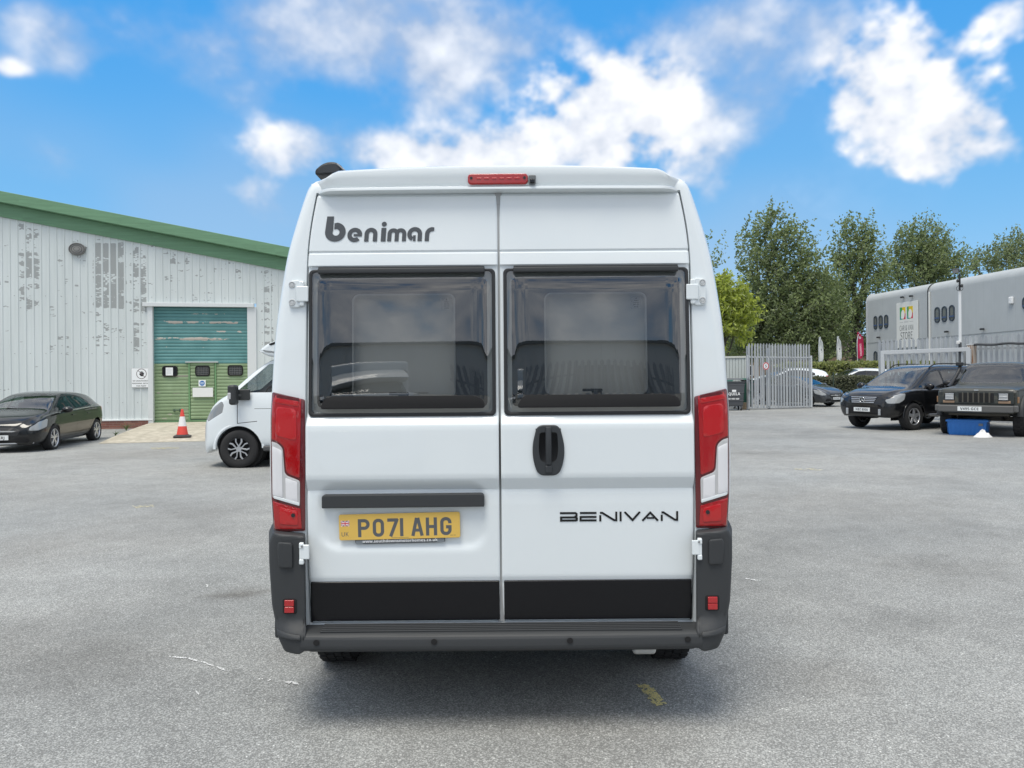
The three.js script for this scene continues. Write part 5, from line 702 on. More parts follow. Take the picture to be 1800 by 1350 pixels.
  for (const z of [1, -1]) { const mr = new THREE.Group(); mr.name = 'door_mirror'; mr.position.set(s.mirror[0], s.mirror[1], z * s.mirror[2]); g.add(mr); mesh('mirror_shell', new THREE.SphereGeometry(1, 20, 14).scale(0.1, s.mirror[3] ?? 0.08, 0.13).translate(0.02, 0, z * 0.03), s.mirrorMat ?? s.paint, mr); mesh('mirror_glass', new THREE.CircleGeometry(1, 24).scale(0.105, 0.062, 1).rotateY(-Math.PI / 2).translate(-0.05, 0, z * 0.03), M.chrome, mr); mesh('mirror_arm', rod([0.02, -0.05, -z * 0.12], [0.02, -0.03, 0], 0.025), M.darkPlastic, mr); }
  for (const z of [1, -1]) for (const hx of s.handles) mesh('door_handle', rbox(0.2, 0.032, 0.035, 0.012, hx, s.handleY, z * s.handleZ), s.handleMat ?? s.paint, g);
  mesh('wiper', merge([rod([s.screen.x0 - 0.1, s.wiperY, -0.4], [s.screen.x0 - 0.16, s.wiperY + 0.05, 0.25], 0.008), rod([s.screen.x0 - 0.1, s.wiperY, 0.15], [s.screen.x0 - 0.16, s.wiperY + 0.05, 0.7], 0.008)]), M.softBlack, g);
  s.more?.(g); return g;
}
function park(g, x, z, fx, fz, wb, sink = 0) { const l = Math.hypot(fx, fz); fx /= l; fz /= l; const gf = gy(x, z), gr = gy(x - fx * wb, z - fz * wb), nx = -fz, nz = fx, s = (gy(x + nx * 0.7, z + nz * 0.7) - gy(x - nx * 0.7, z - nz * 0.7)) / 1.4; g.position.set(x, gf - sink, z); g.rotation.set(Math.atan(-s) * 1, Math.atan2(-fz, fx), Math.atan((gf - gr) / wb), 'YXZ'); return g; }

// hatchback shape, used for the black car at the warehouse and, in other paint, for cars beyond the gate
const hatchT = [[-3.38, 0.45, 0.55, 0.62, 0.82, 0.6, 0.9, 0.5, 0.94], [-3.33, 0.35, 0.68, 0.76, 0.89, 0.74, 0.99, 0.56, 1.03], [-3.2, 0.28, 0.78, 0.85, 0.945, 0.83, 1.14, 0.59, 1.205], [-2.95, 0.25, 0.82, 0.885, 0.965, 0.86, 1.235, 0.585, 1.325], [-2.5, 0.22, 0.83, 0.89, 0.965, 0.872, 1.302, 0.575, 1.395], [-1.9, 0.2, 0.83, 0.89, 0.95, 0.872, 1.345, 0.57, 1.43], [-1.3, 0.2, 0.83, 0.885, 0.93, 0.868, 1.345, 0.58, 1.43], [-0.9, 0.2, 0.83, 0.885, 0.915, 0.866, 1.29, 0.605, 1.37], [-0.5, 0.2, 0.83, 0.885, 0.905, 0.862, 1.16, 0.66, 1.22], [-0.15, 0.2, 0.83, 0.885, 0.895, 0.858, 1.0, 0.73, 1.05], [0.05, 0.2, 0.83, 0.885, 0.885, 0.85, 0.935, 0.75, 0.985], [0.3, 0.2, 0.82, 0.88, 0.85, 0.84, 0.885, 0.7, 0.935], [0.5, 0.2, 0.8, 0.86, 0.8, 0.81, 0.83, 0.66, 0.885], [0.68, 0.2, 0.76, 0.81, 0.73, 0.76, 0.765, 0.58, 0.815], [0.8, 0.21, 0.68, 0.72, 0.66, 0.68, 0.695, 0.5, 0.735], [0.87, 0.24, 0.55, 0.6, 0.58, 0.56, 0.62, 0.4, 0.655], [0.9, 0.3, 0.4, 0.42, 0.52, 0.4, 0.55, 0.3, 0.57]];
const headlampLens = mat(0.34, 0.355, 0.36, 0.1, { clearcoat: 1, clearcoatRoughness: 0.02 });
function hatch(name, label, paint, o = {}) {
  const lampShape = sdPoly(o.lamp ?? [[0.3, 0.81], [0.4, 0.62], [0.7, 0.545], [0.84, 0.55], [0.82, 0.63], [0.64, 0.74]]), gap = 0;
  return buildCar(name, label, {
    T: hatchT, wb: 2.7, R: 0.315, archR: 0.36, tyreW: 0.21, rimR: 0.228, track: 0.785, sideZ: 0.8, glassZ: 0.5, glassY: 0.93, wheelStyle: o.wheel ?? { kind: 'split', spokes: 5 }, paint, rimMat: M.alloy,
    sideGlass: [[[-0.28, 0.965], [-0.93, 1.275], [-1.2, 1.318], [-1.3, 1.318], [-1.3, 0.985]], [[-1.37, 0.985], [-1.37, 1.32], [-1.85, 1.295], [-2.2, 1.235], [-2.4, 1.15], [-2.38, 1.06], [-2.2, 1.03]]], dlo: [[-0.16, 0.945], [-0.93, 1.3], [-1.3, 1.338], [-1.87, 1.318], [-2.24, 1.255], [-2.48, 1.15], [-2.43, 1.035], [-2.2, 1.01], [-1.3, 0.965]],
    screen: { x0: 0.02, x1: -0.98, w: (x) => lerp(0.74, 0.585, clamp((0.05 - x) / 1.0)) - 0.02 }, rearGlass: { x1: -2.95, f: (x, y, z) => Math.max(Math.abs(z) - 0.5, 1.06 - y, y - 1.24, x + 2.9) },
    patches: [['headlight', (x, y, z) => (Math.abs(z) > 0.33 && x > 0.2 ? lampShape(x, y) : 1), headlampLens, true], ['grille', (x, y, z) => (x > 0.66 ? sdPoly([[-0.42, 0.44], [0.42, 0.44], [0.5, 0.56], [0.4, 0.62], [-0.4, 0.62], [-0.5, 0.56]])(z, y) : 1), M.darkPlastic], ['lower_intake', (x, y, z) => (x > 0.55 ? Math.min(sdRect(0.36, 0.27, 0.66, 0.4, 0.03)(Math.abs(z), y), sdRect(-0.32, 0.25, 0.32, 0.33, 0.02)(z, y)) : 1), M.softBlack], ['tail_light', (x, y, z) => (x < -3 && Math.abs(z) > 0.42 ? sdRect(-3.5, 0.86, -3.05, 1.02, 0.05)(x, y) : 1), M.redLens, true]],
    seams: [vSeam((y) => -0.28 - (y - 0.6) * 0.1, 0.33, 0.95, 0.006, 0.7), vSeam(() => -1.34, 0.3, 0.97, 0.006, 0.7), vSeam((y) => -2.33 + Math.max(0, 0.62 - y) * 0.6, 0.36, 1.0, 0.006, 0.7), hSeam(() => 0.31, -2.2, -0.28, 0.006, 0.7), vSeam((y) => 0.16, 0.8, 1.1, 0.006, 0.0), vSeam((y) => 0.62, 0.66, 1.0, 0.005, 0.0)],
    cabin: [-2.7, -0.2, 0.42], dash: -0.25, mirror: [-0.42, 0.985, 0.99], handles: [-1.12, -2.12], handleY: 0.83, handleZ: 0.885, wiperY: 1.0, ...o.extra,
    more(g) {
      mesh('grille_bar', grid(16, 2, (u, v) => { const z = lerp(-0.44, 0.44, u); return [0.935 - 0.28 * z * z, 0.52 + 0.03 * v + 0.01 * (1 - (z / 0.44) ** 2), z]; }), M.chrome, g);
      const st = new THREE.Group(); st.name = 'round_badge'; st.position.set(0.945, 0.535, 0); g.add(st); if (!o.plain) { mesh('badge_ring', new THREE.TorusGeometry(0.085, 0.009, 8, 32).rotateY(Math.PI / 2), M.chrome, st); mesh('badge_star', merge([0, 1, 2].map((k) => rod([0, 0, 0], [0, 0.08 * Math.cos(k * 2.094), 0.08 * Math.sin(k * 2.094)], 0.009))), M.chrome, st); } else mesh('badge_disc', new THREE.SphereGeometry(1, 16, 10).scale(0.01, 0.035, 0.08), M.chrome, st);
      plateMesh('number_plate', g, o.plate ?? 'LX16 KRJ', [0.94, 0.4, 0]);
      mesh('chin_strip', grid(20, 2, (u, v) => { const z = lerp(-0.72, 0.72, u); return [0.935 - 0.42 * Math.abs(z) ** 2.2, 0.245 + 0.03 * v, z]; }), o.plain ? M.darkPlastic : M.alloy, g);
      for (const z of [1, -1]) { mesh('headlamp_projector', new THREE.SphereGeometry(0.05, 16, 12).translate(0.62, 0.655, z * 0.71), M.chrome, g); mesh('waist_strip', tube([[-0.3, 0.95, z * 0.868], [-1.3, 0.965, z * 0.868], [-2.3, 1.0, z * 0.868], [-2.58, 1.04, z * 0.85]], 0.009, 20, 6), M.chrome, g); }
      for (const z of [0.3, 0.5]) mesh('lamp_reflector', rbox(0.06, 0.06, 0.09, 0.02, 0.72, 0.6, z + 0.05), M.chrome, g);
    },
  });
}
const hatchBlack = hatch('black_hatchback', 'shiny black hatchback with silver alloy wheels parked by the corrugated warehouse', M.black, { plate: 'LX16 KRJ' });
park(hatchBlack, -12.1, -18.75, 0.15, 0.99, 2.7, 0.03);

// ---- black SUV
const suvT = [[-3.91, 0.55, 0.6, 0.68, 0.95, 0.66, 1.1, 0.55, 1.15], [-3.86, 0.45, 0.72, 0.82, 1.02, 0.8, 1.3, 0.6, 1.36], [-3.7, 0.4, 0.82, 0.92, 1.08, 0.9, 1.5, 0.63, 1.58], [-3.4, 0.36, 0.86, 0.95, 1.11, 0.925, 1.63, 0.63, 1.73], [-2.8, 0.34, 0.88, 0.955, 1.11, 0.935, 1.67, 0.63, 1.785], [-2.0, 0.33, 0.88, 0.955, 1.1, 0.935, 1.69, 0.63, 1.8], [-1.3, 0.33, 0.88, 0.955, 1.09, 0.935, 1.68, 0.64, 1.79], [-0.9, 0.33, 0.88, 0.95, 1.08, 0.93, 1.59, 0.67, 1.69], [-0.5, 0.33, 0.88, 0.95, 1.075, 0.93, 1.39, 0.73, 1.47], [-0.15, 0.33, 0.88, 0.95, 1.07, 0.925, 1.2, 0.79, 1.26], [0.05, 0.34, 0.88, 0.95, 1.065, 0.92, 1.125, 0.8, 1.175], [0.3, 0.34, 0.87, 0.945, 1.04, 0.91, 1.085, 0.76, 1.14], [0.5, 0.34, 0.86, 0.935, 1.0, 0.895, 1.045, 0.72, 1.1], [0.68, 0.35, 0.83, 0.9, 0.93, 0.85, 0.985, 0.66, 1.04], [0.79, 0.36, 0.77, 0.83, 0.87, 0.78, 0.925, 0.58, 0.97], [0.85, 0.4, 0.66, 0.72, 0.8, 0.67, 0.855, 0.48, 0.89], [0.87, 0.46, 0.5, 0.54, 0.72, 0.52, 0.77, 0.38, 0.8]];
const suvLamp = sdPoly([[0.34, 1.0], [0.42, 0.84], [0.6, 0.755], [0.84, 0.74], [0.84, 0.84], [0.68, 0.95], [0.5, 1.01]]);
const blackDusty = mat(0.009, 0.0095, 0.011, 0.32, { clearcoat: 1, clearcoatRoughness: 0.05, specularIntensity: 0.3 });
const suv = buildCar('black_suv', 'large black estate SUV with a silver slatted grille parked beside the muddy off-roader', {
  category: 'SUV', T: suvT, wb: 2.915, R: 0.375, archR: 0.435, tyreW: 0.255, rimR: 0.235, track: 0.815, sideZ: 0.86, glassZ: 0.55, glassY: 1.1, wheelStyle: { kind: 'star', spokes: 5 }, rimMat: M.alloy, paint: blackDusty,
  sideGlass: [[[-0.25, 1.14], [-0.98, 1.57], [-1.28, 1.62], [-1.36, 1.62], [-1.36, 1.145]], [[-1.44, 1.145], [-1.44, 1.63], [-2.35, 1.63], [-2.42, 1.16]], [[-2.52, 1.17], [-2.5, 1.62], [-3.2, 1.57], [-3.45, 1.36], [-3.3, 1.18]]], dlo: [[-0.1, 1.12], [-0.98, 1.6], [-1.3, 1.65], [-2.4, 1.655], [-3.25, 1.6], [-3.6, 1.37], [-3.4, 1.15], [-2.4, 1.13], [-1.3, 1.12]],
  screen: { x0: 0.04, x1: -0.98, w: (x) => lerp(0.79, 0.65, clamp((0.05 - x) / 1.03)) - 0.02 }, rearGlass: { x1: -3.4, f: (x, y, z) => Math.max(Math.abs(z) - 0.58, 1.2 - y, y - 1.6, x + 3.52) },
  patches: [['headlight', (x, y, z) => (Math.abs(z) > 0.42 && x > 0.3 ? suvLamp(x, y) : 1), headlampLens, true], ['grille_backing', (x, y, z) => (x > 0.7 ? sdPoly([[-0.34, 0.72], [0.34, 0.72], [0.42, 0.9], [0.38, 0.925], [-0.38, 0.925], [-0.42, 0.9]])(z, y) : 1), M.darkPlastic], ['lower_intake', (x, y, z) => (x > 0.55 ? sdRect(-0.52, 0.44, 0.52, 0.64, 0.04)(z, y) : 1), M.softBlack], ['tail_light', (x, y, z) => (x < -3.45 && Math.abs(z) > 0.5 ? sdRect(-4, 0.98, -3.62, 1.25, 0.05)(x, y) : 1), M.redLens, true]],
  seams: [vSeam((y) => -0.4 + (y - 0.6) * 0.12, 0.5, 1.12, 0.007, 0.76), vSeam(() => -1.4, 0.42, 1.14, 0.007, 0.76), vSeam((y) => -2.47 + Math.max(0, 0.85 - y) * 0.8, 0.48, 1.15, 0.007, 0.76), hSeam(() => 0.46, -2.2, -0.5, 0.007, 0.76), hSeam((x) => 1.0 - Math.max(0, x) * 0.11, -0.3, 0.74, 0.005, 0.6)],
  cabin: [-3.5, -0.2, 0.62], dash: -0.25, mirror: [-0.42, 1.19, 1.06, 0.1], mirrorMat: M.gloss, handles: [-1.15, -2.2], handleY: 1.0, handleZ: 0.945, wiperY: 1.18,
  more(g) {
    const gr = new THREE.Group(); gr.name = 'radiator_grille'; g.add(gr);
    for (let k = 0; k < 4; k++) { const y = 0.745 + k * 0.047; mesh('grille_bar', grid(18, 3, (u, v) => { const z = lerp(-0.36, 0.36, u) * (1 + k * 0.045); return [0.905 - 0.16 * z * z - 0.02 * k * 0.6 + 0.012 * Math.sin(v * Math.PI), y + 0.024 * v, z]; }), M.alloy, gr); }
    const bd = new THREE.Group(); bd.name = 'star_badge'; bd.position.set(0.915, 0.83, 0); g.add(bd); mesh('badge_ring', new THREE.TorusGeometry(0.075, 0.009, 8, 32).rotateY(Math.PI / 2), M.chrome, bd); mesh('badge_star', merge([0, 1, 2].map((k) => rod([0, 0, 0], [0, 0.072 * Math.cos(k * 2.094), 0.072 * Math.sin(k * 2.094)], 0.011))), M.chrome, bd); mesh('badge_back', cyl(0.07, 0.07, 0.01, 24).rotateZ(Math.PI / 2).translate(-0.012, 0, 0), M.softBlack, bd);
    plateMesh('number_plate', g, 'NBZ 8000', [0.925, 0.56, 0]);
    for (const z of [1, -1]) {
      mesh('fog_light', merge([cyl(0.045, 0.045, 0.03, 20).rotateZ(Math.PI / 2)]).rotateY(-z * 0.5).translate(0.785, 0.66, z * 0.68), M.chrome, g); mesh('fog_light_ring', new THREE.TorusGeometry(0.058, 0.014, 8, 24).rotateY(Math.PI / 2).rotateY(-z * 0.5).translate(0.785, 0.66, z * 0.68), M.softBlack, g);
      mesh('bumper_strip', rbox(0.03, 0.17, 0.075, 0.012, 0.875, 0.5, z * 0.52), M.alloy, g);
      mesh('headlamp_projector', new THREE.SphereGeometry(0.055, 16, 12).translate(0.655, 0.86, z * 0.7), M.chrome, g); mesh('headlamp_bowl', new THREE.SphereGeometry(0.05, 16, 12).translate(0.735, 0.845, z * 0.585), M.chrome, g);
      mesh('side_step', merge([rod([-0.55, 0.4, z * 0.96], [-2.35, 0.4, z * 0.96], 0.04), box(0.06, 0.06, 0.12, -0.9, 0.4, z * 0.9), box(0.06, 0.06, 0.12, -2.0, 0.4, z * 0.9)]), M.alloy, g);
      mesh('roof_rail', tube([[-1.05, 1.7, z * 0.62], [-1.25, 1.79, z * 0.62], [-2.4, 1.81, z * 0.62], [-3.2, 1.76, z * 0.61], [-3.4, 1.69, z * 0.61]], 0.016, 30, 6), M.softBlack, g);
      mesh('wheel_arch_lip', new THREE.TorusGeometry(0.445, 0.022, 6, 30, Math.PI * 1.05).rotateZ(-0.05).translate(0, 0.375, z * 0.93), blackDusty, g); mesh('wheel_arch_lip', new THREE.TorusGeometry(0.445, 0.022, 6, 30, Math.PI * 1.05).rotateZ(-0.05).translate(-2.915, 0.375, z * 0.93), blackDusty, g);
    }
  },
});
park(suv, 10.52, -21.75, -0.894, 0.447, 2.915);

// ---- muddy dark green off-roader with snorkel
const mud = dataTex(512, 512, (i, j) => { const n = fbm(i / 90, j / 90, 4, 5), m = sstep(0.5, 0.66, n) * 0.7, s = (h3(i, j, 1) - 0.5) * 10; return [lerp(32, 84, m) + s, lerp(38, 79, m) + s, lerp(35, 66, m) + s]; });
const jeepPaint = mat(1, 1, 1, 0.45, { map: mud, clearcoat: 0.5, clearcoatRoughness: 0.25 });
const jeepT = [[-3.5, 0.62, 0.78, 0.84, 1.17, 0.82, 1.66, 0.66, 1.74], [-3.44, 0.56, 0.82, 0.88, 1.18, 0.86, 1.72, 0.68, 1.8], [-3.2, 0.52, 0.84, 0.885, 1.18, 0.87, 1.74, 0.69, 1.825], [-2.5, 0.5, 0.84, 0.885, 1.18, 0.87, 1.74, 0.69, 1.83], [-1.6, 0.5, 0.84, 0.885, 1.18, 0.87, 1.74, 0.69, 1.83], [-1.3, 0.5, 0.84, 0.885, 1.18, 0.87, 1.735, 0.69, 1.82], [-1.15, 0.5, 0.84, 0.885, 1.18, 0.87, 1.68, 0.7, 1.76], [-0.9, 0.5, 0.84, 0.885, 1.18, 0.87, 1.46, 0.735, 1.52], [-0.7, 0.5, 0.84, 0.885, 1.18, 0.87, 1.275, 0.77, 1.31], [-0.58, 0.5, 0.84, 0.885, 1.18, 0.87, 1.225, 0.78, 1.25], [-0.2, 0.5, 0.84, 0.885, 1.175, 0.865, 1.205, 0.78, 1.235], [0.2, 0.52, 0.84, 0.88, 1.16, 0.86, 1.185, 0.78, 1.215], [0.58, 0.56, 0.83, 0.875, 1.14, 0.855, 1.165, 0.77, 1.19], [0.66, 0.58, 0.82, 0.865, 1.12, 0.845, 1.145, 0.76, 1.165], [0.69, 0.62, 0.81, 0.85, 1.08, 0.83, 1.1, 0.75, 1.12]];
const jeep = buildCar('off_road_vehicle', 'muddy dark green boxy off-roader with snorkel and chunky tyres', {
  category: 'off-roader', T: jeepT, wb: 2.576, R: 0.395, archR: 0.47, wheelY: 0.5, tyreW: 0.29, rimR: 0.2, track: 0.8, sideZ: 0.8, glassZ: 0.6, glassY: 1.2, wheelStyle: { kind: 'star', spokes: 6, tread: 22, lug: 1.8 }, rimMat: mat(0.12, 0.12, 0.12, 0.5, { metalness: 0.5 }), steer: 0.12, paint: jeepPaint,
  sideGlass: [[[-0.82, 1.25], [-1.12, 1.6], [-1.28, 1.67], [-1.62, 1.67], [-1.62, 1.25]], [[-1.7, 1.25], [-1.7, 1.67], [-2.35, 1.67], [-2.35, 1.25]], [[-2.45, 1.25], [-2.45, 1.67], [-3.25, 1.66], [-3.35, 1.25]]], dlo: [[-0.72, 1.23], [-1.1, 1.64], [-1.28, 1.7], [-3.3, 1.69], [-3.42, 1.23]],
  screen: { x0: -0.66, x1: -1.2, w: (x) => lerp(0.76, 0.68, clamp((-0.66 - x) / 0.54)) - 0.03 },
  patches: [],
  seams: [vSeam(() => -0.68, 0.6, 1.2, 0.007, 0.7), vSeam(() => -1.66, 0.55, 1.24, 0.007, 0.7), hSeam((x) => 1.13 - Math.max(0, x) * 0.03, -0.6, 0.8, 0.006, 0.0)],
  cabin: [-3.3, -0.6, 0.75], dash: -0.85, mirror: [-0.86, 1.29, 1.0, 0.085], mirrorMat: M.darkPlastic, handles: [-1.5, -2.3], handleY: 1.05, handleZ: 0.885, handleMat: M.darkPlastic, wiperY: 1.27,
  more(g) {
    const dirty = mat(0.085, 0.078, 0.066, 0.85), slotM = M.softBlack;
    const fr = new THREE.Group(); fr.name = 'front_grille'; g.add(fr);
    mesh('grille_panel', extrude(rrect(-0.8, 0.8, 0.8, 1.1, 0.03), 0.05, 0.012, 0).rotateY(Math.PI / 2).translate(0.735, 0, 0), jeepPaint, fr);
    for (let k = 0; k < 7; k++) { mesh('grille_slot', rbox(0.03, 0.235, 0.075, 0.012, 0.726, 0.95, (k - 3) * 0.115), slotM, fr); if (k < 6) mesh('grille_bar', rbox(0.022, 0.25, 0.032, 0.01, 0.742, 0.95, (k - 2.5) * 0.115), dirty, fr); }
    for (const z of [1, -1]) {
      const hl = new THREE.Group(); hl.name = 'headlight'; g.add(hl); mesh('lamp_well', rbox(0.03, 0.2, 0.24, 0.02, 0.727, 0.965, z * 0.58), slotM, hl); mesh('lamp_glass', rbox(0.02, 0.13, 0.19, 0.02, 0.745, 0.975, z * 0.58), mat(0.42, 0.43, 0.43, 0.15, { clearcoat: 1 }), hl); mesh('lamp_rim', merge([rbox(0.02, 0.014, 0.2, 0.005, 0.752, 1.045, z * 0.58), rbox(0.02, 0.014, 0.2, 0.005, 0.752, 0.905, z * 0.58), rbox(0.02, 0.014, 0.17, 0.005, 0.754, 0.975, z * 0.58)]), M.alloy, hl);
      mesh('indicator', rbox(0.03, 0.07, 0.26, 0.012, 0.726, 0.845, z * 0.6), mat(0.3, 0.2, 0.13, 0.4), g); mesh('side_marker', rbox(0.12, 0.15, 0.03, 0.01, 0.63, 0.9, z * 0.868), mat(0.25, 0.14, 0.07, 0.4), g);
      for (const x of [0, -2.576]) mesh('wheel_flare', new THREE.TorusGeometry(0.49, 0.045, 8, 24, Math.PI).scale(1, 1, 1.6).translate(x, 0.5, z * 0.87), M.plastic, g);
    }
    mesh('front_bumper', merge([rbox(0.16, 0.17, 1.62, 0.03, 0.82, 0.68, 0), rbox(0.14, 0.16, 0.1, 0.03, 0.77, 0.69, 0.84), rbox(0.14, 0.16, 0.1, 0.03, 0.77, 0.69, -0.84)]), mat(0.1, 0.1, 0.098, 0.6), g);
    plateMesh('number_plate', g, 'V495 GCE', [0.908, 0.68, 0.1]);
    mesh('front_axle', merge([rod([0, 0.4, -0.75], [0, 0.4, 0.75], 0.05), new THREE.SphereGeometry(0.14, 12, 10).translate(0, 0.4, 0.2), rod([0.15, 0.45, -0.7], [0.1, 0.5, 0.6], 0.025), box(0.1, 0.12, 1.3, 0.5, 0.56, 0)]), dirty, g);
    mesh('snorkel', merge([tube([[-0.3, 1.18, 0.9], [-0.55, 1.24, 0.9], [-0.8, 1.4, 0.87], [-1.05, 1.64, 0.82], [-1.1, 1.74, 0.81]], 0.045, 24, 10), rbox(0.13, 0.1, 0.16, 0.02, -1.06, 1.79, 0.81)]), M.darkPlastic, g);
    mesh('small_badge', rbox(0.01, 0.02, 0.1, 0.004, 0.716, 1.13, 0), M.chrome, g);
  },
});
park(jeep, 11.86, -19.35, -0.7, 0.714, 2.576);

// ---- cars beyond the gate
const greyPaint = mat(0.05, 0.055, 0.062, 0.3, { metalness: 0.3, clearcoat: 1, clearcoatRoughness: 0.03 });
const hatchGrey = hatch('grey_hatchback', 'small dark grey hatchback poking out from behind the palisade gate leaf', greyPaint, { plain: true, plate: 'EA15 WVP' });
const silver = mat(0.62, 0.64, 0.65, 0.3, { clearcoat: 1, clearcoatRoughness: 0.03 });
const carWhite = hatch('white_hatchback', 'white hatchback with its red tail light showing above the clipped hedge', M.white, { plain: true, plate: 'GL17 YTO' });

// ---- white motorhome, nose showing on the left of the campervan
{
  const mh = globalThis.motorhome0 = thing('motorhome', 'white coachbuilt motorhome with black door mirror parked side on before the ramp', 'motorhome', [-5.12 + 0.02, 0, -15.27], Math.PI + 0.02);
  const sub = ducatoCab(mh, 0, M.white);
  mesh('cab_roof_pod', extrude(rpoly([[-0.36, 2.17, 0.03], [-0.52, 2.3, 0.06], [-0.95, 2.46, 0.1], [-1.3, 2.5], [-1.3, 2.02], [-0.75, 2.04], [-0.52, 2.08, 0.04]], 0.03), 1.96, 0.05, 0.98, 3), M.white, mh);
  for (const s of [-1, 1]) mesh('pod_window', extrude(rpoly([[-0.56, 2.3], [-0.95, 2.44], [-1.28, 2.47], [-1.28, 2.43], [-0.9, 2.37], [-0.6, 2.27]], 0.01), 0.012, 0.002, 0).translate(0, 0, s * 0.98 + 0.006), M.softBlack, mh);
  mesh('coach_body', rbox(4.6, 2.35, 2.24, 0.09, -3.3, 1.55, 0, 4), M.white, mh);
  for (const s of [-1, 1]) { for (const [x, w] of [[-2.1, 0.9], [-4.3, 0.7]]) { mesh('coach_window', rbox(w, 0.55, 0.03, 0.014, x, 1.75, s * 1.122, 3), M.gloss, mh); mesh('window_rim', rbox(w + 0.06, 0.61, 0.02, 0.009, x, 1.75, s * 1.118, 3), M.darkPlastic, mh); } mesh('locker_hatch', rbox(0.8, 0.5, 0.02, 0.009, -3.2, 0.85, s * 1.115), M.liner, mh); mesh('body_stripe', box(4.3, 0.05, 0.008, -3.3, 1.28, s * 1.121), M.plastic, mh); }
  mesh('side_skirt', merge([rbox(3.4, 0.1, 2.06, 0.03, -2.15, 0.36, 0)]), mat(0.07, 0.072, 0.075, 0.6), mh);
  mesh('chassis', box(5.6, 0.15, 1.3, -2.6, 0.42, 0), M.underside, mh);
  for (const s of [-1, 1]) { wheel(mh, 0, 0.352, s * 0.9, 0.352, 0.225, 0.215, { kind: 'loop', spokes: 5, barrel: M.darkPlastic }); wheel(mh, -4.0, 0.352, s * 0.9, 0.352, 0.225, 0.215, { kind: 'loop', spokes: 5, barrel: M.darkPlastic });
    const mr = new THREE.Group(); mr.name = 'door_mirror'; mr.position.set(0.03, 1.36, s * 1.16); mh.add(mr);
    mesh('mirror_housing', merge([rbox(0.13, 0.37, 0.22, 0.05, 0, 0, 0, 4), rbox(0.24, 0.2, 0.05, 0.02, -0.14, 0.0, -s * 0.12)]), mat(0.03, 0.033, 0.034, 0.5), mr); mesh('mirror_cap', rbox(0.08, 0.16, 0.19, 0.04, 0.045, 0.1, s * 0.015, 3), M.plastic, mr); mesh('side_repeater', rbox(0.06, 0.12, 0.05, 0.015, 0.045, -0.02, s * 0.1), M.clearLens, mr); mesh('mirror_arm', rod([-0.2, -0.02, -s * 0.22], [0, -0.02, -s * 0.05], 0.04), mat(0.03, 0.033, 0.034, 0.5), mr);
  }
  for (const s of [-1, 1]) mesh('arch_moulding', new THREE.TorusGeometry(0.45, 0.028, 8, 36, Math.PI * 1.0).scale(1, 1, 0.6).rotateZ(-0.02).translate(0, 0.36, s * 0.985), M.white, mh);
}
// ---------------------------------------------------------------- gate, fences, bins and the yard entrance on the right
const at = (px, py, d) => { const [x, y] = ray(px, py); return V(x * d, CAMH + y * d, -d); };
const galv = mat(0.4, 0.425, 0.445, 0.55, { metalness: 0.15 }), galvPale = mat(0.55, 0.57, 0.58, 0.55, { metalness: 0.1 }), galvs = [galv, mat(0.35, 0.375, 0.395, 0.55, { metalness: 0.15 }), mat(0.44, 0.465, 0.48, 0.6, { metalness: 0.15 })];
function paleGeo(H) { const xs = [-0.047, -0.03, -0.012, 0.012, 0.03, 0.047], zs = [0.0, 0.02, 0.006, 0.006, 0.02, 0.0], tp = [0.07, 0.045, 0.0, 0.0, 0.045, 0.07]; return creased(grid(5, 2, (u, v) => { const k = Math.round(u * 5), j = Math.round(v * 2); return [xs[k], j === 0 ? 0 : j === 1 ? H - 0.12 : H - tp[k], zs[k]]; }), 0.3); }
function palisade(name, label, cat, A, B, H, pitch, o = {}) { // posts on the ground from A to B (x, z)
  const L = Math.hypot(B[0] - A[0], B[1] - A[1]), th = Math.atan2(-(B[1] - A[1]), B[0] - A[0]), g = thing(name, label, cat, [A[0], o.y ?? gy(...A), A[1]], th, o.group), pg = paleGeo(H - 0.06), r = rng(Math.round(L * 100));
  const up = (s) => { const x = lerp(A[0], B[0], s / L), z = lerp(A[1], B[1], s / L); return (o.level ? 0 : gy(x, z) - gy(...A)); };
  for (let k = 0; k <= Math.floor(L / pitch + 1e-6); k++) { const p = mesh('pale', pg, galvs[Math.floor(r() * 3)], g); p.position.set(k * pitch, up(k * pitch) + 0.07 + (r() - 0.5) * 0.012, 0.03); p.rotation.z = (r() - 0.5) * 0.006; }
  for (const h of o.rails ?? [0.35, H - 0.45]) { const b = rbox(L + 0.06, 0.055, 0.045, 0.006, 0, 0, 0); const m = mesh('rail', b, o.railMat ?? galvs[1], g); m.position.set(L / 2, h + (up(0) + up(L)) / 2, 0); m.rotation.z = Math.atan((up(L) - up(0)) / L); }
  for (let s = 0; s <= L + 0.01; s += o.post ?? 2.75) mesh('post', rbox(0.08, H - 0.1, 0.08, 0.008, s, (H - 0.1) / 2 + up(s) - 0.02, -0.07), galvs[1], g);
  return g;
}
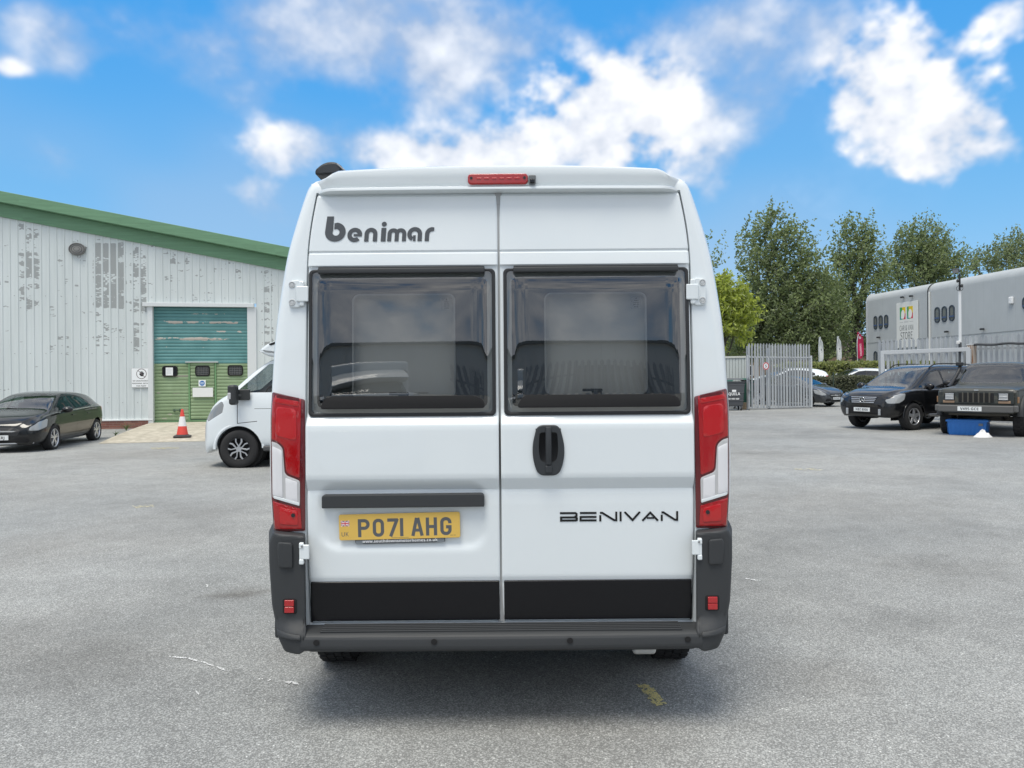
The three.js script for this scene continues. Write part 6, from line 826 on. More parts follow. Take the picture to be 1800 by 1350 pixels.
{
  // open gate leaf with speed sign
  const A = at(1316.5, 722, 33), B = at(1426.5, 717, 34.2), a = [A.x, A.z], b = [B.x, B.z], H = 2.86;
  const gate = palisade('palisade_gate', 'open steel palisade gate leaf carrying a round speed limit sign', 'gate', a, b, H, 0.154, { rails: [0.1, 2.27], post: 99, level: true, railMat: galvPale });
  const L = Math.hypot(b[0] - a[0], b[1] - a[1]);
  for (const x of [0.0, L]) mesh('stile', rbox(0.09, 2.3, 0.08, 0.008, x, 1.2, -0.02), galvPale, gate);
  for (let k = 0; k < 22; k++) mesh('rail_bolt', cyl(0.022, 0.022, 0.02, 8).rotateX(Math.PI / 2).translate(k * 0.154, 2.27, 0.05), galvPale, gate);
  for (const k of [2, 4, 6]) mesh('brace', rbox(0.03, 2.1, 0.04, 0.005, k * 0.154 + 0.077, 1.2, 0.05), galvPale, gate);
  mesh('drop_bolt', merge([rod([-0.06, 0.75, 0.06], [-0.06, 1.4, 0.06], 0.016), box(0.1, 0.05, 0.08, -0.03, 1.32, 0.05), box(0.1, 0.05, 0.08, -0.03, 0.85, 0.05)]), M.steel, gate);
  const th = gate.rotation.y, dir = V(Math.cos(th), 0, -Math.sin(th)), nrm = V(Math.sin(th), 0, Math.cos(th));
  const sg = thing('speed_sign', 'round white sign with a red rim reading 5 on the gate leaf', 'sign', at(1343, 643.5, 33.2).addScaledVector(nrm, 0.12).toArray(), th);
  mesh('sign_disc', planeUV(cyl(0.165, 0.165, 0.012, 36).rotateX(Math.PI / 2), (x, y) => [x / 0.33 + 0.5, y / 0.33 + 0.5]), mat(1, 1, 1, 0.45, { map: tex(256, 256, (g) => { g.fillStyle = '#e9eaea'; g.fillRect(0, 0, 256, 256); g.strokeStyle = '#c0444c'; g.lineWidth = 34; g.beginPath(); g.arc(128, 128, 108, 0, 7); g.stroke(); g.fillStyle = '#26282c'; g.font = 'bold 130px sans-serif'; g.textAlign = 'center'; g.fillText('5', 128, 176); }) }), sg);
  mesh('sign_clip', box(0.3, 0.03, 0.03, 0, 0, -0.02), M.steel, sg);
  // second leaf folded behind it
  const g2 = palisade('palisade_gate', 'second palisade gate leaf folded behind the one with the speed sign', 'gate', [a[0] + 1.15, a[1] - 0.75], [b[0] - 0.05, b[1] - 0.45], 2.8, 0.165, { rails: [0.2, 2.2], post: 99, level: true });
  // sheeted panel further left, against the bins
  const pA = at(1262, 700, 36.2), pB = at(1314.5, 700, 35.6), pn = thing('sheeted_panel', 'pale ribbed sheet steel fence panel behind the refuse bins', 'fence panel', [pA.x, gy(pA.x, pA.z), pA.z], Math.atan2(-(pB.z - pA.z), pB.x - pA.x)), pl = pA.distanceTo(pB), ph = (671.5 - 626) * 36 / F + CAMH - gy(pA.x, pA.z);
  const sheetM = mat(0.5, 0.535, 0.52, 0.6), n = Math.round(pl / 0.14);
  for (let k = 0; k < n; k++) mesh('steel_strip', rbox(pl / n - 0.016, ph - 0.2, 0.03, 0.006, (k + 0.5) * pl / n, ph / 2 + 0.02, 0), sheetM, pn);
  mesh('panel_frame', merge([rbox(pl + 0.1, 0.09, 0.08, 0.01, pl / 2, ph - 0.045, 0.01), rbox(0.08, ph, 0.08, 0.01, pl - 0.04, ph / 2, 0.01), rbox(pl, 0.08, 0.06, 0.01, pl / 2, 0.1, 0.01)]), mat(0.56, 0.57, 0.53, 0.6), pn);
  mesh('panel_backing', box(pl, ph - 0.1, 0.01, pl / 2, ph / 2, -0.02), mat(0.3, 0.32, 0.31, 0.7), pn);
  // fence on the far right, running towards the camera
  const f0 = [13.02, -27.2], f1 = [19.6, -16.3];
  palisade('palisade_fence', 'grey steel palisade fence with pointed pales behind the parked SUV', 'fence', f0, f1, 2.72, 0.157, { rails: [0.4, 2.3], post: 2.75 });
  const fd = V(f1[0] - f0[0], 0, f1[1] - f0[1]).normalize(), fn = V(-fd.z, 0, fd.x).multiplyScalar(-1); if (fn.x > 0) fn.negate();
  const along = (px, off = 0) => { const [rx] = ray(px, 640), d = (f0[0] * fn.x + f0[1] * fn.z + off) / (rx * fn.x - fn.z); return [rx * d, -d]; };
  // other gate leaf, seen from its framed side
  { const p = along(1549, 0.45), q = along(1705, 0.3), L2 = Math.hypot(q[0] - p[0], q[1] - p[1]), g3 = thing('framed_gate', 'pale framed steel gate leaf standing open behind the black SUV', 'gate', [p[0], gy(...p), p[1]], Math.atan2(-(q[1] - p[1]), q[0] - p[0])), h = 2.32;
    mesh('gate_rail', rbox(L2, 0.13, 0.07, 0.01, L2 / 2, h - 0.065, 0), galvPale, g3); mesh('gate_rail', rbox(L2, 0.1, 0.07, 0.01, L2 / 2, 0.18, 0), galvPale, g3); for (const x of [0.06, L2 - 0.04]) mesh('gate_stile', rbox(0.13, h - 0.1, 0.071, 0.01, x, h / 2, 0), galvPale, g3);
    const nb = Math.round(L2 / 0.235), bar = rbox(0.075, h - 0.3, 0.03, 0.006, 0, h / 2, -0.03); for (let k = 1; k < nb; k++) { const m = mesh('gate_pale', bar, galvs[k % 3 === 1 ? 2 : 0], g3); m.position.x = k / nb * L2; } }
  { const p = along(1708, 0.12), po = thing('gate_post', 'pale square gate post streaked with rust beside the floodlight pole', 'post', [p[0], gy(...p), p[1]], Math.atan2(-fd.z, fd.x)); const rustMap = dataTex(128, 256, (i, j) => { const k = sstep(0.5, 0.66, fbm(i / 14, j / 46, 3, 4)) * sstep(20, 120, j); return [lerp(190, 138, k), lerp(186, 98, k), lerp(176, 74, k)]; }); mesh('post_tube', rbox(0.2, 2.42, 0.2, 0.015, 0, 1.21, 0), mat(1, 1, 1, 0.7, { map: rustMap }), po); mesh('post_cap', rbox(0.22, 0.03, 0.22, 0.01, 0, 2.435, 0), galvPale, po); }
  { // twisted cable along the fence top
    const p0 = along(1706, 0.16), p1 = [f1[0] - 0.3, f1[1] + 0.3], pts = []; for (let k = 0; k <= 40; k++) { const x = lerp(p0[0], p1[0], k / 40), z = lerp(p0[1], p1[1], k / 40); pts.push([x, gy(x, z) + 2.42 + 0.014 * Math.sin(k * 1.7) + 0.03 * k / 40, z]); }
    tag(mesh('cable_bundle', tube(pts, 0.038, 160, 8), mat(0.07, 0.075, 0.08, 0.8)), 'thick dark cable bundle strung along the palisade fence', 'cable'); }
  { const p = along(1688, 0.25), yb = gy(...p), d = -p[1], Yp = (py) => CAMH + ray(1688, py)[1] * d - yb, pole = thing('floodlight_pole', 'slim white pole with a dark floodlight and cameras above the palisade fence', 'lamp post', [p[0], yb, p[1]], -0.5);
    mesh('lower_pole', rod([0, 0, 0], [0, Yp(598), 0], 0.04, 12), mat(0.06, 0.065, 0.07, 0.6), pole); mesh('upper_pole', rod([0, Yp(602), 0], [0, Yp(511), 0], 0.045, 14), mat(0.72, 0.74, 0.74, 0.45), pole); mesh('top_tube', rod([0, Yp(512), 0], [0, Yp(482), 0], 0.03, 10), M.darkPlastic, pole); mesh('junction_box', rbox(0.1, 0.1, 0.12, 0.015, -0.06, Yp(602), 0.05), mat(0.7, 0.71, 0.7, 0.6), pole);
    const fl = new THREE.Group(); fl.name = 'floodlight'; fl.position.set(-0.1, Yp(476), 0.05); fl.rotation.set(0.5, -0.3, 0.1); pole.add(fl); mesh('flood_housing', rbox(0.2, 0.14, 0.08, 0.015, 0, 0, 0), M.plastic, fl); mesh('flood_glass', box(0.17, 0.11, 0.004, 0, 0, 0.042), mat(0.3, 0.31, 0.32, 0.15), fl);
    for (const [py, sx] of [[494, -1], [503, 1]]) { const cm = new THREE.Group(); cm.name = 'camera_head'; cm.position.set(sx * 0.06, Yp(py), 0.06); pole.add(cm); mesh('camera_body', merge([cyl(0.035, 0.035, 0.14, 12).rotateX(Math.PI / 2 - 0.2), rod([0, 0, 0], [-sx * 0.06, 0, -0.05], 0.014)]), M.darkPlastic, cm); }
    mesh('cable_loop', new THREE.TorusGeometry(0.09, 0.006, 6, 24).translate(0, Yp(507), 0.06), M.softBlack, pole); }
}
// ---- refuse bins
function wheelieBin(name, label, px, d, bodyM, lidM, w, h, dep, turn, print) {
  const p = at(px, 700, d), b = thing(name, label, 'bin', [p.x, gy(p.x, p.z), p.z], turn);
  const body = grid(4, 6, (u, v) => [0, 0, 0]); const taper = (y) => lerp(0.86, 1, y), shellG = new RoundedBoxGeometry(w, h * 0.72, dep, 3, 0.05); warp(shellG, (q) => { const k = taper(clamp(q.y / (h * 0.72) + 0.5)); q.x *= k; q.z *= k; }); shellG.translate(0, 0.18 + h * 0.36, 0); mesh('bin_body', creased(shellG, 0.7), bodyM, b);
  for (let k = 0; k < 3; k++) mesh('body_rib', rbox(w * (0.92 + k * 0.035), 0.03, dep * (0.93 + k * 0.035), 0.012, 0, 0.42 + k * h * 0.23, 0), bodyM, b);
  mesh('rim', rbox(w * 1.05, 0.06, dep * 1.05, 0.02, 0, 0.18 + h * 0.72, 0), bodyM, b);
  mesh('lid', grid(12, 8, (u, v) => { const x = lerp(-0.53, 0.53, u) * w, z = lerp(-0.55, 0.55, v) * dep; return [x, 0.18 + h * 0.74 + 0.14 * Math.cos(v * 2.2 - 1.1) * Math.sqrt(Math.max(0, 1 - (2 * u - 1) ** 8)), z]; }), lidM, b);
  for (const x of [-1, 1]) for (const z of [-1, 1]) { const c = new THREE.Group(); c.name = 'castor'; c.position.set(x * w * 0.36, 0.09, z * dep * 0.36); b.add(c); mesh('castor_tyre', cyl(0.09, 0.09, 0.05, 20).rotateZ(Math.PI / 2), M.rubber, c); mesh('castor_fork', merge([box(0.09, 0.12, 0.04, 0, 0.06, 0), cyl(0.045, 0.045, 0.056, 14).rotateZ(Math.PI / 2)]), galvPale, c); }
  if (print) { const m = mesh('bin_lettering', new THREE.PlaneGeometry(w * 0.8, h * 0.5).translate(0, 0, 0), new THREE.MeshPhysicalMaterial({ map: tex(512, 400, print), alphaTest: 0.5, roughness: 0.6, side: THREE.DoubleSide }), b); m.position.set(0, 0.2 + h * 0.4, dep * 0.485); m.rotation.x = -Math.atan(0.07 * dep / (h * 0.72)); }
  return b;
}
{
  const greyBin = mat(0.075, 0.08, 0.088, 0.6);
  wheelieBin('refuse_bin', 'dark grey wheeled refuse bin with white lettering beside the gate', 1283, 33.0, greyBin, mat(0.11, 0.115, 0.12, 0.55), 1.12, 1.42, 0.9, -0.12, (g) => { g.clearRect(0, 0, 512, 400); g.fillStyle = '#e6e8e8'; g.fillRect(300, 8, 70, 62); g.fillRect(392, 8, 62, 62); g.clearRect(330, 30, 28, 30); g.clearRect(412, 30, 22, 40); g.fillRect(270, 110, 96, 80); g.font = 'bold 92px sans-serif'; g.fillText('AQUILA', 120, 270, 370); g.font = 'bold 52px sans-serif'; g.fillText('0345 460 460', 120, 372, 370); });
  wheelieBin('refuse_bin', 'dark green wheeled refuse bin half hidden behind the grey bin', 1299, 34.6, mat(0.012, 0.075, 0.052, 0.55), mat(0.015, 0.09, 0.06, 0.55), 1.05, 1.4, 0.9, 0.15);
  const cb = at(1311, 714, 33.4), cbox = tag(mesh('cardboard_box', rbox(0.24, 0.3, 0.24, 0.01, 0, 0.15, 0, 1), mat(0.42, 0.31, 0.2, 0.9)), 'small brown cardboard box at the foot of the gate leaf', 'box'); cbox.position.set(cb.x, gy(cb.x, cb.z), cb.z); cbox.rotation.y = 0.4;
}
// ---- blue crate and white cloth before the off-roader
{
  const p = onGround(1722, 765.5), cr = thing('storage_crate', 'blue plastic storage crate under the nose of the off-roader', 'crate', [p.x - 0.1, p.y, p.z - 0.3], -0.66), bl = mat(0.03, 0.2, 0.62, 0.45), W = 0.86, Hc = 0.36, D = 0.5;
  const wall = (len, name, x, z, ry) => { const g = mesh(name, grid(30, 6, (u, v) => { const rib = 0.012 * (Math.sin(u * Math.PI * 2 * len / 0.11) > 0.1 ? 1 : 0) * (v > 0.05 && v < 0.8 ? 1 : 0); return [lerp(-len / 2, len / 2, u) * lerp(0.93, 1, v), 0.01 + Hc * v, lerp(-0.02, 0.012, v) + rib]; }), bl, cr); g.position.set(x, 0, z); g.rotation.y = ry; };
  wall(W, 'long_side', 0, D / 2, 0); wall(W, 'long_side', 0, -D / 2, Math.PI); wall(D, 'short_side', W / 2, 0, Math.PI / 2); wall(D, 'short_side', -W / 2, 0, -Math.PI / 2);
  mesh('crate_rim', merge([rbox(W + 0.07, 0.05, 0.04, 0.01, 0, Hc, D / 2 + 0.01), rbox(W + 0.07, 0.05, 0.04, 0.01, 0, Hc, -D / 2 - 0.01), rbox(0.04, 0.05, D - 0.02, 0.01, W / 2 + 0.01, Hc, 0), rbox(0.04, 0.05, D - 0.02, 0.01, -W / 2 - 0.01, Hc, 0)]), bl, cr); mesh('crate_floor', box(W * 0.92, 0.015, D * 0.92, 0, 0.012, 0), bl, cr); mesh('label_patch', rbox(0.09, 0.06, 0.004, 0.002, 0.3, 0.27, D / 2 + 0.03), mat(0.2, 0.22, 0.24, 0.5), cr);
  for (const s of [-1, 1]) mesh('lid_flap', rbox(W, 0.015, D * 0.46, 0.005, 0, 0, 0).rotateX(s * 0.05).translate(0, Hc + 0.035, s * D * 0.24), bl, cr);
  const q = onGround(1728, 769), c = tag(mesh('white_cloth', creased(grid(40, 24, (u, v) => { const a = u * Math.PI * 2, r = v, n = fbm(Math.cos(a) * 2 + 5, Math.sin(a) * 2, r * 2.4, 4), R = 0.17 * r * (0.7 + 0.7 * fbm(Math.cos(a) * 1.5 + 9, Math.sin(a) * 1.5, 3, 2)); return [Math.cos(a) * R * 1.15, Math.max(0.004, (1 - r ** 1.6) * 0.15 * (0.55 + 0.9 * n) + (n - 0.5) * 0.08 * (1 - r)), Math.sin(a) * R * 0.8]; }), 0.8), mat(0.75, 0.75, 0.74, 0.9)), 'crumpled white cloth on the asphalt before the blue crate', 'cloth'); c.position.copy(q);
}
// ---- grey metal-clad building with rounded eaves
{
  const B0 = V(27.1, 0, -58.6), e = V(0.1735, 0, 0.985).normalize(), n = V(-e.z, 0, e.x), th = Math.atan2(-e.z, e.x);
  const bp = (px, py, off = 0) => { const [rx, ry] = ray(px, py), d = (off + B0.x * n.x + B0.z * n.z) / (rx * n.x - n.z), P = V(rx * d, CAMH + ry * d, -d); return [P.clone().sub(B0).dot(e), P.y]; };
  const b = thing('grey_building', 'grey metal clad two storey building with rounded eaves and oval windows', 'building', B0.toArray(), th), H = bp(1560, 513)[1] + 0.1, R = 0.62, LEN = 44;
  const cladMap = dataTex(512, 256, (i, j) => { const v = 232 + (fbm(i / 60, j / 60, 2, 4) - 0.5) * 12 + (i % 64 < 2 ? -9 : 0) + (vn(i / 3, j / 50, 6) - 0.5) * 3; return [v, v, v]; }), gm = mat(0.5, 0.535, 0.55, 0.9, { map: cladMap });
  const prof = [[0, 0]]; for (let k = 0; k <= 14; k++) { const a = k / 14 * Math.PI / 2; prof.push([-R + R * Math.cos(a), H - R + R * Math.sin(a)]); } prof.push([-14, H + 0.05]);
  const xs = [0, 0.06, 0.16, 0.32]; const joint = bp(1632, 520)[0]; const cols = []; for (let x = 0.32; x < LEN; x += 1) cols.push(x);
  const wallPart = (x0, x1) => { const n2 = Math.max(1, Math.round(x1 - x0)); return grid(n2, prof.length - 1, (u, v) => { const [z, y] = prof[Math.round(v * (prof.length - 1))]; return [lerp(x0, x1, u), y, z]; }, (u, v, p) => [p[0] / 4.8, (p[1] - p[2]) / 4]); };
  mesh('wall_cladding', creased(wallPart(0.0, joint - 0.12), 0.4), gm, b); mesh('wall_cladding', creased(wallPart(joint + 0.12, LEN), 0.4), gm, b); mesh('joint_channel', creased(wallPart(joint - 0.13, joint + 0.13).translate(0, -0.03, -0.08), 0.4), mat(0.3, 0.31, 0.31, 0.6), b);
  mesh('end_wall', new THREE.ShapeGeometry(poly([...prof.map(([z, y]) => [-z, y]), [14, 0]])).rotateY(Math.PI / 2).translate(0, 0, 0), gm, b);
  mesh('corner_trim', tube(prof.slice(0, 16).map(([z, y]) => [0, y, z + 0.02]), 0.07, 60, 8), mat(0.42, 0.44, 0.46, 0.5), b);
  mesh('downpipe', rod([joint + 0.16, 0, 0.06], [joint + 0.16, H - R, 0.06], 0.07, 10), mat(0.6, 0.61, 0.59, 0.6), b);
  mesh('ground_floor_seam', box(LEN, 0.04, 0.02, LEN / 2, bp(1540, 602)[1], 0.008), mat(0.28, 0.3, 0.31, 0.6), b);
  const glassM = mat(0.16, 0.17, 0.16, 0.06), frameM = mat(0.035, 0.05, 0.07, 0.5), blueBar = mat(0.06, 0.1, 0.2, 0.5);
  for (const [a, c, y0, y1] of [[1536.3, 1542.5, 555, 579.7], [1545, 1552, 553.8, 578.7], [1554.7, 1561.7, 552.7, 577.5], [1643.3, 1652.5, 539, 568], [1655.8, 1665, 537.5, 566.7], [1668.7, 1678.3, 535.3, 565], [1536.3, 1542.5, 617, 643], [1545.3, 1551.5, 616.5, 642], [1797.5, 1811, 520, 545]]) {
    const [x0, yb] = bp(a, y1), [x1, yt] = bp(c, y0), w = x1 - x0, r = w / 2 - 0.001, win = new THREE.Group(); win.name = 'oval_window'; b.add(win);
    const ring = rrect(x0, yb, x1, yt, r); ring.holes.push(rrect(x0 + 0.09, yb + 0.09, x1 - 0.09, yt - 0.09, r - 0.09, THREE.Path)); mesh('window_frame', extrude(ring, 0.1, 0.015, 0.05), frameM, win); mesh('window_pane', extrude(rrect(x0 + 0.06, yb + 0.06, x1 - 0.06, yt - 0.06, r - 0.06), 0.02, 0, 0.015), glassM, win); mesh('transom', box(w - 0.1, 0.1, 0.05, (x0 + x1) / 2, lerp(yb, yt, 0.3), 0.035), blueBar, win);
  }
  for (const [px, py] of [[1589, 522.5], [1604.6, 520.5], [1547, 593], [1667, 583], [1730, 578.5]]) { const [x, y] = bp(px, py); mesh('wall_light', merge([rbox(0.24, 0.12, 0.16, 0.03, x, y, 0.16), rod([x, y, 0], [x, y, 0.16], 0.03)]), M.plastic, b); }
  { const [x, y] = bp(1779, 528); mesh('white_lamp', rbox(0.3, 0.42, 0.14, 0.06, x, y, 0.07, 3), mat(0.75, 0.76, 0.76, 0.5), b); }
  // sign board
  const [s0, sb] = bp(1578.3, 612), [s1] = bp(1615.8, 612), st = bp(1597, 530.5)[1], sw = s1 - s0, sh = st - sb, sp = B0.clone().addScaledVector(e, (s0 + s1) / 2).addScaledVector(n, 0.05).setY((st + sb) / 2), sg = thing('building_sign', 'tall pale board with two coloured squares reading CAR & VAN STORE', 'sign', sp.toArray(), th);
  mesh('sign_board', planeUV(extrude(rrect(-sw / 2, -sh / 2, sw / 2, sh / 2, 0.02), 0.06, 0.008, 0.05), (x, y) => [x / sw + 0.5, y / sh + 0.5]), mat(1, 1, 1, 0.5, { map: tex(512, Math.round(512 * sh / sw), (g, w2, h2) => { g.fillStyle = '#d9dbd8'; g.fillRect(0, 0, w2, h2); const U = h2 / 490; for (const [x, fl] of [[86, 1], [262, 0]]) { const y = 52 * U, q = 138; g.fillStyle = '#3f9a5c'; g.fillRect(x, y, q, 132 * U); g.fillStyle = '#e0c02c'; g.fillRect(x + (fl ? 60 : 40), y, q - (fl ? 60 : 40), 70 * U); g.fillStyle = '#c8324a'; g.fillRect(x + 84, y + 70 * U, 54, 62 * U); g.fillStyle = '#1f8a8c'; g.fillRect(x, y + 100 * U, 40, 32 * U); g.fillStyle = '#e6e7e2'; g.beginPath(); g.ellipse(x + 74, y + 78 * U, 44, 48 * U, 0, 0, 7); g.fill(); g.fillRect(x + 30, y + 96 * U, 70, 26 * U); } g.fillStyle = '#8a8d8f'; g.fillRect(80, 214 * U, 90, 3 * U); g.fillRect(318, 214 * U, 90, 3 * U); g.textAlign = 'center'; g.font = `${24 * U}px sans-serif`; g.fillText('READY', 244, 222 * U); g.fillStyle = '#55585b'; g.save(); g.translate(244, 0); g.scale(0.62, 1); g.font = `${78 * U}px sans-serif`; g.fillText('CAR & VAN', 0, 306 * U, 540); g.font = `${108 * U}px sans-serif`; g.fillText('STORE', 0, 400 * U, 560); g.restore(); }) }), sg);
}
// ---- flags beyond the hedge
for (const [px, d, red, top, label] of [[1439.5, 48, 0, 592, 'white feather flag on a pole nearest the gate leaf with the sign'], [1471.5, 48.5, 0, 591, 'white feather flag on a pole between the other white flag and the red one'], [1507, 47, 1, 583.5, 'red feather flag with white lettering beyond the hedge']]) {
  const p = at(px, 650, d), y0 = gy(p.x, p.z), h = CAMH + ray(px, top)[1] * d - y0, f = thing('feather_flag', label, 'flag', [p.x, y0, p.z], 0);
  mesh('flag_pole', tube([[0.02, 0, 0], [0.02, h * 0.5, 0], [0.01, h * 0.85, 0], [0.12, h, 0]], 0.025, 20, 6), galvPale, f);
  const fh = red ? 1.62 : 1.6, fw = red ? 0.36 : 0.25, cloth = grid(8, 30, (u, v) => { const y = h - fh + fh * v, w = fw * (1 - 0.75 * sstep(0.75, 1.05, v)) * (0.75 + 0.25 * sstep(0, 0.15, v)); return [0.02 + u * w + 0.05 * Math.sin(v * 5) * u, y, 0.05 * Math.sin(u * 3 + v * 6)]; });
  mesh('flag_cloth', cloth, mat(1, 1, 1, 0.8, { map: tex(128, 512, (g) => { g.fillStyle = red ? '#b01f4c' : '#d4d7d6'; g.fillRect(0, 0, 128, 512); g.fillStyle = red ? '#e6c3cd' : '#5a6066'; if (red) { g.save(); g.translate(84, 470); g.rotate(-Math.PI / 2); g.font = 'bold 56px sans-serif'; g.fillText('VAUXHALL', 0, 0, 250); g.restore(); g.beginPath(); g.arc(64, 110, 26, 0, 7); g.fill(); } else { g.fillRect(58, 240, 24, 40); g.fillRect(64, 300, 12, 16); } }) }), f);
}
{ const p = at(1465, 690, 38), po = tag(mesh('green_post', rod([0, 0, 0], [0, 1.55, 0], 0.035, 8), mat(0.03, 0.05, 0.035, 0.7)), 'thin dark green post standing before the clipped hedge', 'post'); po.position.set(p.x, gy(p.x, p.z), p.z); }
// ---- place the cars beyond the gate
{
  const wheelPx = at(1448, 715, 36); park(hatchGrey, wheelPx.x - 0.2, -36.1, 0.55, 0.83, 2.7);
  const lift = (g, y) => { g.position.y += y; return g; };
  const w1 = at(1452, 650, 44.5); park(carWhite, w1.x - 3.4, -44.5, -1, 0.05, 2.7);
  const w2 = copyOf(carWhite, 'white car whose roof shows above the clipped hedge beside the green post', [0, 0, 0], 0); w2.name = numbered('white_saloon'); const q2 = at(1466, 650, 42.2); park(w2, q2.x + 0.1, -42.2, -1, -0.05, 2.7, -0.1);
  const w3 = copyOf(carWhite, 'white car mostly hidden behind the framed gate leaf', [0, 0, 0], 0); w3.name = numbered('white_car'); const q3 = at(1536, 650, 44.2); park(w3, q3.x + 0.95, -44.2, -1, 0.0, 2.7);
}
// ---------------------------------------------------------------- trees and hedges
const leafMats = (r, g, b) => [0, 1, 2].map((k) => mat(r * [1, 0.78, 1.25][k], g * [1, 0.8, 1.2][k], b * [1, 0.8, 1.15][k], 1.0, { transmission: 0.5, thickness: 0 }));
class Leaves { constructor() { this.p = [[], [], []]; }
  leaf(x, y, z, s, r, droop = 0, long = 1.7) { const k = Math.floor(r() * 3), a = r() * 6.283, t = (r() - 0.5) * 2.2 + droop, ca = Math.cos(a), sa = Math.sin(a), ct = Math.cos(t), st = Math.sin(t), ux = ca * ct, uy = st, uz = sa * ct, b = r() * 6.283; let vx = -sa, vz = ca, wx = -ca * st, wy = ct, wz = -sa * st; const c = Math.cos(b), d = Math.sin(b), px = vx * c + wx * d, py = wy * d, pz = vz * c + wz * d, L = s * long, P = this.p[k]; const h = s * 0.45;
    P.push(x, y, z, x + ux * L * 0.5 + px * h, y + uy * L * 0.5 + py * h, z + uz * L * 0.5 + pz * h, x + ux * L, y + uy * L, z + uz * L, x, y, z, x + ux * L, y + uy * L, z + uz * L, x + ux * L * 0.5 - px * h, y + uy * L * 0.5 - py * h, z + uz * L * 0.5 - pz * h); }
  build(name, mats, parent) { this.p.forEach((p, k) => { if (!p.length) return; const g = new THREE.BufferGeometry(); g.setAttribute('position', new THREE.Float32BufferAttribute(p, 3)); g.computeVertexNormals(); mesh(name, g, mats[k], parent); }); } }
const bark = mat(0.1, 0.088, 0.072, 0.95);
function limb(a, b, r0, r1, r, n = 7, bend = 0.08) { const A = V(...a), B = V(...b), L = A.distanceTo(B), pts = []; for (let k = 0; k <= 4; k++) { const p = A.clone().lerp(B, k / 4); if (k && k < 4) p.add(V((r() - 0.5) * L * bend, (r() - 0.5) * L * bend * 0.4, (r() - 0.5) * L * bend)); pts.push(p); } const c = new THREE.CatmullRomCurve3(pts), g = new THREE.TubeGeometry(c, 10, 1, n); const P = g.attributes.position; for (let i = 0; i < P.count; i++) { const ring = Math.floor(i / (n + 1)), q = c.getPointAt(ring / 10), R = lerp(r0, r1, ring / 10); P.setXYZ(i, q.x + (P.getX(i) - q.x) * R, q.y + (P.getY(i) - q.y) * R, q.z + (P.getZ(i) - q.z) * R); } g.computeVertexNormals(); return [g, pts]; }
// a tree from lobes [x, y, z, rx, ry, fullness]: limbs run to the lobes, twigs fill them, leaves sit on the twigs
function tree(name, label, pos, trunkH, trunkR, lobes, mats, o) {
  const t = thing(name, label, 'tree', pos, 0, o.group), r = rng(o.seed), wood = [], lv = new Leaves(), s = o.leaf, wind = o.wind ?? 0;
  const [tg] = limb([0, -0.1, 0], [0.1, trunkH, 0], trunkR, trunkR * 0.55, r, 10, 0.04); mesh('trunk', tg, bark, t);
  for (const [lx, ly, lz, rx, ry, full] of lobes) {
    const base = Math.min(trunkH, ly - ry * 0.6), [lg] = limb([0.05, clamp(base * (0.7 + 0.3 * r()), 0.8, trunkH), 0], [lx, ly, lz], trunkR * 0.38, 0.035, r); wood.push(lg);
    const twigs = Math.round(full * rx * ry * (o.twigs ?? 26));
    for (let k = 0; k < twigs; k++) {
      const th = r() * 6.283, cz = 2 * r() - 1, q = Math.pow(r(), 0.42), sx = Math.sqrt(1 - cz * cz), ex = lx + rx * q * sx * Math.cos(th), ez = lz + rx * 0.9 * q * sx * Math.sin(th), ey = ly + ry * q * cz;
      const dx = ex - lx, dy = ey - ly + ry * 0.7, dz = ez - lz, l = Math.hypot(dx, dy, dz) || 1, len = (o.twig ?? 0.9) * (0.5 + r()), ux = dx / l * 0.8 + wind, uy = dy / l * 0.9 + (o.up ?? 0.35), uz = dz / l * 0.8;
      if (k % 7 === 0) wood.push(rod([lerp(lx, ex, 0.25), lerp(ly, ey, 0.25) - ry * 0.1, lerp(lz, ez, 0.25)], [ex + ux * len * 0.6, ey + uy * len * 0.6, ez + uz * len * 0.6], 0.014 + 0.012 * r(), 4));
      const m = o.perTwig ?? 15; for (let j = 0; j < m; j++) { const f = j / m, sp = s * 1.4 * (0.5 + r()); lv.leaf(ex + ux * len * f + (r() - 0.5) * sp, ey + uy * len * f + (r() - 0.5) * sp, ez + uz * len * f + (r() - 0.5) * sp, s * (0.6 + 0.7 * r()), r, o.droop ?? 0.1, o.long); }
    }
  }
  if (wood.length) mesh('limbs', merge(wood), bark, t); lv.build('crown', mats, t); return t;
}
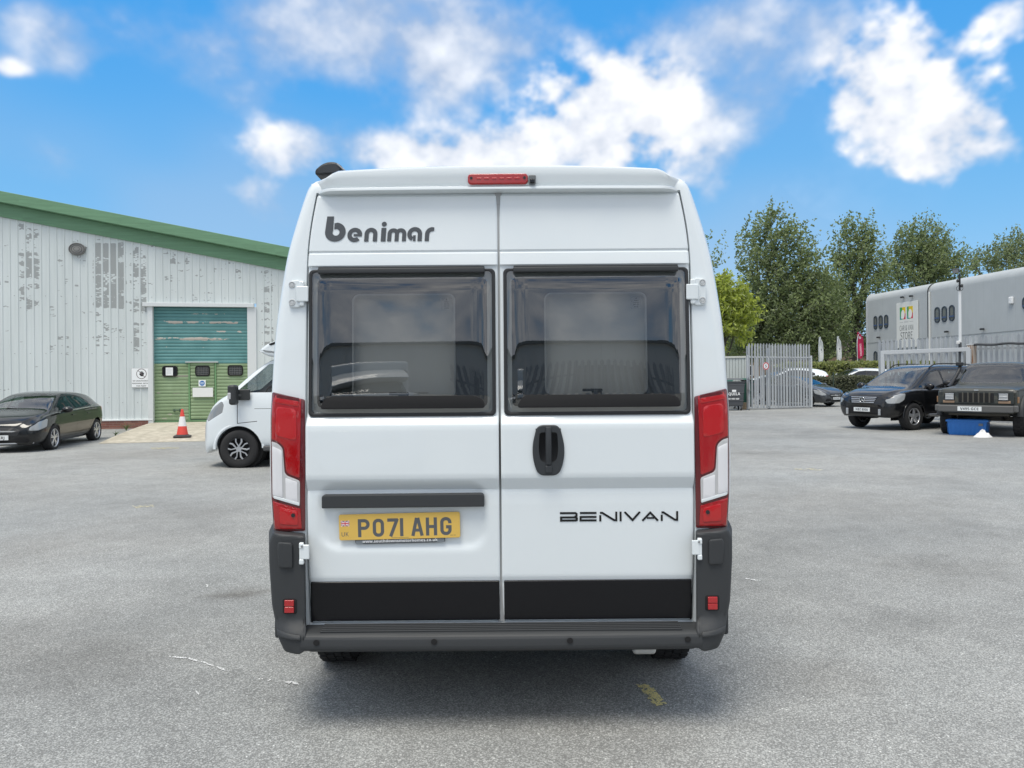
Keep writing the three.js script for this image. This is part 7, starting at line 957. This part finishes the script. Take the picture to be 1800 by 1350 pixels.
{
  const dark = leafMats(0.2, 0.262, 0.095), mid = leafMats(0.205, 0.262, 0.11), lime = leafMats(0.36, 0.43, 0.05);
  const L = (px, py, d, rx, ry, full = 1, dz = 0) => ({ px, py, d, rx, ry, full, dz });
  const grow = (name, label, px, d, trunkH, trunkR, list, mats, o) => { const p = at(px, 660, d), y0 = gy(p.x, p.z), k = d / F; return tree(name, label, [p.x, y0, p.z], trunkH, trunkR, list.map(([x, y, rx, ry, full = 1, dz = 0]) => { const q = at(x, y, d); return [q.x - p.x, q.y - y0, dz * rx * k, rx * k, ry * k, full]; }), mats, o); };
  const far = { leaf: 0.17, wind: 0.35, up: 0.4, twig: 0.95, perTwig: 17, twigs: 38, group: 'tall trees beyond the gate', long: 1.5 };
  grow('tall_tree', 'tall broad tree with a wispy windblown top behind the palisade gate', 1372, 62, 3.6, 0.34, [[1345, 420, 38, 42, 0.55], [1330, 455, 38, 45, 0.7], [1385, 435, 40, 42, 0.7], [1400, 480, 50, 45, 0.9], [1340, 510, 50, 45, 1], [1400, 540, 60, 50, 1.2], [1330, 570, 55, 42, 1.2], [1440, 520, 38, 40, 0.9], [1450, 575, 40, 40, 1.1], [1380, 600, 60, 32, 1.1], [1310, 600, 40, 34, 1.1], [1440, 615, 45, 24, 0.8], [1355, 395, 18, 24, 0.5], [1310, 545, 40, 36, 1.1], [1360, 560, 50, 40, 1.1], [1420, 590, 44, 30, 1.1], [1330, 625, 50, 22, 1], [1400, 630, 50, 20, 0.9]], dark, { ...far, seed: 11 });
  grow('tall_tree', 'tall upright tree with a forked top beside the grey building', 1504, 66, 4.2, 0.42, [[1488, 425, 26, 38, 0.6], [1515, 420, 20, 34, 0.7], [1480, 470, 32, 40, 0.8], [1520, 475, 34, 42, 0.9], [1500, 520, 48, 36, 1], [1545, 500, 16, 34, 0.6], [1470, 555, 34, 36, 0.9], [1510, 565, 38, 34, 0.9], [1480, 600, 36, 26, 0.7], [1535, 590, 22, 30, 0.8], [1525, 440, 14, 30, 0.6]], dark, { ...far, seed: 23 });
  grow('tall_tree', 'rounded tree standing directly behind the building sign', 1622, 74, 5.5, 0.36, [[1625, 425, 34, 30, 0.9], [1595, 445, 32, 34, 0.9], [1650, 460, 34, 32, 0.9], [1600, 490, 46, 34, 1], [1660, 500, 40, 32, 0.9], [1625, 465, 40, 36, 1.1], [1682, 470, 18, 26, 0.5], [1570, 470, 14, 30, 0.6]], dark, { ...far, seed: 37 });
  grow('tall_tree', 'thin topped tree behind the end of the building roof', 1765, 78, 6.5, 0.34, [[1770, 440, 30, 22, 0.7], [1735, 460, 24, 18, 0.6], [1800, 445, 34, 30, 0.8], [1760, 470, 46, 22, 0.9], [1715, 468, 16, 14, 0.5], [1830, 470, 40, 34, 1]], mid, { ...far, seed: 41 });
  grow('tall_tree', 'tree peeping out beside the edge of the campervan roof', 1225, 60, 5, 0.3, [[1238, 455, 22, 26, 0.5], [1220, 500, 34, 40, 0.9], [1215, 560, 50, 40, 1], [1265, 590, 30, 34, 1.1], [1200, 610, 50, 30, 1]], dark, { ...far, seed: 53 });
  grow('tall_tree', 'shady tree filling the gap low between the two tallest trees', 1452, 70, 3, 0.25, [[1450, 580, 46, 40, 1], [1430, 610, 40, 30, 1], [1540, 620, 26, 26, 0.9], [1460, 535, 30, 36, 0.8], [1560, 600, 16, 30, 0.8], [1290, 610, 40, 30, 1]], mid, { ...far, seed: 61 });
  grow('lime_tree', 'bright yellow green young tree rising behind the refuse bins', 1268, 40, 2.6, 0.11, [[1278, 520, 34, 34, 1.6], [1290, 550, 36, 34, 1.7], [1275, 585, 36, 28, 1.6], [1250, 545, 40, 50, 1.3], [1304, 545, 18, 20, 1.3], [1262, 500, 20, 18, 1.3]], lime, { leaf: 0.12, wind: 0.1, up: -0.25, twig: 0.6, perTwig: 14, twigs: 60, droop: -0.5, seed: 71, long: 2.2 });
  // hedges
  const hedge = (name, label, px0, px1, d, top, depth, mats, leaf, n, seed) => { const a = at(px0, 680, d), b = at(px1, 680, d), y0 = gy((a.x + b.x) / 2, -d) - 0.05, h = CAMH + ray((px0 + px1) / 2, top)[1] * d - y0, len = b.x - a.x, t = thing(name, label, 'hedge', [a.x, y0, -d], 0), r = rng(seed), lv = new Leaves(); for (let k = 0; k < n; k++) { const x = r() * len, f = r(), bump = (fbm(x * 0.9, seed, 2, 3) - 0.5) * 0.5; let y, z; if (f < 0.5) { y = r() * (h + bump * 0.3); z = depth / 2 + (r() - 0.6) * 0.2 + bump * 0.2; } else { y = h + bump * 0.35 - r() * r() * 0.3; z = (r() - 0.5) * depth; } lv.leaf(x, y, z, leaf * (0.6 + 0.7 * r()), r, 0.2); } lv.build('foliage', mats, t); mesh('hedge_core', warp(new THREE.BoxGeometry(len, h * 0.93, depth * 0.85, 40, 6, 4).translate(len / 2, h * 0.47, 0), (v) => { v.y += (fbm(v.x * 0.9, seed, 2, 3) - 0.5) * 0.25 * (v.y / h); }), mat(0.02, 0.028, 0.014, 1), t); return t; };
  hedge('clipped_hedge', 'dark clipped hedge running behind the SUV beyond the gate', 1380, 1720, 39.4, 662, 0.8, leafMats(0.12, 0.135, 0.065), 0.07, 16000, 81);
  hedge('shaggy_hedge', 'yellow green shaggy hedge behind the parked white cars', 1370, 1640, 47, 640, 1.6, leafMats(0.27, 0.31, 0.09), 0.13, 11000, 91);
  // long brown brick building far behind the trunks
  const p = at(1230, 660, 92), q = at(1560, 660, 92), bb = thing('brick_building', 'low brown brick building half hidden behind the tree trunks', 'building', [p.x, 0.7, p.z], 0), len = q.x - p.x, bm = mat(1, 1, 1, 0.9, { map: dataTex(256, 128, (i, j) => { const v = (fbm(i / 20, j / 20, 3, 4) - 0.5) * 40; return [118 + v, 102 + v, 84 + v]; }) });
  mesh('wall', box(len, 4.3, 0.4, len / 2, 2.15, 0), bm, bb); mesh('roof', extrude(poly([[-0.5, 4.3], [len + 0.5, 4.3], [len - 1.5, 6.2], [1.5, 6.2]]), 6, 0, 0.4), mat(0.12, 0.105, 0.09, 0.9), bb); for (let k = 0; k < 6; k++) { const w = new THREE.Group(); w.name = 'window'; bb.add(w); const x = len * (k + 0.5) / 6; mesh('window_frame', rbox(1.5, 1.3, 0.1, 0.02, x, 2.2, 0.22), mat(0.6, 0.6, 0.58, 0.6), w); mesh('window_pane', box(1.3, 1.1, 0.04, x, 2.2, 0.27), M.gloss, w); }
}
// ---------------------------------------------------------------- behind the camera: what the campervan's rear windows mirror
{
  const b = thing('warehouse', 'pale grey clad warehouse across the yard, seen only mirrored in the rear windows', 'warehouse', [34, 0, 30], Math.PI), clad = mat(0.68, 0.68, 0.65, 0.6), ribs = [];
  mesh('wall', box(70, 6.4, 0.4, 35, 3.2, -0.25), clad, b); for (let k = 0; k < 70; k++) mesh('cladding_rib', box(0.12, 6.3, 0.06, k + 0.5, 3.2, -0.02), clad, b); mesh('roof_edge', box(71, 0.22, 0.5, 35, 6.5, 0.0), mat(0.2, 0.21, 0.2, 0.6), b); mesh('roller_door', box(5, 4.4, 0.1, 29, 2.2, 0.0), mat(0.28, 0.3, 0.3, 0.6), b);
  palisade('palisade_fence', 'steel palisade fence across the yard, seen only mirrored in the rear windows', 'fence', [5.2, 6.2], [-0.8, 6.8], 2.6, 0.157, { rails: [0.4, 2.2] });
  const m2 = copyOf(globalThis.motorhome0, 'white coachbuilt motorhome seen only as a mirror image in the left rear window', [-2.6, 0, 6.6], Math.PI * 0.62);
  const c1 = copyOf(carWhite, 'white hatchback seen only as a mirror image in the left rear window', [0, 0, 0], 0); c1.name = numbered('white_hatchback'); park(c1, -5.6, 4.2, 0.25, -1, 2.7);
  const c2 = copyOf(hatchGrey, 'grey hatchback seen only as a mirror image in the left rear window', [0, 0, 0], 0); c2.name = numbered('grey_hatchback'); park(c2, -8.2, 5.5, 0.2, -1, 2.7);
}
renderer.render(scene, camera);
